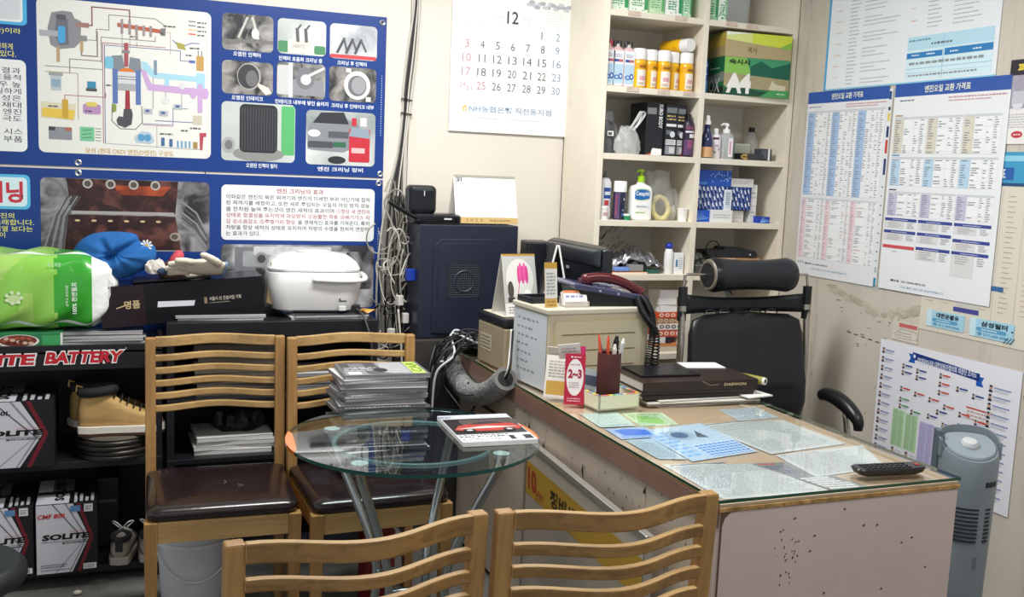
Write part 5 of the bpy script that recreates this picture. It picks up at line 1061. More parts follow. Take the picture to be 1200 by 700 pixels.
flat('wide pale form under the glass left of the armrest', [(1.595,2.11),(1.87,2.15),(1.86,2.42),(1.565,2.43)], PAP, 'papers under the desk glass', form(3,18))
def bluead(p):
    p.rect(0,0,1,1,'#b3c6d6',1); p.rect(.34,.04,.97,.4,'#5f8fc4',2); [p.rect(.34,.06+.065*i,.97,.075+.065*i,'#dbe8f4',3) for i in range(6)]; [p.rect(.34+.07*i,.04,.35+.07*i,.4,'#dbe8f4',3) for i in range(10)]
    p.ell(.42,.72,.2,.16,'#9fb4c4',2); p.ell(.42,.72,.12,.1,'#4f6a8c',3); p.scribble(.05,.1,.3,.9,8,'#7fb0dc',3,3); p.poly([(.6,.6),(.75,.55),(.72,.8)],'#50565c',3)
flat('blue and white calendar leaflet in the middle of the glass', [(1.35,2.10),(1.575,2.14),(1.56,2.36),(1.36,2.40)], '#cfe0ee', 'papers under the desk glass', bluead)
def bl2(p): p.rect(0,0,1,1,'#9fb8d4',1); p.poly([(.2,.3),(.9,.2),(.95,.7),(.5,.9),(.15,.8)],'#3f74cc',2); p.scribble(.1,.05,.9,.3,2,'#6f9ad4',3,2)
flat('bright blue leaflet at the left of the glass', [(1.27,2.33),(1.39,2.33),(1.40,2.43),(1.275,2.44)], '#b9d0ea', 'papers under the desk glass', bl2)
flat('pale blue note under the calendar leaflet', [(1.275,2.14),(1.345,2.12),(1.355,2.32),(1.275,2.32)], '#a9bfcd', 'papers under the desk glass', form(6,8))
flat('pale turquoise sheet in front of the memo box', [(1.27,2.455),(1.38,2.45),(1.40,2.60),(1.28,2.62)], '#b3c9c5', 'papers under the desk glass', form(7,6))
def gr(p): p.rect(0,0,1,1,'#b8ccb1',1); p.poly([(.1,.3),(.7,.1),(.8,.5),(.3,.8)],'#93c278',2); p.scribble(.1,.5,.9,.9,3,'#6a9a5a',3,2)
flat('green printed leaflet in front of the memo box', [(1.395,2.45),(1.515,2.44),(1.54,2.58),(1.41,2.60)], '#d3e6cc', 'papers under the desk glass', gr)
flat('small pale sheet near the binders', [(1.72,2.44),(1.87,2.45),(1.88,2.58),(1.74,2.58)], '#b5c3cc', 'papers under the desk glass', form(9,6))

# board leaning against the side of the desk
t = thing('sign_board', 'framed board with a yellow lettered band leaning against the desk side', 'sign', (1.168, 1.99, 0), 0, None, (0, R(0), R(-3.2)))
# local: runs along +y, face looks to -x
MB().box(0,0,.0,.010,.86,.595).obj('board', M('#a39a8c',.5,var=.1,scale=5), t)
MB().box(-.006,-.006,.588,.016,.866,.606).obj('frame_top', M('#c9c7c2',.25,.7), t, bevel=.002)
MB().box(-.006,.856,0,.016,.866,.588).obj('frame_end', M('#9a8f86',.4,.3), t, bevel=.001)
MB().box(-.006,-.006,0,.016,.004,.588).obj('frame_end', M('#c9c7c2',.25,.7), t, bevel=.001)
p = PB(FL(-.0003,0,0)); p.rect(-.855,.435,0,.54,'#b08c34',1); p.rect(-.855,.54,0,.587,'#b3ab9c',1)
p.text('10', -.835, .452, -.755, .525, '#9a3a2c', 2, .05, -.12); p.text('년97', -.76, .442, -.695, .475, '#9a3a2c', 2, .02); p.text('정비세', -.64, .462, -.44, .515, '#3a2f1c', 2, .04)
p.obj('lettering', t)
# ================================================================== THINGS ON THE DESK
GZ = .7502
dark = M('#222838', .38, var=.08, scale=6)
t = thing('computer_tower', 'dark navy computer tower at the far end of the desk', 'computer', (1.075, 3.64, .795))
MB().box(0,0,-.0,.40,.19,.438).obj('case_body', dark, t, bevel=.004)
def outl(x0, z0, x1, z1, c): return [(x0,z0),(x1,z0),(x1,z1-c),(x1-c,z1),(x0+c,z1),(x0,z1-c)]
MB().prism(outl(.055,.02,.345,.385,.03), 0, .005, FR(0,0,0)).obj('side_plate', dark, t, bevel=.004)
MB().prism(outl(.075,.02,.325,.368,.025), .005, .0075, FR(0,0,0)).obj('raised_plate', dark, t, bevel=.003)
m = MB()
for k in range(15):
    a = .118+k*.0088; m.tube([(a,-.0085,.16),(a+.0,-.0085,.285)], .0011, 4)
for k in range(15): m.tube([(.117,-.0085,.161+k*.0088),(.243,-.0085,.161+k*.0088)], .0011, 4)
m.obj('grille', M('#4d5361',.35,.5), t); MB().box(.115,-.008,.158,.245,-.0078,.288).obj('grille_backing', M('#0c0d11',.6), t)
MB().tube([(.18+.04*math.cos(2*math.pi*k/24),-.0082,.222+.04*math.sin(2*math.pi*k/24)) for k in range(24)], .004, 6, closed=True).obj('fan_ring', M('#2c303b',.4), t)
for x, z in ((.117,.16),(.243,.16),(.117,.286),(.243,.286)): MB().cyl((x,-.0075,z),(x,-.011,z),.004).obj('screw', M('#3a3e48',.3,.6), t)
place(MB().box(0,0,0,.66,.3,.794).obj('floor_cabinet', M('#3a3733',.6), None, bevel=.003), 'dark floor cabinet beyond the desk under the computer tower', 'cabinet', (1.055, 3.605, 0))

t = thing('wifi_router', 'black cube shaped router with a flat black base and antenna', 'router', (1.10, 3.73, 1.2385))
MB().box(-.058,-.05,.030,.052,.03,.140).obj('router_body', M('#15171c',.3), t, bevel=.02, seg=4, smooth=False); MB().box(-.0015,-.0505,.10,.0015,-.0500,.12).obj('indicator', M('#cfd4da',.4), t)
MB().rings([[Vector((x, y, z)) for x, y in rrect(-.045-e,-.085-e,.145+e,.055+e,.03,6)] for z, e in ((0,-.004),(.006,0),(.026,0),(.033,-.008))]).obj('base_unit', M('#17191e',.3), t, smooth='auto')
MB().cbox((.085,-.082,.016),(.03,.012,.006)).obj('sticker', M('#c9ccd0',.4), t)
MB().tube([(-.03,-.07,.016),(-.07,-.08,.032),(-.15,-.10,.075)], [.010,.0095,.0085], 10, flat=.8).obj('antenna', M('#15161a',.4), t, smooth='auto')

def tentcal(lab, loc, rz, w, h, lean, face, name='desk_calendar', cat='calendar', board='#e9e6dc', ring=True):
    t = thing(name, lab, cat, loc, rz)
    dy = h*math.tan(lean)
    for s, nm in ((-1,'front_board'),(1,'back_board')):
        T = Matrix.Translation((0, s*dy, 0)) @ Matrix.Rotation(s*lean, 4, 'X'); MB().box(0,-.0012,0,w,.0012,h/math.cos(lean), T).obj(nm, M(board,.55), t)
    MB().box(0,-dy,0,w,dy,.0015).obj('base_board', M(board,.55), t)
    if ring:
        m = MB()
        for k in range(int(w/.008)):
            x = .006+k*.008; m.tube([(x,.006*math.cos(a),h+.001+.006*math.sin(a)) for a in [2*math.pi*j/8 for j in range(8)]], .0008, 4, closed=True)
        m.obj('spiral_binding', M('#3c3c40',.3,.6), t)
    p = PB(Matrix.Translation((0,-dy,0)) @ Matrix.Rotation(-lean, 4, 'X') @ FR(0,-.0016,0), .0002); face(p, w, h/math.cos(lean)); p.obj('printed_page', t); return t
def f1(p, w, h):
    p.rect(0,.025,w,h,'#f3f3f1',1); p.rect(0,0,w,.024,'#c3a56a',1); p.rect(.01,h-.022,.034,h-.004,'#4d5a60',2); p.text('12',.013,h-.020,.031,h-.006,'#f0f0f0',3,.02); p.rect(.0,h-.003,w,h-.001,'#7a8a6a',2); p.text('2 0 2 3',.04,.006,.11,.018,'#8a6f3c',2,.01); p.scribble(.14,.006,.24,.018,1,'#8a6f3c',2,3)
    for i in range(5):
        for j in range(7): p.rect(.02+j*.034,.04+i*.023,.024+j*.034,.044+i*.023,'#c99' if j == 0 else '#9aa2aa',2)
tentcal('white spiral desk calendar with a gold strip on top of the computer tower', (1.225, 3.72, 1.2385), R(1), .258, .178, R(16), f1)

# little label printer, beige with a dark lid
t = thing('label_printer', 'small beige printer with a black lid at the desk edge', 'printer', (1.262, 3.20, GZ), R(3))
MB().box(0,0,0,.155,.24,.15).obj('printer_body', M('#a5967b',.5,var=.06), t, bevel=.006)
MB().box(-.002,.0,.15,.16,.24,.185).obj('printer_lid', M('#24252a',.35), t, bevel=.008); MB().box(.01,.04,.1855,.145,.22,.188).obj('paper_tray', M('#d9d0b8',.5), t, bevel=.001)
p = PB(FL(-.0005,.24,0)); p.rect(.03,.05,.13,.11,'#c9bea6',1,.003); p.scribble(.035,.055,.125,.105,4,'#7a705c',2,3); p.obj('label', t)
p = PB(FR(0,-.0005,0)); p.rect(.04,.04,.11,.12,'#c3b79c',1,.003); p.scribble(.045,.05,.105,.115,4,'#7a705c',2,3); p.obj('label', t)

# calendar with the flower picture, on the printer
def f2(p, w, h):
    p.rect(0,h*.0,w,h*.20,'#e2e2de',1); p.scribble(w*.1,h*.03,w*.9,h*.16,3,'#8f8f90',2,3); p.rect(0,h*.2,w,h,'#b9bab6',1); p.rect(0,h*.97,w,h,'#d8a848',3); p.ell(w*.5,h*.6,w*.42,h*.32,'#d9d9d4',2)
    for k in range(5): p.ell(w*(.47+.06*k),h*(.66+.05*(k%2)),w*.05,h*.15,('#d0468c','#e05a9c')[k%2],3,14)
    p.line([(w*.48,h*.55),(w*.40,h*.3)],.003,'#d0468c',3); p.ell(w*.2,h*.42,w*.09,h*.14,'#4a463e',3); p.ell(w*.7,h*.34,w*.12,h*.08,'#f0f0ec',3); p.rect(w*.1,h*.22,w*.3,h*.3,'#3a3a38',3)
tentcal('desk calendar showing a pink flower photograph, on the small printer', (1.275, 3.30, .938), R(8), .135, .215, R(14), f2, board='#d9d6cd')
# second tent board seen edge on
t = thing('dark_tent_board', 'black tent board with white edges seen edge-on beside the monitor', 'calendar', (1.44, 3.22, GZ+.20), R(62))
place(t, None, None, (1.435, 3.17, 1.0), R(75))
for s in (-1,1):
    T = Matrix.Translation((0, s*.045, 0)) @ Matrix.Rotation(s*R(12), 4, 'X'); MB().box(0,-.002,0,.15,.002,.20, T).obj('board', M('#1b1c20',.5), t); T2 = Matrix.Translation((0, s*.045, 0)) @ Matrix.Rotation(s*R(12), 4, 'X'); MB().box(-.0025,-.003,0,.0,.003,.2025, T2).obj('white_edge', M('#e9e9e6',.5), t)

# monitor seen from behind
t = thing('computer_monitor', 'black flat monitor seen from behind, behind the cream cabinet', 'monitor', (1.60, 3.34, GZ))
blkp = M('#1c1e22', .3, var=.1, scale=5)
MB().rings([[Vector((x, y, z)) for y, z in rrect(-a,b,a,c,.012)] for x, a, b, c in ((.012,.245,.155,.445),(-.004,.245,.155,.445),(-.022,.238,.162,.438),(-.034,.20,.19,.395),(-.038,.17,.21,.37))]).obj('rear_shell', blkp, t, smooth='auto')
MB().box(.012,-.236,.164,.0135,.236,.436).obj('screen', M('#0a0b0e',.08), t)
MB().rings([[Vector((x, y, z)) for y, z in rrect(-a,b,a,c,.01)] for x, a, b, c in ((-.030,.235,.375,.436),(-.042,.21,.382,.43))]).obj('top_lip', M('#34373c',.35), t, smooth='auto')
MB().box(-.045,-.035,.02,-.02,.035,.25).obj('stand_neck', blkp, t, bevel=.003); MB().lathe([(.0,0),(.10,0),(.10,.008),(.03,.02),(0,.02)],30,sy=1.1).obj('stand_base', blkp, t, smooth='auto')
MB().box(-.047,-.01,.35,-.043,.01,.36).obj('emblem', M('#c9ccd0',.3,.5), t)
place(MB().box(0,0,0,.10,.12,.38).obj('speaker_box', M('#1c1e23',.35), None, bevel=.008), 'tall narrow black speaker between the flower calendar and the monitor', 'speaker', (1.51, 3.625, .7945), R(-8))

# cream cabinet
CBA = R(5)
t = thing('drawer_cabinet', 'cream plastic cabinet with grooved panels and a handwritten sheet', 'cabinet', (1.274, 2.862, GZ), CBA)
cb = M('#c4bba0', .42, var=.07, scale=5, dirt=('#8d7c58', 5, .6, .35, (1,1,1)))
CW, CD, CH = .385, .24, .262
MB().box(0,0,.004,CW,CD,CH).obj('cabinet_body', cb, t, bevel=.008, seg=3)
MB().box(-.006,-.006,CH-.012,CW+.006,CD+.004,CH+.006).obj('cabinet_top', M('#c9c3b2',.45,var=.06,scale=5), t, bevel=.004)
MB().rings([[Vector((x, -y, z)) for x, z in rrect(.022+e,.008+e,CW-.025-e,CH-.03-e,.012)] for y, e in ((-.001,0),(.002,0),(.0028,.002))]).obj('front_frame', M('#bdb08c',.45), t)
MB().rings([[Vector((x, -y, z)) for x, z in rrect(.028+e,.014+e,CW-.031-e,CH-.036-e,.01)] for y, e in ((-.001,0),(.0029,0),(.0032,.001))]).obj('front_panel', cb, t)
for k in range(4): MB().rings([[Vector((x, -y, z)) for x, z in rrect(.05,.026+.052*k,CW-.055,.030+.052*k,.002)] for y in (.003,.0036)]).obj('slot', M('#6f6448',.7), t)
MB().box(CW-.001,.02,.02,CW+.001,CD-.02,CH-.03).obj('side_panel', cb, t)
p = PB(FL(-.0006,CD,0)); p.rect(.004,.004,CD-.004,CH-.016,'#ccd2d6',1)
q = random.Random(12)
for i in range(7):
    z = .215-.028*i; x = .03+.01*q.random()
    for w in range(q.choice((3,4,5))):
        ww = .012+.02*q.random()
        for s in range(int(ww/.006)): a = x+s*.006; p.line([(a,z+.006*q.random()),(a+.004,z-.004*q.random()),(a+.005,z+.007*q.random())], .0014, '#4a5160', 2)
        x += ww+.008
        if x > .19: break
p.obj('handwritten_sheet', t)
CT = GZ+CH+.0062      # cabinet top
def onC(x, y): return (1.274+x*math.cos(CBA)-y*math.sin(CBA), 2.862+x*math.sin(CBA)+y*math.cos(CBA), CT)
t = thing('letter_tray', 'flat black tray at the back of the cabinet top', 'tray', onC(.005,.13), CBA); MB().box(0,0,0,.13,.10,.006).box(0,0,.006,.13,.004,.02).box(0,.096,.006,.13,.10,.02).box(0,0,.006,.004,.1,.02).box(.126,0,.006,.13,.1,.02).obj('tray_body', M('#23262e',.3), t, bevel=.001)
t = thing('card_strip', 'narrow gold and white card standing on the cabinet corner', 'card', onC(.006,.035), R(12), None, (R(-6),0,R(12)))
MB().box(0,-.001,-.02,.048,.001,.145).obj('card_sheet', M('#c9a760',.5), t); p = PB(FR(0,-.0012,-.02)); p.rect(0,.05,.048,.145,'#d4d4cf',1); p.scribble(.006,.06,.042,.135,7,'#8f949c',2,3); p.rect(0,.145,.048,.165,'#b9913a',1); p.scribble(.006,.01,.042,.045,3,'#a07a34',2,5); p.obj('print', t)
t = thing('card_holder', 'clear acrylic holder with business cards on the cabinet', 'card holder', onC(.075,.03), R(-2))
MB().box(0,0,0,.085,.05,.006).box(0,-.002,0,.085,.0,.02).box(0,.048,0,.085,.05,.03).obj('holder_body', M('#d3cfc4',.2,alpha=.6), t); T = Matrix.Translation((.002,.006,.006)) @ Matrix.Rotation(R(-22),4,'X')
MB().box(0,0,0,.081,.024,.05, T).obj('business_cards', M('#eceae6',.5), t); p = PB(T @ FR(0,-.0003,0)); p.rect(0,.042,.081,.05,'#d97a4a',1); p.scribble(.006,.024,.075,.038,1,'#7f8cba',2,3); p.scribble(.004,.003,.077,.014,1,'#3f3a38',2,4); p.obj('print', t)
# telephone
t = thing('telephone', 'desk telephone with a dark red handset and blue grey top', 'telephone', onC(.155,.07), R(-4))
Tm = Matrix(((1,0,0,0),(0,0,1,0),(0,1,0,0),(0,0,0,1)))
MB().prism([(0,0),(.225,0),(.228,.012),(.215,.022),(.0,.058),(-.02,.058)], -.03, .14, Tm).obj('base', M('#16171b',.3), t, bevel=.004)
MB().prism([(-.028,.056),(.215,.020),(.235,.018),(.236,.030),(.225,.036),(-.03,.078),(-.04,.068)], -.034, .144, Tm).obj('top_shell', M('#3d3f5e',.25,coat=.4), t, bevel=.004)
MB().prism([(.0,.072),(.04,.066),(.035,.085),(.0,.088)], -.01, .03, Tm).obj('speaker_rest', M('#4c2026',.3), t, bevel=.003)
pts = spline([(.0,-.012,.082),(.035,-.014,.093),(.09,-.016,.092),(.15,-.016,.075),(.195,-.014,.052),(.213,-.012,.040)],6)
MB().tube(pts, [.011,.014,.0155,.015,.014]+[.0125]*(len(pts)-10)+[.014,.0155,.016,.015,.011], 14, flat=1.3).obj('handset', M('#520d18',.22,coat=.4), t, smooth=True)
for i in range(3):
    for j in range(4): MB().cbox((.07+.03*j-.0,.06+.024*i,.068-.0045*j*1.1),(.016,.012,.006),(0,R(9),0)).obj('key', M('#8d8f98',.4), t, bevel=.001)
[MB().cyl((x,-.0345,z),(x,-.037,z),.004).obj('button', M('#9a9db0',.2), t) for x, z in ((.055,.052),(.12,.042))]
# coiled cord
pts = []; path = spline([(.205,-.03,.035),(.222,-.05,.005),(.238,-.055,-.04),(.243,-.05,-.10),(.24,-.045,-.17),(.235,-.04,-.235),(.2,-.04,-.262)], 30)
def coil(path, r, turns):
    out = []; n = len(path)
    for i in range((n-1)*3+1):
        f = i/3; k = min(int(f), n-2); P_ = path[k].lerp(path[k+1], f-k); T_ = (path[k+1]-path[k]).normalized(); u = T_.orthogonal().normalized() if abs(T_.y) > .9 else T_.cross(Vector((0,1,0))).normalized(); w = T_.cross(u); a = 2*math.pi*turns*i/((n-1)*3); out.append(P_+r*(math.cos(a)*u+math.sin(a)*w))
    return out
MB().tube(coil(path, .0105, 56), .0028, 6).obj('coiled_cord', M('#0f1013',.35), t, smooth=True)
path2 = spline([(.19,-.035,.03),(.20,-.055,-.01),(.225,-.065,-.05),(.255,-.055,-.09),(.262,-.05,-.18),(.262,-.045,-.25)], 24)
MB().tube(coil(path2, .010, 44), .0028, 6).obj('coiled_cord', M('#0f1013',.35), t, smooth=True)

# pen holder, memo box
t = thing('memo_box', 'cream memo box with colourful striped inner edge', 'box', (1.335, 2.60, GZ), R(6))
MB().box(0,0,0,.145,.20,.006).box(0,0,.0,.145,.006,.045).box(0,.194,0,.145,.2,.045).box(0,0,0,.006,.2,.045).box(.139,0,0,.145,.2,.045).obj('box_body', M('#e0dcc2',.5), t, bevel=.001)
cs = ['#d8973a','#e8d24a','#5a86c8','#c85a8c','#58a868','#e8d8b0','#d86a3a','#7fc4d0']
m = []
for k in range(12): MB().box(.012*k+.0005,-.0005,.0452,.012*k+.012,.008,.0462).obj('edge_tab', M(cs[(k*3)%8],.5), t)
for k in range(14): MB().box(.137,.014*k+.001,.0452,.1455,.014*k+.0145,.0462).obj('edge_tab', M(cs[(k*5+1)%8],.5), t)
for k in range(14): MB().box(-.0005,.014*k+.001,.0452,.008,.014*k+.0145,.0462).obj('edge_tab', M(cs[(k+2)%3],.5), t)
MB().box(.008,.10,.006,.137,.192,.03).obj('memo_sheets', M('#e9e9e4',.6), t)
t = thing('pen_cup', 'brown leather pen cup standing in the memo box', 'cup', (1.395, 2.665, GZ+.0065))
lathe_obj('cup_body', [(.0,0),(.034,0),(.036,.003),(.036,.155),(.0345,.158),(.031,.156),(.031,.02),(.0,.02)], M('#4a1f1c',.5,var=.15,scale=15,bump=.1,bscale=80), t, 32)
def pen(x, y, dx_, dy_, l, r, c, lab, capc=None, z0=.05):
    a = Vector((x, y, 0)); d = Vector((dx_, dy_, 1)).normalized(); t = thing('pen', lab, 'pen', (1.395+x, 2.665+y, GZ+.027), 0, 'pens in the cup')
    MB().cyl((0,0,0), d*l, r, r, 12).obj('barrel', M(c,.35), t, smooth='auto'); MB().cyl(d*l, d*(l+.014), r*.9, r*.5, 12).obj('tip', M(capc or c,.35), t, smooth='auto')
pen(-.012,.0,-.12,.05,.180,.0045,'#e0603c','orange red pen leaning left in the cup'); pen(-.004,-.008,-.05,-.02,.178,.0045,'#e0542c','orange red marker next to the blue pen'); pen(-.008,.01,-.08,.1,.155,.0055,'#2a4a8a','short blue pen between the orange ones','#3a66c4')
pen(.006,-.006,.02,-.05,.150,.007,'#e6e2da','stubby white pen in the middle of the cup'); pen(.006,.004,.12,.04,.172,.009,'#16171a','thick black marker standing tallest in the cup','#101114'); pen(.014,-.006,.14,-.03,.168,.0065,'#b9babc','silver grey pen right of the black marker','#e9e9e6')
t = thing('paper_tag', 'white scrap of paper stuck on the black marker', 'paper', (1.395+.03, 2.665+.012, GZ+.198)); MB().cbox((0,0,0),(.014,.002,.012),(0,.3,0)).obj('paper_piece', M('#f2f2f0',.5), t)

# card display by the cup: tent calendar with cards clipped to it
t = thing('card_display', 'small easel with a gold printed page and a blue grey leaflet behind the red card', 'card display', (1.258, 2.79, GZ), R(-38))
MB().box(-.02,-.001,0,.058,.001,.135, Matrix.Rotation(R(-12),4,'X')).obj('front_board', M('#dcd9cf',.5), t); MB().box(-.02,.072,0,.058,.074,.14, Matrix.Translation((0,.01,0)) @ Matrix.Rotation(R(20),4,'X')).obj('back_board', M('#dcd9cf',.5), t)
p = PB(Matrix.Rotation(R(-12),4,'X') @ FR(0,-.0013,0)); p.rect(-.018,.004,.056,.132,'#e4e2d8',1); p.rect(-.014,.012,.052,.055,'#c9a14c',2); p.scribble(-.01,.065,.05,.12,6,'#a9a79c',2,2); p.obj('print', t)
t = thing('red_card', 'red card with a white oval reading 2-3, leaning on the easel', 'card', (1.268, 2.705, GZ), 0, None, (R(-7), 0, R(-22)))
MB().box(0,-.001,0,.062,.001,.155).obj('card_sheet', M('#b51f3f',.45), t); p = PB(FR(0,-.0013,0)); p.ell(.031,.083,.026,.056,'#ece6e6',1,32); p.text('2~3', .010, .080, .052, .108, '#a3203c', 2, .05); p.scribble(.016,.118,.046,.126,1,'#b98a92',2,2); p.scribble(.014,.05,.048,.07,3,'#a9a0a4',2,4); p.scribble(.01,.008,.055,.022,2,'#e6b4be',1,4); p.ell(.02,.145,.003,.003,'#f2e4e6',1,10); p.scribble(.026,.142,.05,.148,1,'#f2e4e6',1,8); p.obj('print', t)
t = thing('white_leaflet', 'white curled leaflet above the red card', 'leaflet', (1.27, 2.755, GZ+.13), 0, None, (R(20), R(-8), R(-28))); MB().box(0,-.0008,0,.068,.0008,.05).obj('leaflet_sheet', M('#e9e7e2',.5), t); p = PB(FR(0,-.001,0)); p.scribble(.01,.02,.06,.04,2,'#b9b6b0',1,3); p.obj('print', t)
t = thing('pink_card', 'pink card standing between the leaflet and pen cup', 'card', (1.30, 2.79, GZ+.06), 0, None, (R(-6), 0, R(-28))); MB().box(0,-.001,-.055,.068,.001,.105).obj('card_sheet', M('#c32a68',.45), t); p = PB(FR(0,-.0012,0)); p.scribble(.02,.03,.06,.085,4,'#7a1c44',1,3); p.obj('print', t)
t = thing('grey_leaflet', 'pale grey leaflet with a navy band right of the red card', 'leaflet', (1.30, 2.70, GZ), 0, None, (R(-14), R(10), R(-10))); MB().box(0,-.001,0,.062,.001,.115).obj('leaflet_sheet', M('#b9c6cc',.45), t); p = PB(FR(0,-.0012,0)); p.rect(0,.065,.062,.095,'#53596e',1); p.text('E',.006,.07,.018,.088,'#e6e8ec',2,.04); p.scribble(.008,.015,.054,.055,4,'#8fa0a8',1,3); p.obj('print', t)

# binders and papers
z = GZ
for k, (x, y, w, d, h, rz, c, lab, nm, cat) in enumerate((
    (1.73,2.76,.40,.27,.006,-3,'#e6e6e2','white papers at the bottom of the binder pile','paper_bundle','paper'),
    (1.75,2.775,.38,.27,.006,2,'#d9d9d4','second bundle of white papers under the binders','paper_bundle','paper'),
    (1.715,2.79,.40,.28,.013,-1,'#1f1c1c','thin black folder low in the binder pile','folder','folder'),
    (1.72,2.795,.405,.285,.012,-2,'#2b2422','dark folder directly under the brown binder','folder','folder'),
    (1.725,2.795,.41,.29,.030,-2,'#2e2320','thick dark brown binder with gold lettering','ring_binder','binder'))):
    t = thing(nm, lab, cat, (x, y, z), R(rz))
    MB().box(-w/2,-d/2+.003,.001,w/2-.003,d/2,h-.001).obj('pages', M('#cfccc4',.7,var=.1,scale=60,stretch=(1,1,20)), t)
    if nm != 'paper_bundle':
        MB().box(-w/2-.002,-d/2,h-.0025,w/2,d/2,h-.0004).box(-w/2-.002,-d/2,0,w/2,d/2,.002).box(-w/2-.002,-d/2-.001,0,w/2,-d/2+.003,h-.0006).obj('cover', M(c,.38,var=.1,scale=6), t, bevel=.0008)
    if k == 4:
        p = PB(FR(0,-d/2-.0014,0)); p.text('DAEWON', .08, .011, .16, .02, '#c9b88c', 1, .02); p.line([(.0,.028),(.03,.014),(.06,.016)], .002, '#8f8674', 1); p.obj('lettering', t)
        p = PB(FT(0,0,h)); p.text('전표철', .08, .07, .12, .085, '#b9a67c', 1, .01); p.text('거래명세', -.02, .0, .02, .01, '#a8a090', 1); p.obj('lettering', t)
    z += h
place(MB().box(-.105,-.08,0,.105,.08,.007).obj('notebook', M('#14161b',.3,var=.1,scale=6), None, bevel=.0025), 'black leather notebook lying on the brown binder', 'notebook', (1.655, 2.80, z+.0003), R(-4))
place(MB().box(-.07,-.045,0,.07,.045,.003).obj('white_envelope', M('#ecebe8',.5), None), 'white envelope at the far edge of the brown binder', 'envelope', (1.85, 2.865, z+.0003), R(-10))
t = thing('document_roll', 'rolled papers with an olive yellow sleeve at the binder corner', 'roll', (1.985, 2.74, .80), R(-62)); 
T = Matrix.Rotation(R(90),4,'Y'); MB().tube([(-.045,0,0),(.045,0,0)], .0135, 20).obj('sleeve', M('#8f893c',.4), t, smooth='auto'); MB().tube([(.043,0,0),(.053,0,0)], .012, 20).obj('rolled_paper', M('#e3e0d6',.6), t, smooth='auto'); MB().tube([(.0525,0,0),(.054,0,0)], .006, 12).obj('core_hole', M('#3a3a36',.7), t)
place(t, None, None, (1.945, 2.71, z-.015), R(-65))
place(MB().box(-.05,-.09,0,.05,.09,.004).obj('loose_papers', M('#dfe0dc',.6), None), 'loose white papers sticking out right of the binders', 'paper', (1.905, 2.70, GZ+.0125), R(8))
# remote control
t = thing('remote_control', 'black air conditioner remote control at the near right desk corner', 'remote', (1.762, 1.868, GZ), R(-6))
MB().rings([[Vector((x, y, z_)) for x, y in rrect(-a,-b,a,b,.018,5)] for z_, a, b in ((0,.080,.018),(.006,.092,.024),(.016,.097,.026),(.019,.095,.024))]).obj('remote_body', M('#15161a',.3), t, smooth='auto')
for i in range(9):
    for j in range(3): MB().cbox((-.068+.0145*i,-.014+.014*j,.0198),(.010,.008,.003)).obj('key', M('#2c2e34',.4), t, bevel=.0008)
MB().box(.075,-.006,.019,.085,.006,.0205).obj('key', M('#a9342c',.4), t)

# insulated pipe along the desk
t = thing('insulated_pipe', 'grey foil wrapped insulated pipe bending over the desk edge', 'pipe', (0,0,0))
place(t, None, None, (1.205, 3.50, .70))
pp = [(-.10,.34,-.12),(-.06,.30,-.01),(-.01,.20,.035),(.0,.10,.0),(.0,.0,-.045),(.0,-.12,-.062),(.0,-.25,-.04),(-.002,-.38,.01),(-.002,-.47,.062)]
sp = spline(pp, 8); foilm = M('#a5a6a6', .42, .2, var=.35, scale=60, bump=1.0, bscale=90)
MB().tube(sp, .040, 20).obj('foil_wrap', foilm, t, smooth=True)
e0 = sp[-1]; dd = (sp[-1]-sp[-2]).normalized()
MB().tube([e0-dd*.001, e0+dd*.003], .041, 20).obj('insulation_end', M('#6d6c6a',.8), t); MB().tube([e0+dd*.002, e0+dd*.0045], .027, 20).obj('open_core', M('#1c1c1c',.8), t)
MB().tube([p_+Vector((-.041,0,.0)) for p_ in sp[20:50]], .0016, 6).obj('seam', M('#2c2a28',.6), t)
for k, (c, o) in enumerate((('#d9d8d2',.006),('#17181a',-.006))):
    MB().tube(spline([tuple(e0-dd*.02), tuple(e0+dd*.03+Vector((0,o,.02))), tuple(e0+Vector((.02,.01+o,.10))), tuple(e0+Vector((.03,.03+o,.16)))],6), .004, 8).obj('wire', M(c,.5), t, smooth=True)
# ================================================================== OFFICE CHAIR
t = thing('office_chair', 'black leather office chair with a roll headrest and chrome uprights', 'chair', (2.2, 3.10, 0)); t.scale = (1.04, 1.0, 1.0)
lea = M('#14161c', .34, var=.12, scale=6, bump=.08, bscale=60, coat=.15); chro = M('#b9b4aa', .22, .95)
for s, xb in ((-1,-.268),(1,.268)):
    MB().tube(spline([(xb*.94,-.10,.42),(xb*1.01,.02,.50),(xb*1.03,.03,.62),(xb,.02,.80),(xb*.99,.03,1.03)],6), .0125, 12).obj('upright', chro, t, smooth=True)
    MB().tube([(xb*.99,.03,.93),(xb*.99,.031,1.055)], .0165, 14).obj('sleeve', M('#1b1c20',.4), t, smooth='auto'); MB().tube([(xb*.99,.03,.965),(xb*.99,.031,.985)], .0175, 14).obj('chrome_band', chro, t)
    MB().tube(spline([(xb*.99,.03,1.05),(xb*.97,.032,1.09),(xb*.94,.03,1.10),(xb*.64,.02,1.10)],5), .005, 8).obj('headrest_rod', chro, t, smooth=True)
T = Matrix.Rotation(R(90),4,'Y')
n = 18; prof = []
MB().tube([(-.172+.344*k/n,.018,1.100) for k in range(n+1)], [(.0555+.012*abs((2*k/n-1))**2.2) if 0 < k < n else .058 for k in range(n+1)], 28).obj('headrest', lea, t, smooth='auto')
MB().tube([(-.1722,.018,1.100),(-.177,.018,1.100)], [.058,.054], 28).obj('headrest_end', M('#7d776a',.5,.3), t); MB().tube([(-.1765,.018,1.100),(-.179,.018,1.100)], .045, 24).obj('headrest_cap', M('#1b1c1f',.5), t)
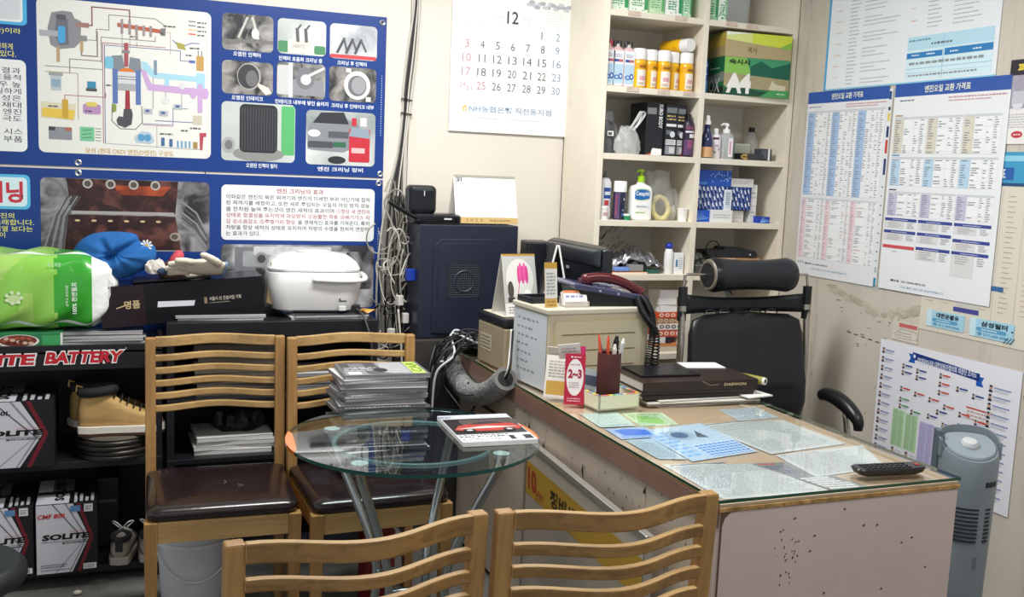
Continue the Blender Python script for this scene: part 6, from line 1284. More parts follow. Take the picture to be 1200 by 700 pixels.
def bk(u, v, y0=0): return Vector(((u-.5)*.50, .03+.05*(1-(2*u-1)**2)*1.0+y0, v))
m = MB(); m.grid(lambda u, v: bk(u, .955+.052*v+.02*(2*u-1)**2*(v), 0), 20, 3); m.obj('top_band', M('#191b20',.42), t, smooth=True, solid=.012)
for k in range(5): MB().tube([(-.13+.065*k+.026*math.cos(a), .058+.018*(1-abs(k-2)/2.0), .950+.014*math.sin(a)) for a in [math.pi*j/8 for j in range(9)]], .003, 6).obj('spring_wire', M('#4b4d52',.3,.7), t, smooth=True)
def bring(z, w, y, th):
    out = []
    for k in range(28):
        a = 2*math.pi*k/28; c, s = math.cos(a), math.sin(a); x = w*math.copysign(abs(c)**.45, c); yy = th*math.copysign(abs(s)**.6, s); out.append(Vector((x, y+yy+.04*(1-(x/w)**2), z)))
    return out
MB().rings([bring(.50,.10,.0,.01),bring(.505,.20,.0,.024),bring(.54,.236,-.008,.036),bring(.62,.245,-.022,.042),bring(.70,.245,-.016,.042),bring(.78,.243,.0,.036),bring(.88,.238,.014,.032),bring(.93,.225,.02,.026),bring(.95,.18,.022,.014),bring(.955,.06,.024,.006)]).obj('backrest', lea, t, smooth=True)
MB().rings([[Vector((x, y-.25, z)) for x, y in rrect(-w,-d,w,d,.07,6)] for z, w, d in ((.42,.20,.19),(.44,.245,.235),(.48,.25,.24),(.505,.235,.225),(.515,.18,.17))]).obj('seat', lea, t, smooth=True)
for s in (-1,1):
    x = .222*s if s > 0 else -.235
    MB().tube(spline([(s*.205,-.30,.44),(s*.225,-.31,.52),(s*.222,-.29,.64)],5), .011, 10).obj('arm_post', chro, t, smooth=True)
    ap = spline([(s*.222,-.155,.672),(s*.222,-.19,.682),(s*.222,-.25,.676),(s*.222,-.31,.655),(s*.222,-.355,.625),(s*.222,-.362,.59)],6)
    MB().tube(ap, [.014+.012*math.sin(math.pi*min(1,.15+k/(len(ap)-1)*.85)) for k in range(len(ap))], 14, flat=1.1).obj('armrest', M('#15161a',.32), t, smooth=True)
MB().cyl((0,-.25,.12),(0,-.25,.42),.03).obj('gas_lift', M('#1b1c1f',.4), t)
for k in range(5):
    a = R(90+72*k); MB().tube([(0,-.25,.12),(.235*math.cos(a),-.25+.235*math.sin(a),.075)],[.028,.018],10).obj('base_arm', chro, t); MB().ball((.235*math.cos(a),-.25+.235*math.sin(a),.032),.032,12,8).obj('castor', M('#1b1c1f',.5), t, smooth=True)

# black hoop in a clear bag behind the chair
t = thing('bagged_hoop', 'black steering wheel cover in a clear bag behind the chair', 'cover', (SX+.63, SY+.15, .713))
MB().tube([(.15*math.cos(2*math.pi*k/40), .035*math.sin(2*math.pi*k/40), .166+.15*math.sin(2*math.pi*k/40)) for k in range(40)], .015, 12, closed=True).obj('hoop', M('#1a1b20',.35), t, smooth=True)
MB().grid(lambda u, v: Vector((-.15+.33*u, -.025+.006*math.sin(12*u+5*v)+.02*v, .005+.27*v*(1-.3*(2*u-1)**2))), 18, 12).obj('clear_bag', film('#b9bcbc', .42), t, smooth=True)

# ================================================================== TOWER FAN HEATER
t = thing('tower_fan', 'grey plastic tower fan with slotted vents beside the desk', 'fan', (2.345, 2.17, 0), R(-28)); t.scale = (.90, .90, .965)
gp = M('#78838b', .38, var=.04, scale=3)
def fr(z, r, fl=.0, e=0):
    out = []
    for k in range(40):
        a = 2*math.pi*k/40; x, y = r*math.cos(a), r*math.sin(a)
        if y > .045: y = .045+(y-.045)*.35
        out.append(Vector((x, y, z+fl*y)))
    return out
lathe_obj('base', [(.0,0),(.15,0),(.15,.012),(.11,.03),(.06,.04),(0,.04)], gp, t, 40)
MB().rings([fr(.035,.075),fr(.06,.082),fr(.30,.084),fr(.56,.09),fr(.60,.092),fr(.70,.093,.25),fr(.725,.088,.35)]).obj('housing', gp, t, smooth='auto')
MB().rings([fr(.727,.080,.35),fr(.733,.078,.35)]).obj('top_panel', M('#8b98a1',.4), t, smooth='auto')
def hood(a):
    z1 = .742+.034*max(0, math.sin(R(a)))**.7; out = []
    for r, z in ((.0975,.69),(.0975,z1),(.0905,z1),(.0905,.69)):
        x, y = r*math.cos(R(a)), r*math.sin(R(a)); y = y if y < .045 else .045+(y-.045)*.35+(.006 if r > .095 else 0)*.3; out.append(Vector((x, y, z)))
    return out
MB().rings([hood(a) for a in range(-12, 193, 6)]).obj('back_rim', gp, t, smooth='auto')
MB().box(-.102,.005,.60,-.086,.05,.765).obj('back_spine', M('#5c6872',.4), t, bevel=.003)
T = Matrix.Translation((-.005,-.01,.728)) @ Matrix.Rotation(R(15),4,'X')
MB().lathe([(.028,0),(.027,.008),(.022,.016),(.0,.018)],28,T=T).obj('dial', M('#c3c8cb',.3), t, smooth='auto')
for k in range(20):
    a = 2*math.pi*k/20; v = T @ Vector((.027*math.cos(a), .027*math.sin(a), .006)); MB().ball(v, .0028, 6, 4).obj('dial_ridge', M('#b3b9bd',.3), t)
def arcslot(z0, z1, a0, a1, r, name, m):
    mb = MB(); n = 10
    rs = [[Vector(((r+o)*math.cos(R(a0+(a1-a0)*k/n)), (r+o)*math.sin(R(a0+(a1-a0)*k/n)), z)) for o, z in ((-.004,z0),(.0008,z0),(.0008,z1),(-.004,z1))] for k in range(n+1)]
    return mb.rings(rs).obj(name, m, t)
sl = M('#1f262d',.6)
for k in range(9): arcslot(.545-.0125*k, .5505-.0125*k, -128, -78, .0905-.00004*k*0, 'vent_slot', sl); arcslot(.545-.0125*k, .5505-.0125*k, -62, -48, .0905, 'vent_slot', sl)
arcslot(.618,.634,-70,-38,.0925,'handle_slot',sl); arcslot(.36,.40,-80,-70,.0855,'switch_panel', M('#5f6b75',.4))

# ================================================================== SHEETS ON THE RIGHT WALL
def FX(y0, z0): return Matrix(((0,0,-1,0),(-1,0,0,0),(0,1,0,0),(0,0,0,1)))    # face looks to -X; u = -y
def poster(lab, yl, yr, z0, z1, X, col, fn, cat='poster', name='wall_poster', group=None, curl=0):
    W = yl-yr; H = z1-z0; t = thing(name, lab, cat, (X, yl, z0), 0, group)
    curl = 0
    c = (lambda u, v: curl*(max(0,(u/W-.8))*5)**2*(1 if v < H*.6 else .3)+curl*(max(0,.12-v/H)*8)**2) if curl else (lambda u, v: 0)
    F = Matrix(((0,0,-1,0),(-1,0,0,0),(0,1,0,0),(0,0,0,1)))
    MB().grid(lambda a, b: F @ Vector((a*W, b*H, c(a*W, b*H)+.0003)), 14, 12).obj('sheet', M(col,.5), t, solid=.0005)
    p = PB(F @ Matrix.Translation((0,0,.0008)), .0003); p.bend = c; p.rect(0,0,W,H,col,0); fn(p, W, H); p.obj('print', t); return t
def rows(p, x0, z0, x1, z1, n, cols, head, name_col, seed, red=None):
    """a price table: cols = relative column widths; small grey print in each cell"""
    rd = random.Random(seed); H = z1-z0; tot = sum(cols); p.rect(x0, z0, x1, z1, '#f0f2f3', 2)
    p.rect(x0, z1-H/n*1.0, x1, z1, '#cdd2d6', 3); w0 = x0+(x1-x0)*cols[0]/tot; p.rect(x0, z0, w0, z1-H/n, name_col, 3)
    for i in range(1, n):
        zc = z1-(i+.5)*H/n; x = x0
        for j, c in enumerate(cols):
            w = (x1-x0)*c/tot
            if rd.random() < (.95 if j == len(cols)-1 or j == 0 else .55):
                f = .3+.5*rd.random(); a = x+w*(.1 if j else .12); p.rect(a, zc-H/n*.16, a+w*f*.8, zc+H/n*.16, (red if red and rd.random() < .3 else head), 4)
            x += w
        if i % 5 == 0: p.rect(x0, z1-(i)*H/n, x1, z1-(i)*H/n+.0006, '#b9bfc4', 4)
    x = x0
    for c in cols[:-1]: x += (x1-x0)*c/tot; p.rect(x, z0, x+.0006, z1, '#c3c9cd', 4)
PH = '#2f57a8'
def pl1(p, W, H):
    p.rect(0,H-.047,W,H,PH,1); p.text('엔진오일 교환 가격표', W*.31, H-.035, W*.70, H-.011, '#eef0d8', 2, .02)
    p.scribble(.012,H-.066,.10,H-.056,1,'#8a8f96',1,1); p.scribble(W*.5,H-.062,W*.98,H-.053,1,'#c78a92',1,2); p.scribble(W*.5,H-.071,W*.93,H-.063,1,'#c78a92',1,3)
    for k in range(3): x = .01+k*(W-.02)/3; rows(p, x, H-.42, x+(W-.03)/3, H-.078, 40, (3.2,2,2,1.4,1.8), '#7d838c', '#a9c3e6', k, None)
    for k in range(3): x = .01+k*(W-.02)/3; rows(p, x, .075, x+(W-.03)/3, H-.432, 38, (1.6,3.6,1.2,1.2), '#7d838c', '#eed6da', 10+k, '#c98a92')
    p.text('■농협 351-0094-5872-53', W*.13, .046, W*.43, .054, '#33363c', 1, .02); p.text('더욱 좋은 서비스로 보답하겠습니다', W*.22, .026, W*.68, .035, '#7fa6c0', 1, .01)
    for k in range(3): p.rect(W*(.02+.034*k),.048,W*(.045+.034*k),.058,'#b9bec4',1)
def pl2(p, W, H):
    p.rect(0,H-.047,W,H,PH,1); p.text('엔진오일 교환 가격표', W*.28, H-.037, W*.68, H-.012, '#eef0d8', 2, .02)
    p.scribble(.03,H-.066,.11,H-.056,1,'#5a6068',1,1); p.scribble(W*.5,H-.064,W*.98,H-.054,1,'#c78a92',1,2); p.scribble(W*.5,H-.074,W*.9,H-.066,1,'#c78a92',1,3)
    cc = ('#d9d4c4','#b9d6ea','#c6c2d9')
    zt = (H-.118, H-.262, H-.388); hts = (.135,.108,.092)
    for r_ in range(3):
        p.rect(.012, zt[r_], .05, zt[r_]+.005, ('#b58f5a','#5a8fb5','#4a4f58')[r_], 1)
        for k in range(3): x = .012+k*(W-.03)/3; rows(p, x, zt[r_]-hts[r_], x+(W-.045)/3, zt[r_]-.003, (16,13,12)[r_], (2.6,3.0,1.6,1.8), '#757b84', cc[r_], 20+r_*3+k)
    for r_, zz in enumerate((.225,.18,.12)):
        for k in range(3):
            x = .006+k*(W-.02)/3; w = (W-.045)/3
            if r_ == 2 and k == 0: p.rect(x, .155, x+w, .167, '#d0525a', 3); p.scribble(x+.05,.140,x+.08,.147,1,'#a9a9ac',3,1); continue
            hh = (.042,.042,.05)[r_]; z1 = zz+hh-(.01 if k==2 and r_==1 else 0)
            p.rect(x, z1-.011, x+w, z1, '#3b4a94', 3); p.scribble(x+w*.25, z1-.009, x+w*.75, z1-.003, 1, '#c6ccec', 4, k); p.rect(x, z1-hh+.004-(.04 if r_==2 and k==2 else 0), x+w*.62, z1-.011, '#dcdcdc', 2); p.scribble(x+w*.12, z1-hh+.006, x+w*.55, z1-.014, 4, '#a5a5a8', 3, k+9, .6); p.scribble(x+w*.72, z1-hh+.006, x+w*.95, z1-.014, 4, '#9a9a9c', 3, k+19, .6)
    p.text('■농협 : 351-0094-0872-53', W*.12, .032, W*.45, .041, '#33363c', 1, .02); p.text('더욱 좋은 서비스로 보답하겠습니다', W*.22, .012, W*.62, .021, '#7fa6c0', 1, .01)
def plup(p, W, H):
    p.rect(0,0,.012,H,'#4aa6da',1); p.rect(.012,0,W,.006,'#8fcbe6',1)
    rd = random.Random(5)
    z = H-.02; n = 0
    while z > .02:
        p.scribble(.05,z-.007,.10,z,1,'#d9b49a',1,n,.5,.5) if n % 3 == 0 else None
        p.scribble(.13,z-.007,.19,z,1,'#9a9fa6',1,n+50,.6); 
        if n % 4 != 3: p.scribble(.21,z-.007,.34+.08*rd.random(),z,1,'#a5aab0',1,n+90,.5)
        if z > .19:
            if n % 3 == 0: p.scribble(.46,z-.007,.50,z,1,'#d9a08a',1,n+7,.5)
            p.scribble(.54,z-.007,.61,z,1,'#9a9fa6',1,n+250,.6); p.scribble(.66,z-.007,.80,z,1,'#a5aab0',1,n+290,.6)
        z -= .0145; n += 1
    p.rect(.455,.012,W-.02,.165,'#d6eef6',1); p.rect(.455,.118,W-.02,.165,'#b9dfef',2); p.rect(.455,.088,.625,.108,'#2f7fbe',3); p.rect(.635,.088,W-.02,.112,'#2f7fbe',3)
    for a in (.48,.55,.66,.76): p.scribble(a,.094,a+.04,.104,1,'#e9f4fa',4,int(a*99))
    p.scribble(.46,.145,.58,.158,1,'#5f9ab0',3,3); p.scribble(.57,.126,.68,.142,1,'#6a6f76',3,4); p.rect(.455,.05,W-.02,.052,'#8fc4de',3); p.rect(.455,.035,W-.02,.036,'#8fc4de',3); p.scribble(.47,.06,.82,.08,1,'#8f979c',3,6); p.scribble(.47,.02,.82,.034,1,'#8f979c',3,7); p.rect(.628,.012,.630,.165,'#8fc4de',4)
poster('large white and pale blue service chart, uppermost on the right wall', 3.41, 2.545, 1.822, 2.46, 2.698, '#e9eef2', plup)
def plbro(p, W, H):
    p.rect(0,H-.105,W,H,'#2b2630',1); p.rect(.01,H-.155,.075,H-.05,M('#a9a4b4',.4,var=.2,scale=30),2); p.ell(.042,H-.13,.024,.03,'#d9dbe2',3); p.rect(.02,H-.14,.064,H-.10,'#c3c6cf',3); p.text('파워', .03,H-.042,.10,H-.012,'#e6d04a',3,.05)
    p.scribble(.01,.05,W-.005,H-.17,6,'#b9bcc0',1,3); p.ell(.05,.03,.022,.011,'#c23b46',2); p.scribble(.036,.026,.064,.034,1,'#f2e6e6',3,2)
poster('dark headed leaflet with a silver filter picture at the far right', 2.485, 2.16, 1.60, 1.868, 2.697, '#eceae6', plbro)
def pl3(p, W, H):
    p.rect(0,H-.105,W,H,'#3f9ac4',1); p.rect(0,H-.03,W,H-.012,'#8fd0e6',2); p.rect(0,H-.09,W*.55,H-.05,'#2a5faa',3); p.text('엔진오일 교환 가격표', .02,H-.088,W*.50,H-.052,'#eef0f2',4,.03); p.rect(0,H-.11,W,H-.10,'#1f4a78',3)
    for i in range(24):
        z = H-.14-i*.0165
        for j, x in enumerate((.02,.10,.18,.26,.335,.42)): p.scribble(x,z-.006,x+.045,z,1,('#a9a59a' if j%2==0 else '#d0a59a'),2,i*7+j,.5)
    for k, (x, z) in enumerate(((.15,.20),(.24,.175),(.15,.085),(.24,.06))): p.rect(x,z,x+.11,z+.016,'#4a4a94' if k%2==0 else '#3a6a9c',3)
    p.rect(.10,.02,.26,.07,'#cfcdc8',2); p.rect(.16,.105,.26,.155,'#cfcdc8',2)
    for x in (.09,.172,.31,.40): p.rect(x,0,x+.001,H-.12,'#a9b4bc',2)
poster('older yellowed price list with a sky blue heading behind the front one', 2.775, 2.15, .945, 1.575, 2.6985, '#dcd6c6', pl3)
def stk(name_, num):
    def f(p, W, H): p.rect(0,0,W,H,'#a6d3e6',1); p.rect(W*.0,0,W*.14,H,'#c9e6f0',2); p.text(name_, W*.26,H*.60,W*.86,H*.90,'#20303c',3,.04); p.rect(W*.16,H*.34,W*.84,H*.54,'#5c9fc6',3,H*.09); p.scribble(W*.28,H*.38,W*.7,H*.5,1,'#e0f0f6',4,3); p.text(num, W*.18,H*.08,W*.90,H*.28,'#4a90b5',3,.02)
    return f
poster('pale blue telephone sticker, left of the pair under the price lists', 2.74, 2.57, .962, 1.02, 2.6965, '#a6d3e6', stk('대현운활유','☎ 017-347-0346'), 'sticker', 'wall_sticker')
def s2(p, W, H): stk('삼성필터','☎ 017-200-2084')(p, W, H); [p.line([(W*.80+.012*k,-.004),(W*.9+.012*k,.016)], .0022, '#14161a', 4) for k in range(3)]; p.ell(W*.97,H*.6,.004,.003,'#14161a',4,8)
poster('pale blue telephone sticker with black ink strokes, right of the pair', 2.545, 2.365, .960, 1.021, 2.6965, '#a6d3e6', s2, 'sticker', 'wall_sticker')
def s3(p, W, H): p.rect(W*.25,H*.72,W*.95,H*.92,'#c96a6a',1); p.rect(.0,0,W,H*.5,'#dcd6cc',1); p.line([(.01,.02),(.05,.045),(.12,.04),(.13,.012),(.03,.008),(.01,.02)], .0012, '#6d6a66', 2); p.scribble(.025,.014,.11,.035,2,'#b3aca2',2,3)
poster('small scuffed label with a red line, between the chair and the stickers', 2.905, 2.775, .885, .955, 2.6985, '#d6cfc2', s3, 'sticker', 'wall_sticker')
poster('front price list for engine oil, left of the two blue headed sheets', 3.50, 3.026, 1.065, 1.82, 2.6965, '#e6e9ec', pl1, group=None, curl=.002)
def strip(p, W, H):
    for k, (c, z, h) in enumerate((('#2f8ab0',.0,.03),('#b3bac0',.05,.02),('#2b3a6a',.42,.06),('#c2452e',.50,.05),('#2b3a6a',.56,.04),('#e2cf4a',.62,.03),('#3a3f48',.66,.012),('#2b4f8a',.70,.03))): p.rect(.004,z,.016,z+h,c,1)
    for k in range(9): p.scribble(.004,.09+.035*k,.014,.10+.035*k,1,'#6a7078',1,k)
poster('narrow strip of coloured labels between the two front price lists', 3.030, 3.008, 1.07, 1.81, 2.6972, '#e4e6ea', strip)
poster('front price list for engine oil, right of the two, with grouped tables', 2.994, 2.472, 1.066, 1.822, 2.694, '#eaedf0', pl2, curl=.004)
# council members poster
def plc(p, W, H):
    HD = ['#e0b090','#d9a888']; 
    def person(x, z, s=1, nm='#3a4a8a'): p.rect(x,z,x+.013*s,z+.018*s,'#c9ccd6',2); p.ell(x+.0065*s,z+.011*s,.0042*s,.0055*s,'#c99a80',3,10); p.poly([(x,z),(x+.013*s,z),(x+.0105*s,z+.006*s),(x+.0025*s,z+.006*s)],'#23263a',4); p.ell(x+.0065*s,z+.0155*s,.0045*s,.0028*s,'#1d1a1c',4,8)
    def tagp(x, z, c, w=.035): person(x, z); p.rect(x+.015,z+.010,x+.015+w,z+.0155,c,2); p.scribble(x+.016,z+.002,x+.01+w,z+.009,2,'#b3b8c2',2,int(x*999))
    p.poly([(W*.23,H-.062),(W*.28,H-.062),(W*.28,H-.03),(W*.23,H-.03),(W*.245,H-.046)],'#1f5ab8',1); p.poly([(W*.72,H-.083),(W*.77,H-.083),(W*.755,H-.067),(W*.77,H-.05),(W*.72,H-.05)],'#1f5ab8',1)
    p.poly([(W*.26,H-.048),(W*.74,H-.066),(W*.74,H-.040),(W*.26,H-.022)],'#16387f',2); p.text('양대일보사와 대한의원자협의회 회장단 조직도', W*.30, H-.058, W*.72, H-.036, '#dfe6f6', 3, .02); p.ell(W*.275,H-.036,.006,.007,'#dfe6f6',3,10)
    for k in range(13): person(.012, H-.052-.0335*k, 1.15); p.rect(.030,H-.041-.0335*k,.075,H-.036-.0335*k,'#8f9ac6',2); p.scribble(.030,H-.052-.0335*k,.07,H-.042-.0335*k,2,'#a9aeba',2,k)
    for k in range(13): person(W-.125, H-.09-.03*k, 1.3); p.rect(W-.104,H-.076-.03*k,W-.035,H-.071-.03*k,'#8f9ac6',2); p.scribble(W-.104,H-.088-.03*k,W-.04,H-.078-.03*k,2,'#b3b8c2',2,k+30)
    for x, z, c in ((.12,.07,'#2b3f94'),(.12,.095,'#2b3f94'),(.19,.075,'#2b3f94'),(.19,.10,'#2b3f94'),(.30,.07,'#d0452e'),(.30,.10,'#d0452e'),(.30,.13,'#d0452e'),(.38,.10,'#2b3f94'),(.45,.11,'#2b3f94'),(.12,.155,'#d0452e'),(.19,.16,'#d0452e'),(.26,.165,'#d0452e'),(.33,.175,'#d0452e'),(.40,.185,'#d0452e'),(.47,.195,'#d0452e'),(.12,.195,'#3a9a5a'),(.30,.20,'#2b3f94'),(.12,.22,'#3a9a5a'),(.18,.23,'#3a9a5a'),(.26,.225,'#2b3f94'),(.33,.24,'#2b3f94'),(.40,.225,'#5a3f94'),(.40,.25,'#5a3f94'),(.47,.235,'#2b7fb4'),(.47,.26,'#2b7fb4')):
        tagp(x, H-z-.02, c)
    p.rect(.43,H-.165,.545,H-.160,'#d0452e',2); p.scribble(.435,H-.205,.54,H-.168,3,'#c9a59a',2,3)
    for a, b, c, z0, z1 in ((.095,.155,'#b4dca6',H-.385,H-.245),(.16,.22,'#b4dca6',H-.385,H-.25),(.23,.30,'#c3bde2',H-.43,H-.262),(.305,.375,'#c3bde2',H-.43,H-.265),(.38,.46,'#c3bde2',H-.43,H-.27)):
        p.rect(a,z0,b,z1,c,2); p.scribble(a+.004,z0+.004,b-.004,z1-.004,22,'#8fa594' if c[1]=='b' else '#9a94c0',3,int(a*99)); p.rect((a+b)/2,z0,(a+b)/2+.0015,z1,'#eef0f2',4)
    for x in (.095,.165): person(x+.005,H-.415,1.3); p.scribble(x+.03,H-.415,x+.058,H-.395,2,'#a9aeba',2,int(x*77))
    for j in range(2):
        for i in range(2): p.rect(.095+.065*i,H-.432-.022*j,.155+.065*i,H-.428-.022*j,'#d0603c',2); p.scribble(.095+.065*i,H-.442-.022*j,.15+.065*i,H-.434-.022*j,1,'#b3a9a2',2,j+i)
    p.rect(.225,H-.475,.32,H-.435,'#d9973a',2); p.scribble(.23,H-.472,.315,H-.44,4,'#a86a20',3,2)
    for k in range(5): person(.09+.06*k,.012,1.3); p.scribble(.11+.06*k,.014,.14+.06*k,.03,2,'#a9aeba',2,k)
poster('poster of council portraits with green and lilac columns, low on the right wall', 2.956, 2.315, .395, .877, 2.697, '#e9eaf2', plc)
place(MB().lathe([(0,0),(.006,0),(.004,.004),(0,.005)],12,T=Matrix.Rotation(R(-90),4,'Y')).obj('wall_nail', M('#8a7a5c',.4,.6), None, smooth='auto'), 'small brass nail head in the right wall below the stickers', 'nail', (2.6998, 2.30, .80))

# ================================================================== CABLES
def cable(lab, pts, r, col, group, n=7, name='cable'):
    pts = [Vector(p_) for p_ in pts]; o = pts[0]
    ob = MB().tube(spline([p_-o for p_ in pts], n), r, 6).obj(name, M(col,.5), None, smooth=True)
    return place(ob, lab, 'cable', tuple(o), 0, group)
q = random.Random(21); cg_ = ['#c9c6bc','#8d8b84','#2c2c2e','#b3b0a6','#3c3a38','#d6d3ca','#1c1c1e','#77756e']
vl = 'thin cable in the bundle running up the back wall'
for k in range(9):
    o = (k-4)*.0042; yv = 3.934-.004*(k % 3)
    cable(vl, [(1.115+o*.6,yv,2.58),(1.118+o,yv,2.3),(1.124+o*.5+q.uniform(-.004,.004),yv,2.10),(1.106+o,yv,1.9),(1.092+o,yv,1.75),(1.088+o*.7,yv,1.66),(1.075+o+q.uniform(-.006,.006),yv,1.5),(1.055+o*1.8,yv-.004,1.35),(1.045+o*3,yv-.01,1.15),(1.05+o*4,yv-.015,.95),(1.06+o*4,yv-.01,.70)], (.0032 if k%2 else .0045), cg_[k%8], 'cables running up the back wall')
for z in (1.655,1.71): place(MB().tube([(.022*math.cos(a),.014*math.sin(a),0) for a in [2*math.pi*j/14 for j in range(14)]], .0025, 6, closed=True).obj('cable_tie', M('#202022',.4), None), 'black tie %s round the wall cable bundle' % ('lower' if z < 1.7 else 'upper'), 'cable tie', (1.09, 3.930, z), 0, None, (0, R(8), 0))
vt = 'tangled cable looping between the blue banner and the computer tower'
for k in range(34):
    cx, cz = 1.025+q.uniform(-.05,.035), 1.02+q.uniform(-.24,.24); rx, rz_ = q.uniform(.02,.06), q.uniform(.05,.14); a0 = q.uniform(0,6); yb = q.uniform(3.76,3.89)
    n = q.choice((6,7,9)); pts = [(cx+rx*math.cos(a0+j*.75)*q.uniform(.7,1.15)+.006*j, yb+.02*math.sin(j*1.3+k), cz+rz_*math.sin(a0+j*.75)+.010*(j-3)) for j in range(n)]
    kc = q.choice(['#a9a69a','#bdb9ac','#1b1b1d','#c9c6bc','#d6d3ca','#8f8c82','#1b1b1d']); cable({'#1':'black','#8':'dull grey','#a':'grey','#b':'beige grey','#c':'pale grey','#d':'off-white'}[kc[:2]]+' '+vt, pts, q.choice((.0025,.0032,.004,.0028)), kc, 'tangled cables beside the computer tower', 6)
for k in range(8):
    x = 1.04+.012*k; cable('cable hanging straight down through the tangle by the tower', [(x-.02,3.86,1.33),(x+q.uniform(-.02,.02),3.85,1.15),(x+q.uniform(-.025,.025),3.83,.98),(x+q.uniform(-.02,.02),3.84,.8),(x,3.84,.55)], .0038, q.choice(['#1b1b1d','#2c2c2f','#8f8c82','#1b1b1d']), 'cables hanging through the tangle')
place(MB().box(-.02,-.015,-.022,.02,.015,.022).obj('plug_connector', M('#1f3fa8',.4), None, bevel=.002), 'blue video connector in the cable tangle', 'connector', (1.062, 3.70, 1.035), R(8))
for k, (x, z) in enumerate(((1.055,.86),(1.03,.93),(1.00,.80))): place(MB().box(-.012,-.012,-.02,.012,.012,.02).obj('adapter_plug', M('#d9d7d0',.4), None, bevel=.003), ('white plug low in the cable tangle','white plug half way up the cable tangle','white plug at the left of the cable tangle')[k], 'plug', (x, 3.74, z), R(20*k))
# cables spilling over the desk end
for k in range(17):
    x0 = 1.09+.02*q.random(); c = '#c9cbd0' if k in (3,9) else q.choice(['#141416','#1c1d20','#2a2b2f','#1c1d20','#44464a']); yy = 3.30; w_ = q.uniform(-.12,.10)
    pts = [(1.08+.02*q.random(),3.52+w_,.45+.1*q.random()),(1.10+q.uniform(-.03,.02),3.50+w_,.66+q.uniform(-.05,.05)),(1.13+q.uniform(-.03,.04),3.48+w_*.8,.76+q.uniform(-.03,.05)),(1.20+q.uniform(-.03,.03),3.49+q.uniform(-.06,.06),.81+q.uniform(-.03,.04)),(1.27+q.uniform(-.02,.03),3.50+q.uniform(-.06,.06),.80+q.uniform(-.02,.035)),(1.36,3.52+q.uniform(-.06,.05),.775+.001*k),(1.42,3.53+.004*k,.764)]
    cable('%s cable spilling over the far desk edge' % ('white' if k in (3,9) else 'black'), pts, .0048 if k in (3,9) else .0035, c, ('white' if k in (3,9) else 'black')+' cables over the desk edge')
place(MB().grid(lambda u, v: Vector((-.06+.12*u,-.05+.1*v,.02+.012*math.sin(8*u+3*v)+.008*math.sin(9*v))),12,10).obj('crumpled_sheet', M('#cdd0de',.5), None, smooth=True, solid=.001), 'crumpled pale paper under the cables on the desk', 'paper', (1.30, 3.56, .765), R(15))
cable('thin black cable arching down the wall right of the tower', [(1.48,3.80,1.21),(1.50,3.80,1.19),(1.525,3.79,1.13),(1.53,3.78,1.05),(1.52,3.78,.798)], .0022, '#1b1b1d', None)
cable('white wall cable dropping in front of the rack end', [(.96,3.50,.93),(.965,3.49,.86),(.975,3.49,.75),(.985,3.5,.5),(.98,3.5,.1)], .004, '#b9b6ac', None)
cable('long thick black cord draped beside the pile of magazines', [(1.10,3.48,.80),(1.07,3.44,.74),(1.04,3.42,.62),(1.05,3.40,.5),(1.08,3.40,.3),(1.05,3.38,.1)], .007, '#16171a', None)
cable('black cord looping under the insulated pipe', [(1.12,3.46,.66),(1.16,3.40,.60),(1.18,3.33,.57),(1.20,3.30,.62),(1.19,3.36,.68)], .004, '#16171a', None)

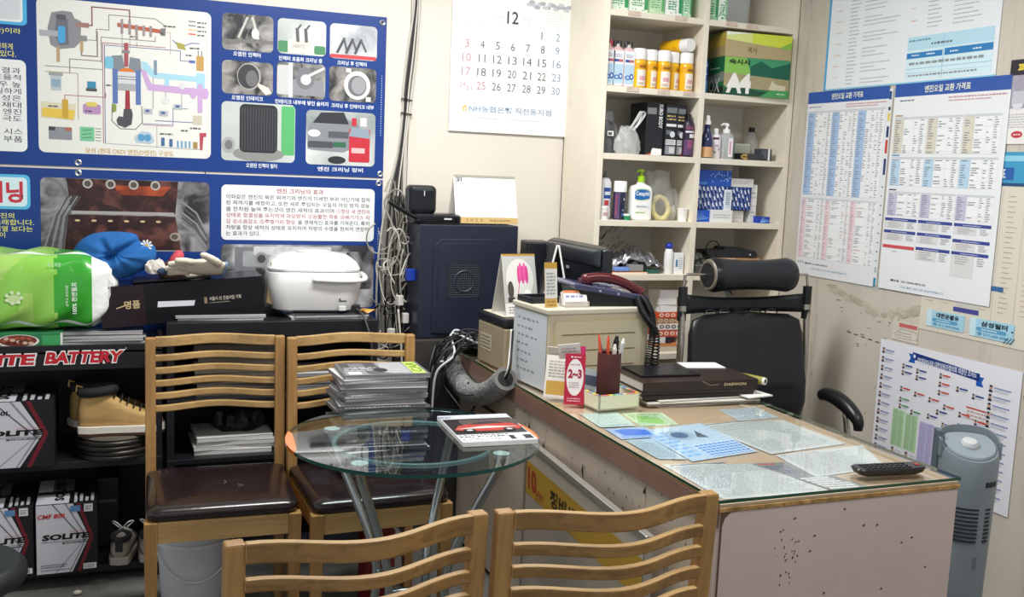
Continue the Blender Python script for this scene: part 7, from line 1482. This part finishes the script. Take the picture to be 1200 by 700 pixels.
# ================================================================== BUCKET AND FLOOR BITS
t = thing('plastic_bucket', 'white plastic bucket with a wire handle under the left chair', 'bucket', (.225, 3.14, 0))
lathe_obj('bucket_body', [(.0,.002),(.088,.0),(.092,.006),(.112,.33),(.109,.33),(.089,.01),(0,.01)], M('#c9ccd0',.35), t, 40)
for z, r in ((.332,.119),(.31,.1165),(.285,.1135)): lathe_obj('rim', [(r-.006,z-.012),(r,z-.010),(r,z),(r-.008,z+.002)], M('#d3d6d9',.35), t, 40)
MB().tube([(.118*math.cos(a), -.118*abs(math.sin(a))*.9-.004, .30-.13*math.sin(a)) for a in [math.pi*k/20 for k in range(21)]], .0025, 6).obj('handle', M('#d9dbdd',.4), t, smooth=True)
lathe_obj('lid', [(0,.333),(.116,.333),(.118,.338),(.10,.342),(0,.34)], M('#aeb2b6',.4), t, 40)
t = thing('red_canister', 'dark red canister standing under the chair behind the table', 'canister', (.82, 3.18, 0)); lathe_obj('canister_body', [(0,0),(.06,0),(.062,.006),(.062,.22),(.03,.26),(.02,.27)], M('#7a1d22',.4), t); lathe_obj('cap', [(.022,.27),(.022,.295),(.0,.297)], M('#c9a25a',.5), t, 18)
place(MB().ball((0,0,.008),(.014,.011,.008),10,6).obj('pebble', M('#b9b4a8',.8), None, smooth=True), 'small pale scrap on the floor in front of the rack', 'scrap', (-.12, 3.44, 0))

# ================================================================== small pieces become sub-parts of the part that carries them
UNDER = {'key': ('top_shell','remote_body'), 'speaker_rest': ('top_shell',), 'raised_plate': ('side_plate',), 'grille': ('side_plate',), 'grille_backing': ('side_plate',), 'fan_ring': ('side_plate',), 'screw': ('side_plate',),
 'dial_ridge': ('dial',), 'headrest_end': ('headrest',), 'headrest_cap': ('headrest',), 'daisy_patch': ('cushion',), 'scuff_marks': ('seat',), 'chrome_band': ('sleeve',), 'nozzle': ('cap',), 'steam_vent': ('lid',), 'lace': ('upper',),
 'lace_bow': ('upper',), 'heel_tab': ('upper',), 'pull_loop': ('upper',), 'socket': ('body',), 'slot': ('front_panel',), 'tip': ('barrel',), 'cuff_edging': ('glove_body',), 'suction_pad': ('glass_top',), 'emblem': ('body','rear_shell'),
 'print': ('sheet','vinyl_sheet','page_pad'), 'printed_cover': ('cover',), 'edge_tab': ('box_body',), 'chips': ('end_panel',), 'indicator': ('router_body',), 'open_core': ('insulation_end',), 'pump_head': ('pump_collar',), 'top_lip': ('rear_shell',)}
byp = {}
for o in COL.objects:
    if o.parent: byp.setdefault(o.parent, []).append(o)
for root, chs in list(byp.items()):
    if root.parent: continue
    first = {}
    for c in chs: first.setdefault(c.name.split('.')[0], c)
    for c in chs:
        for b in UNDER.get(c.name.split('.')[0], ()):
            h = first.get(b)
            if h and h != c and h.matrix_local == Matrix(): c.parent = h; break
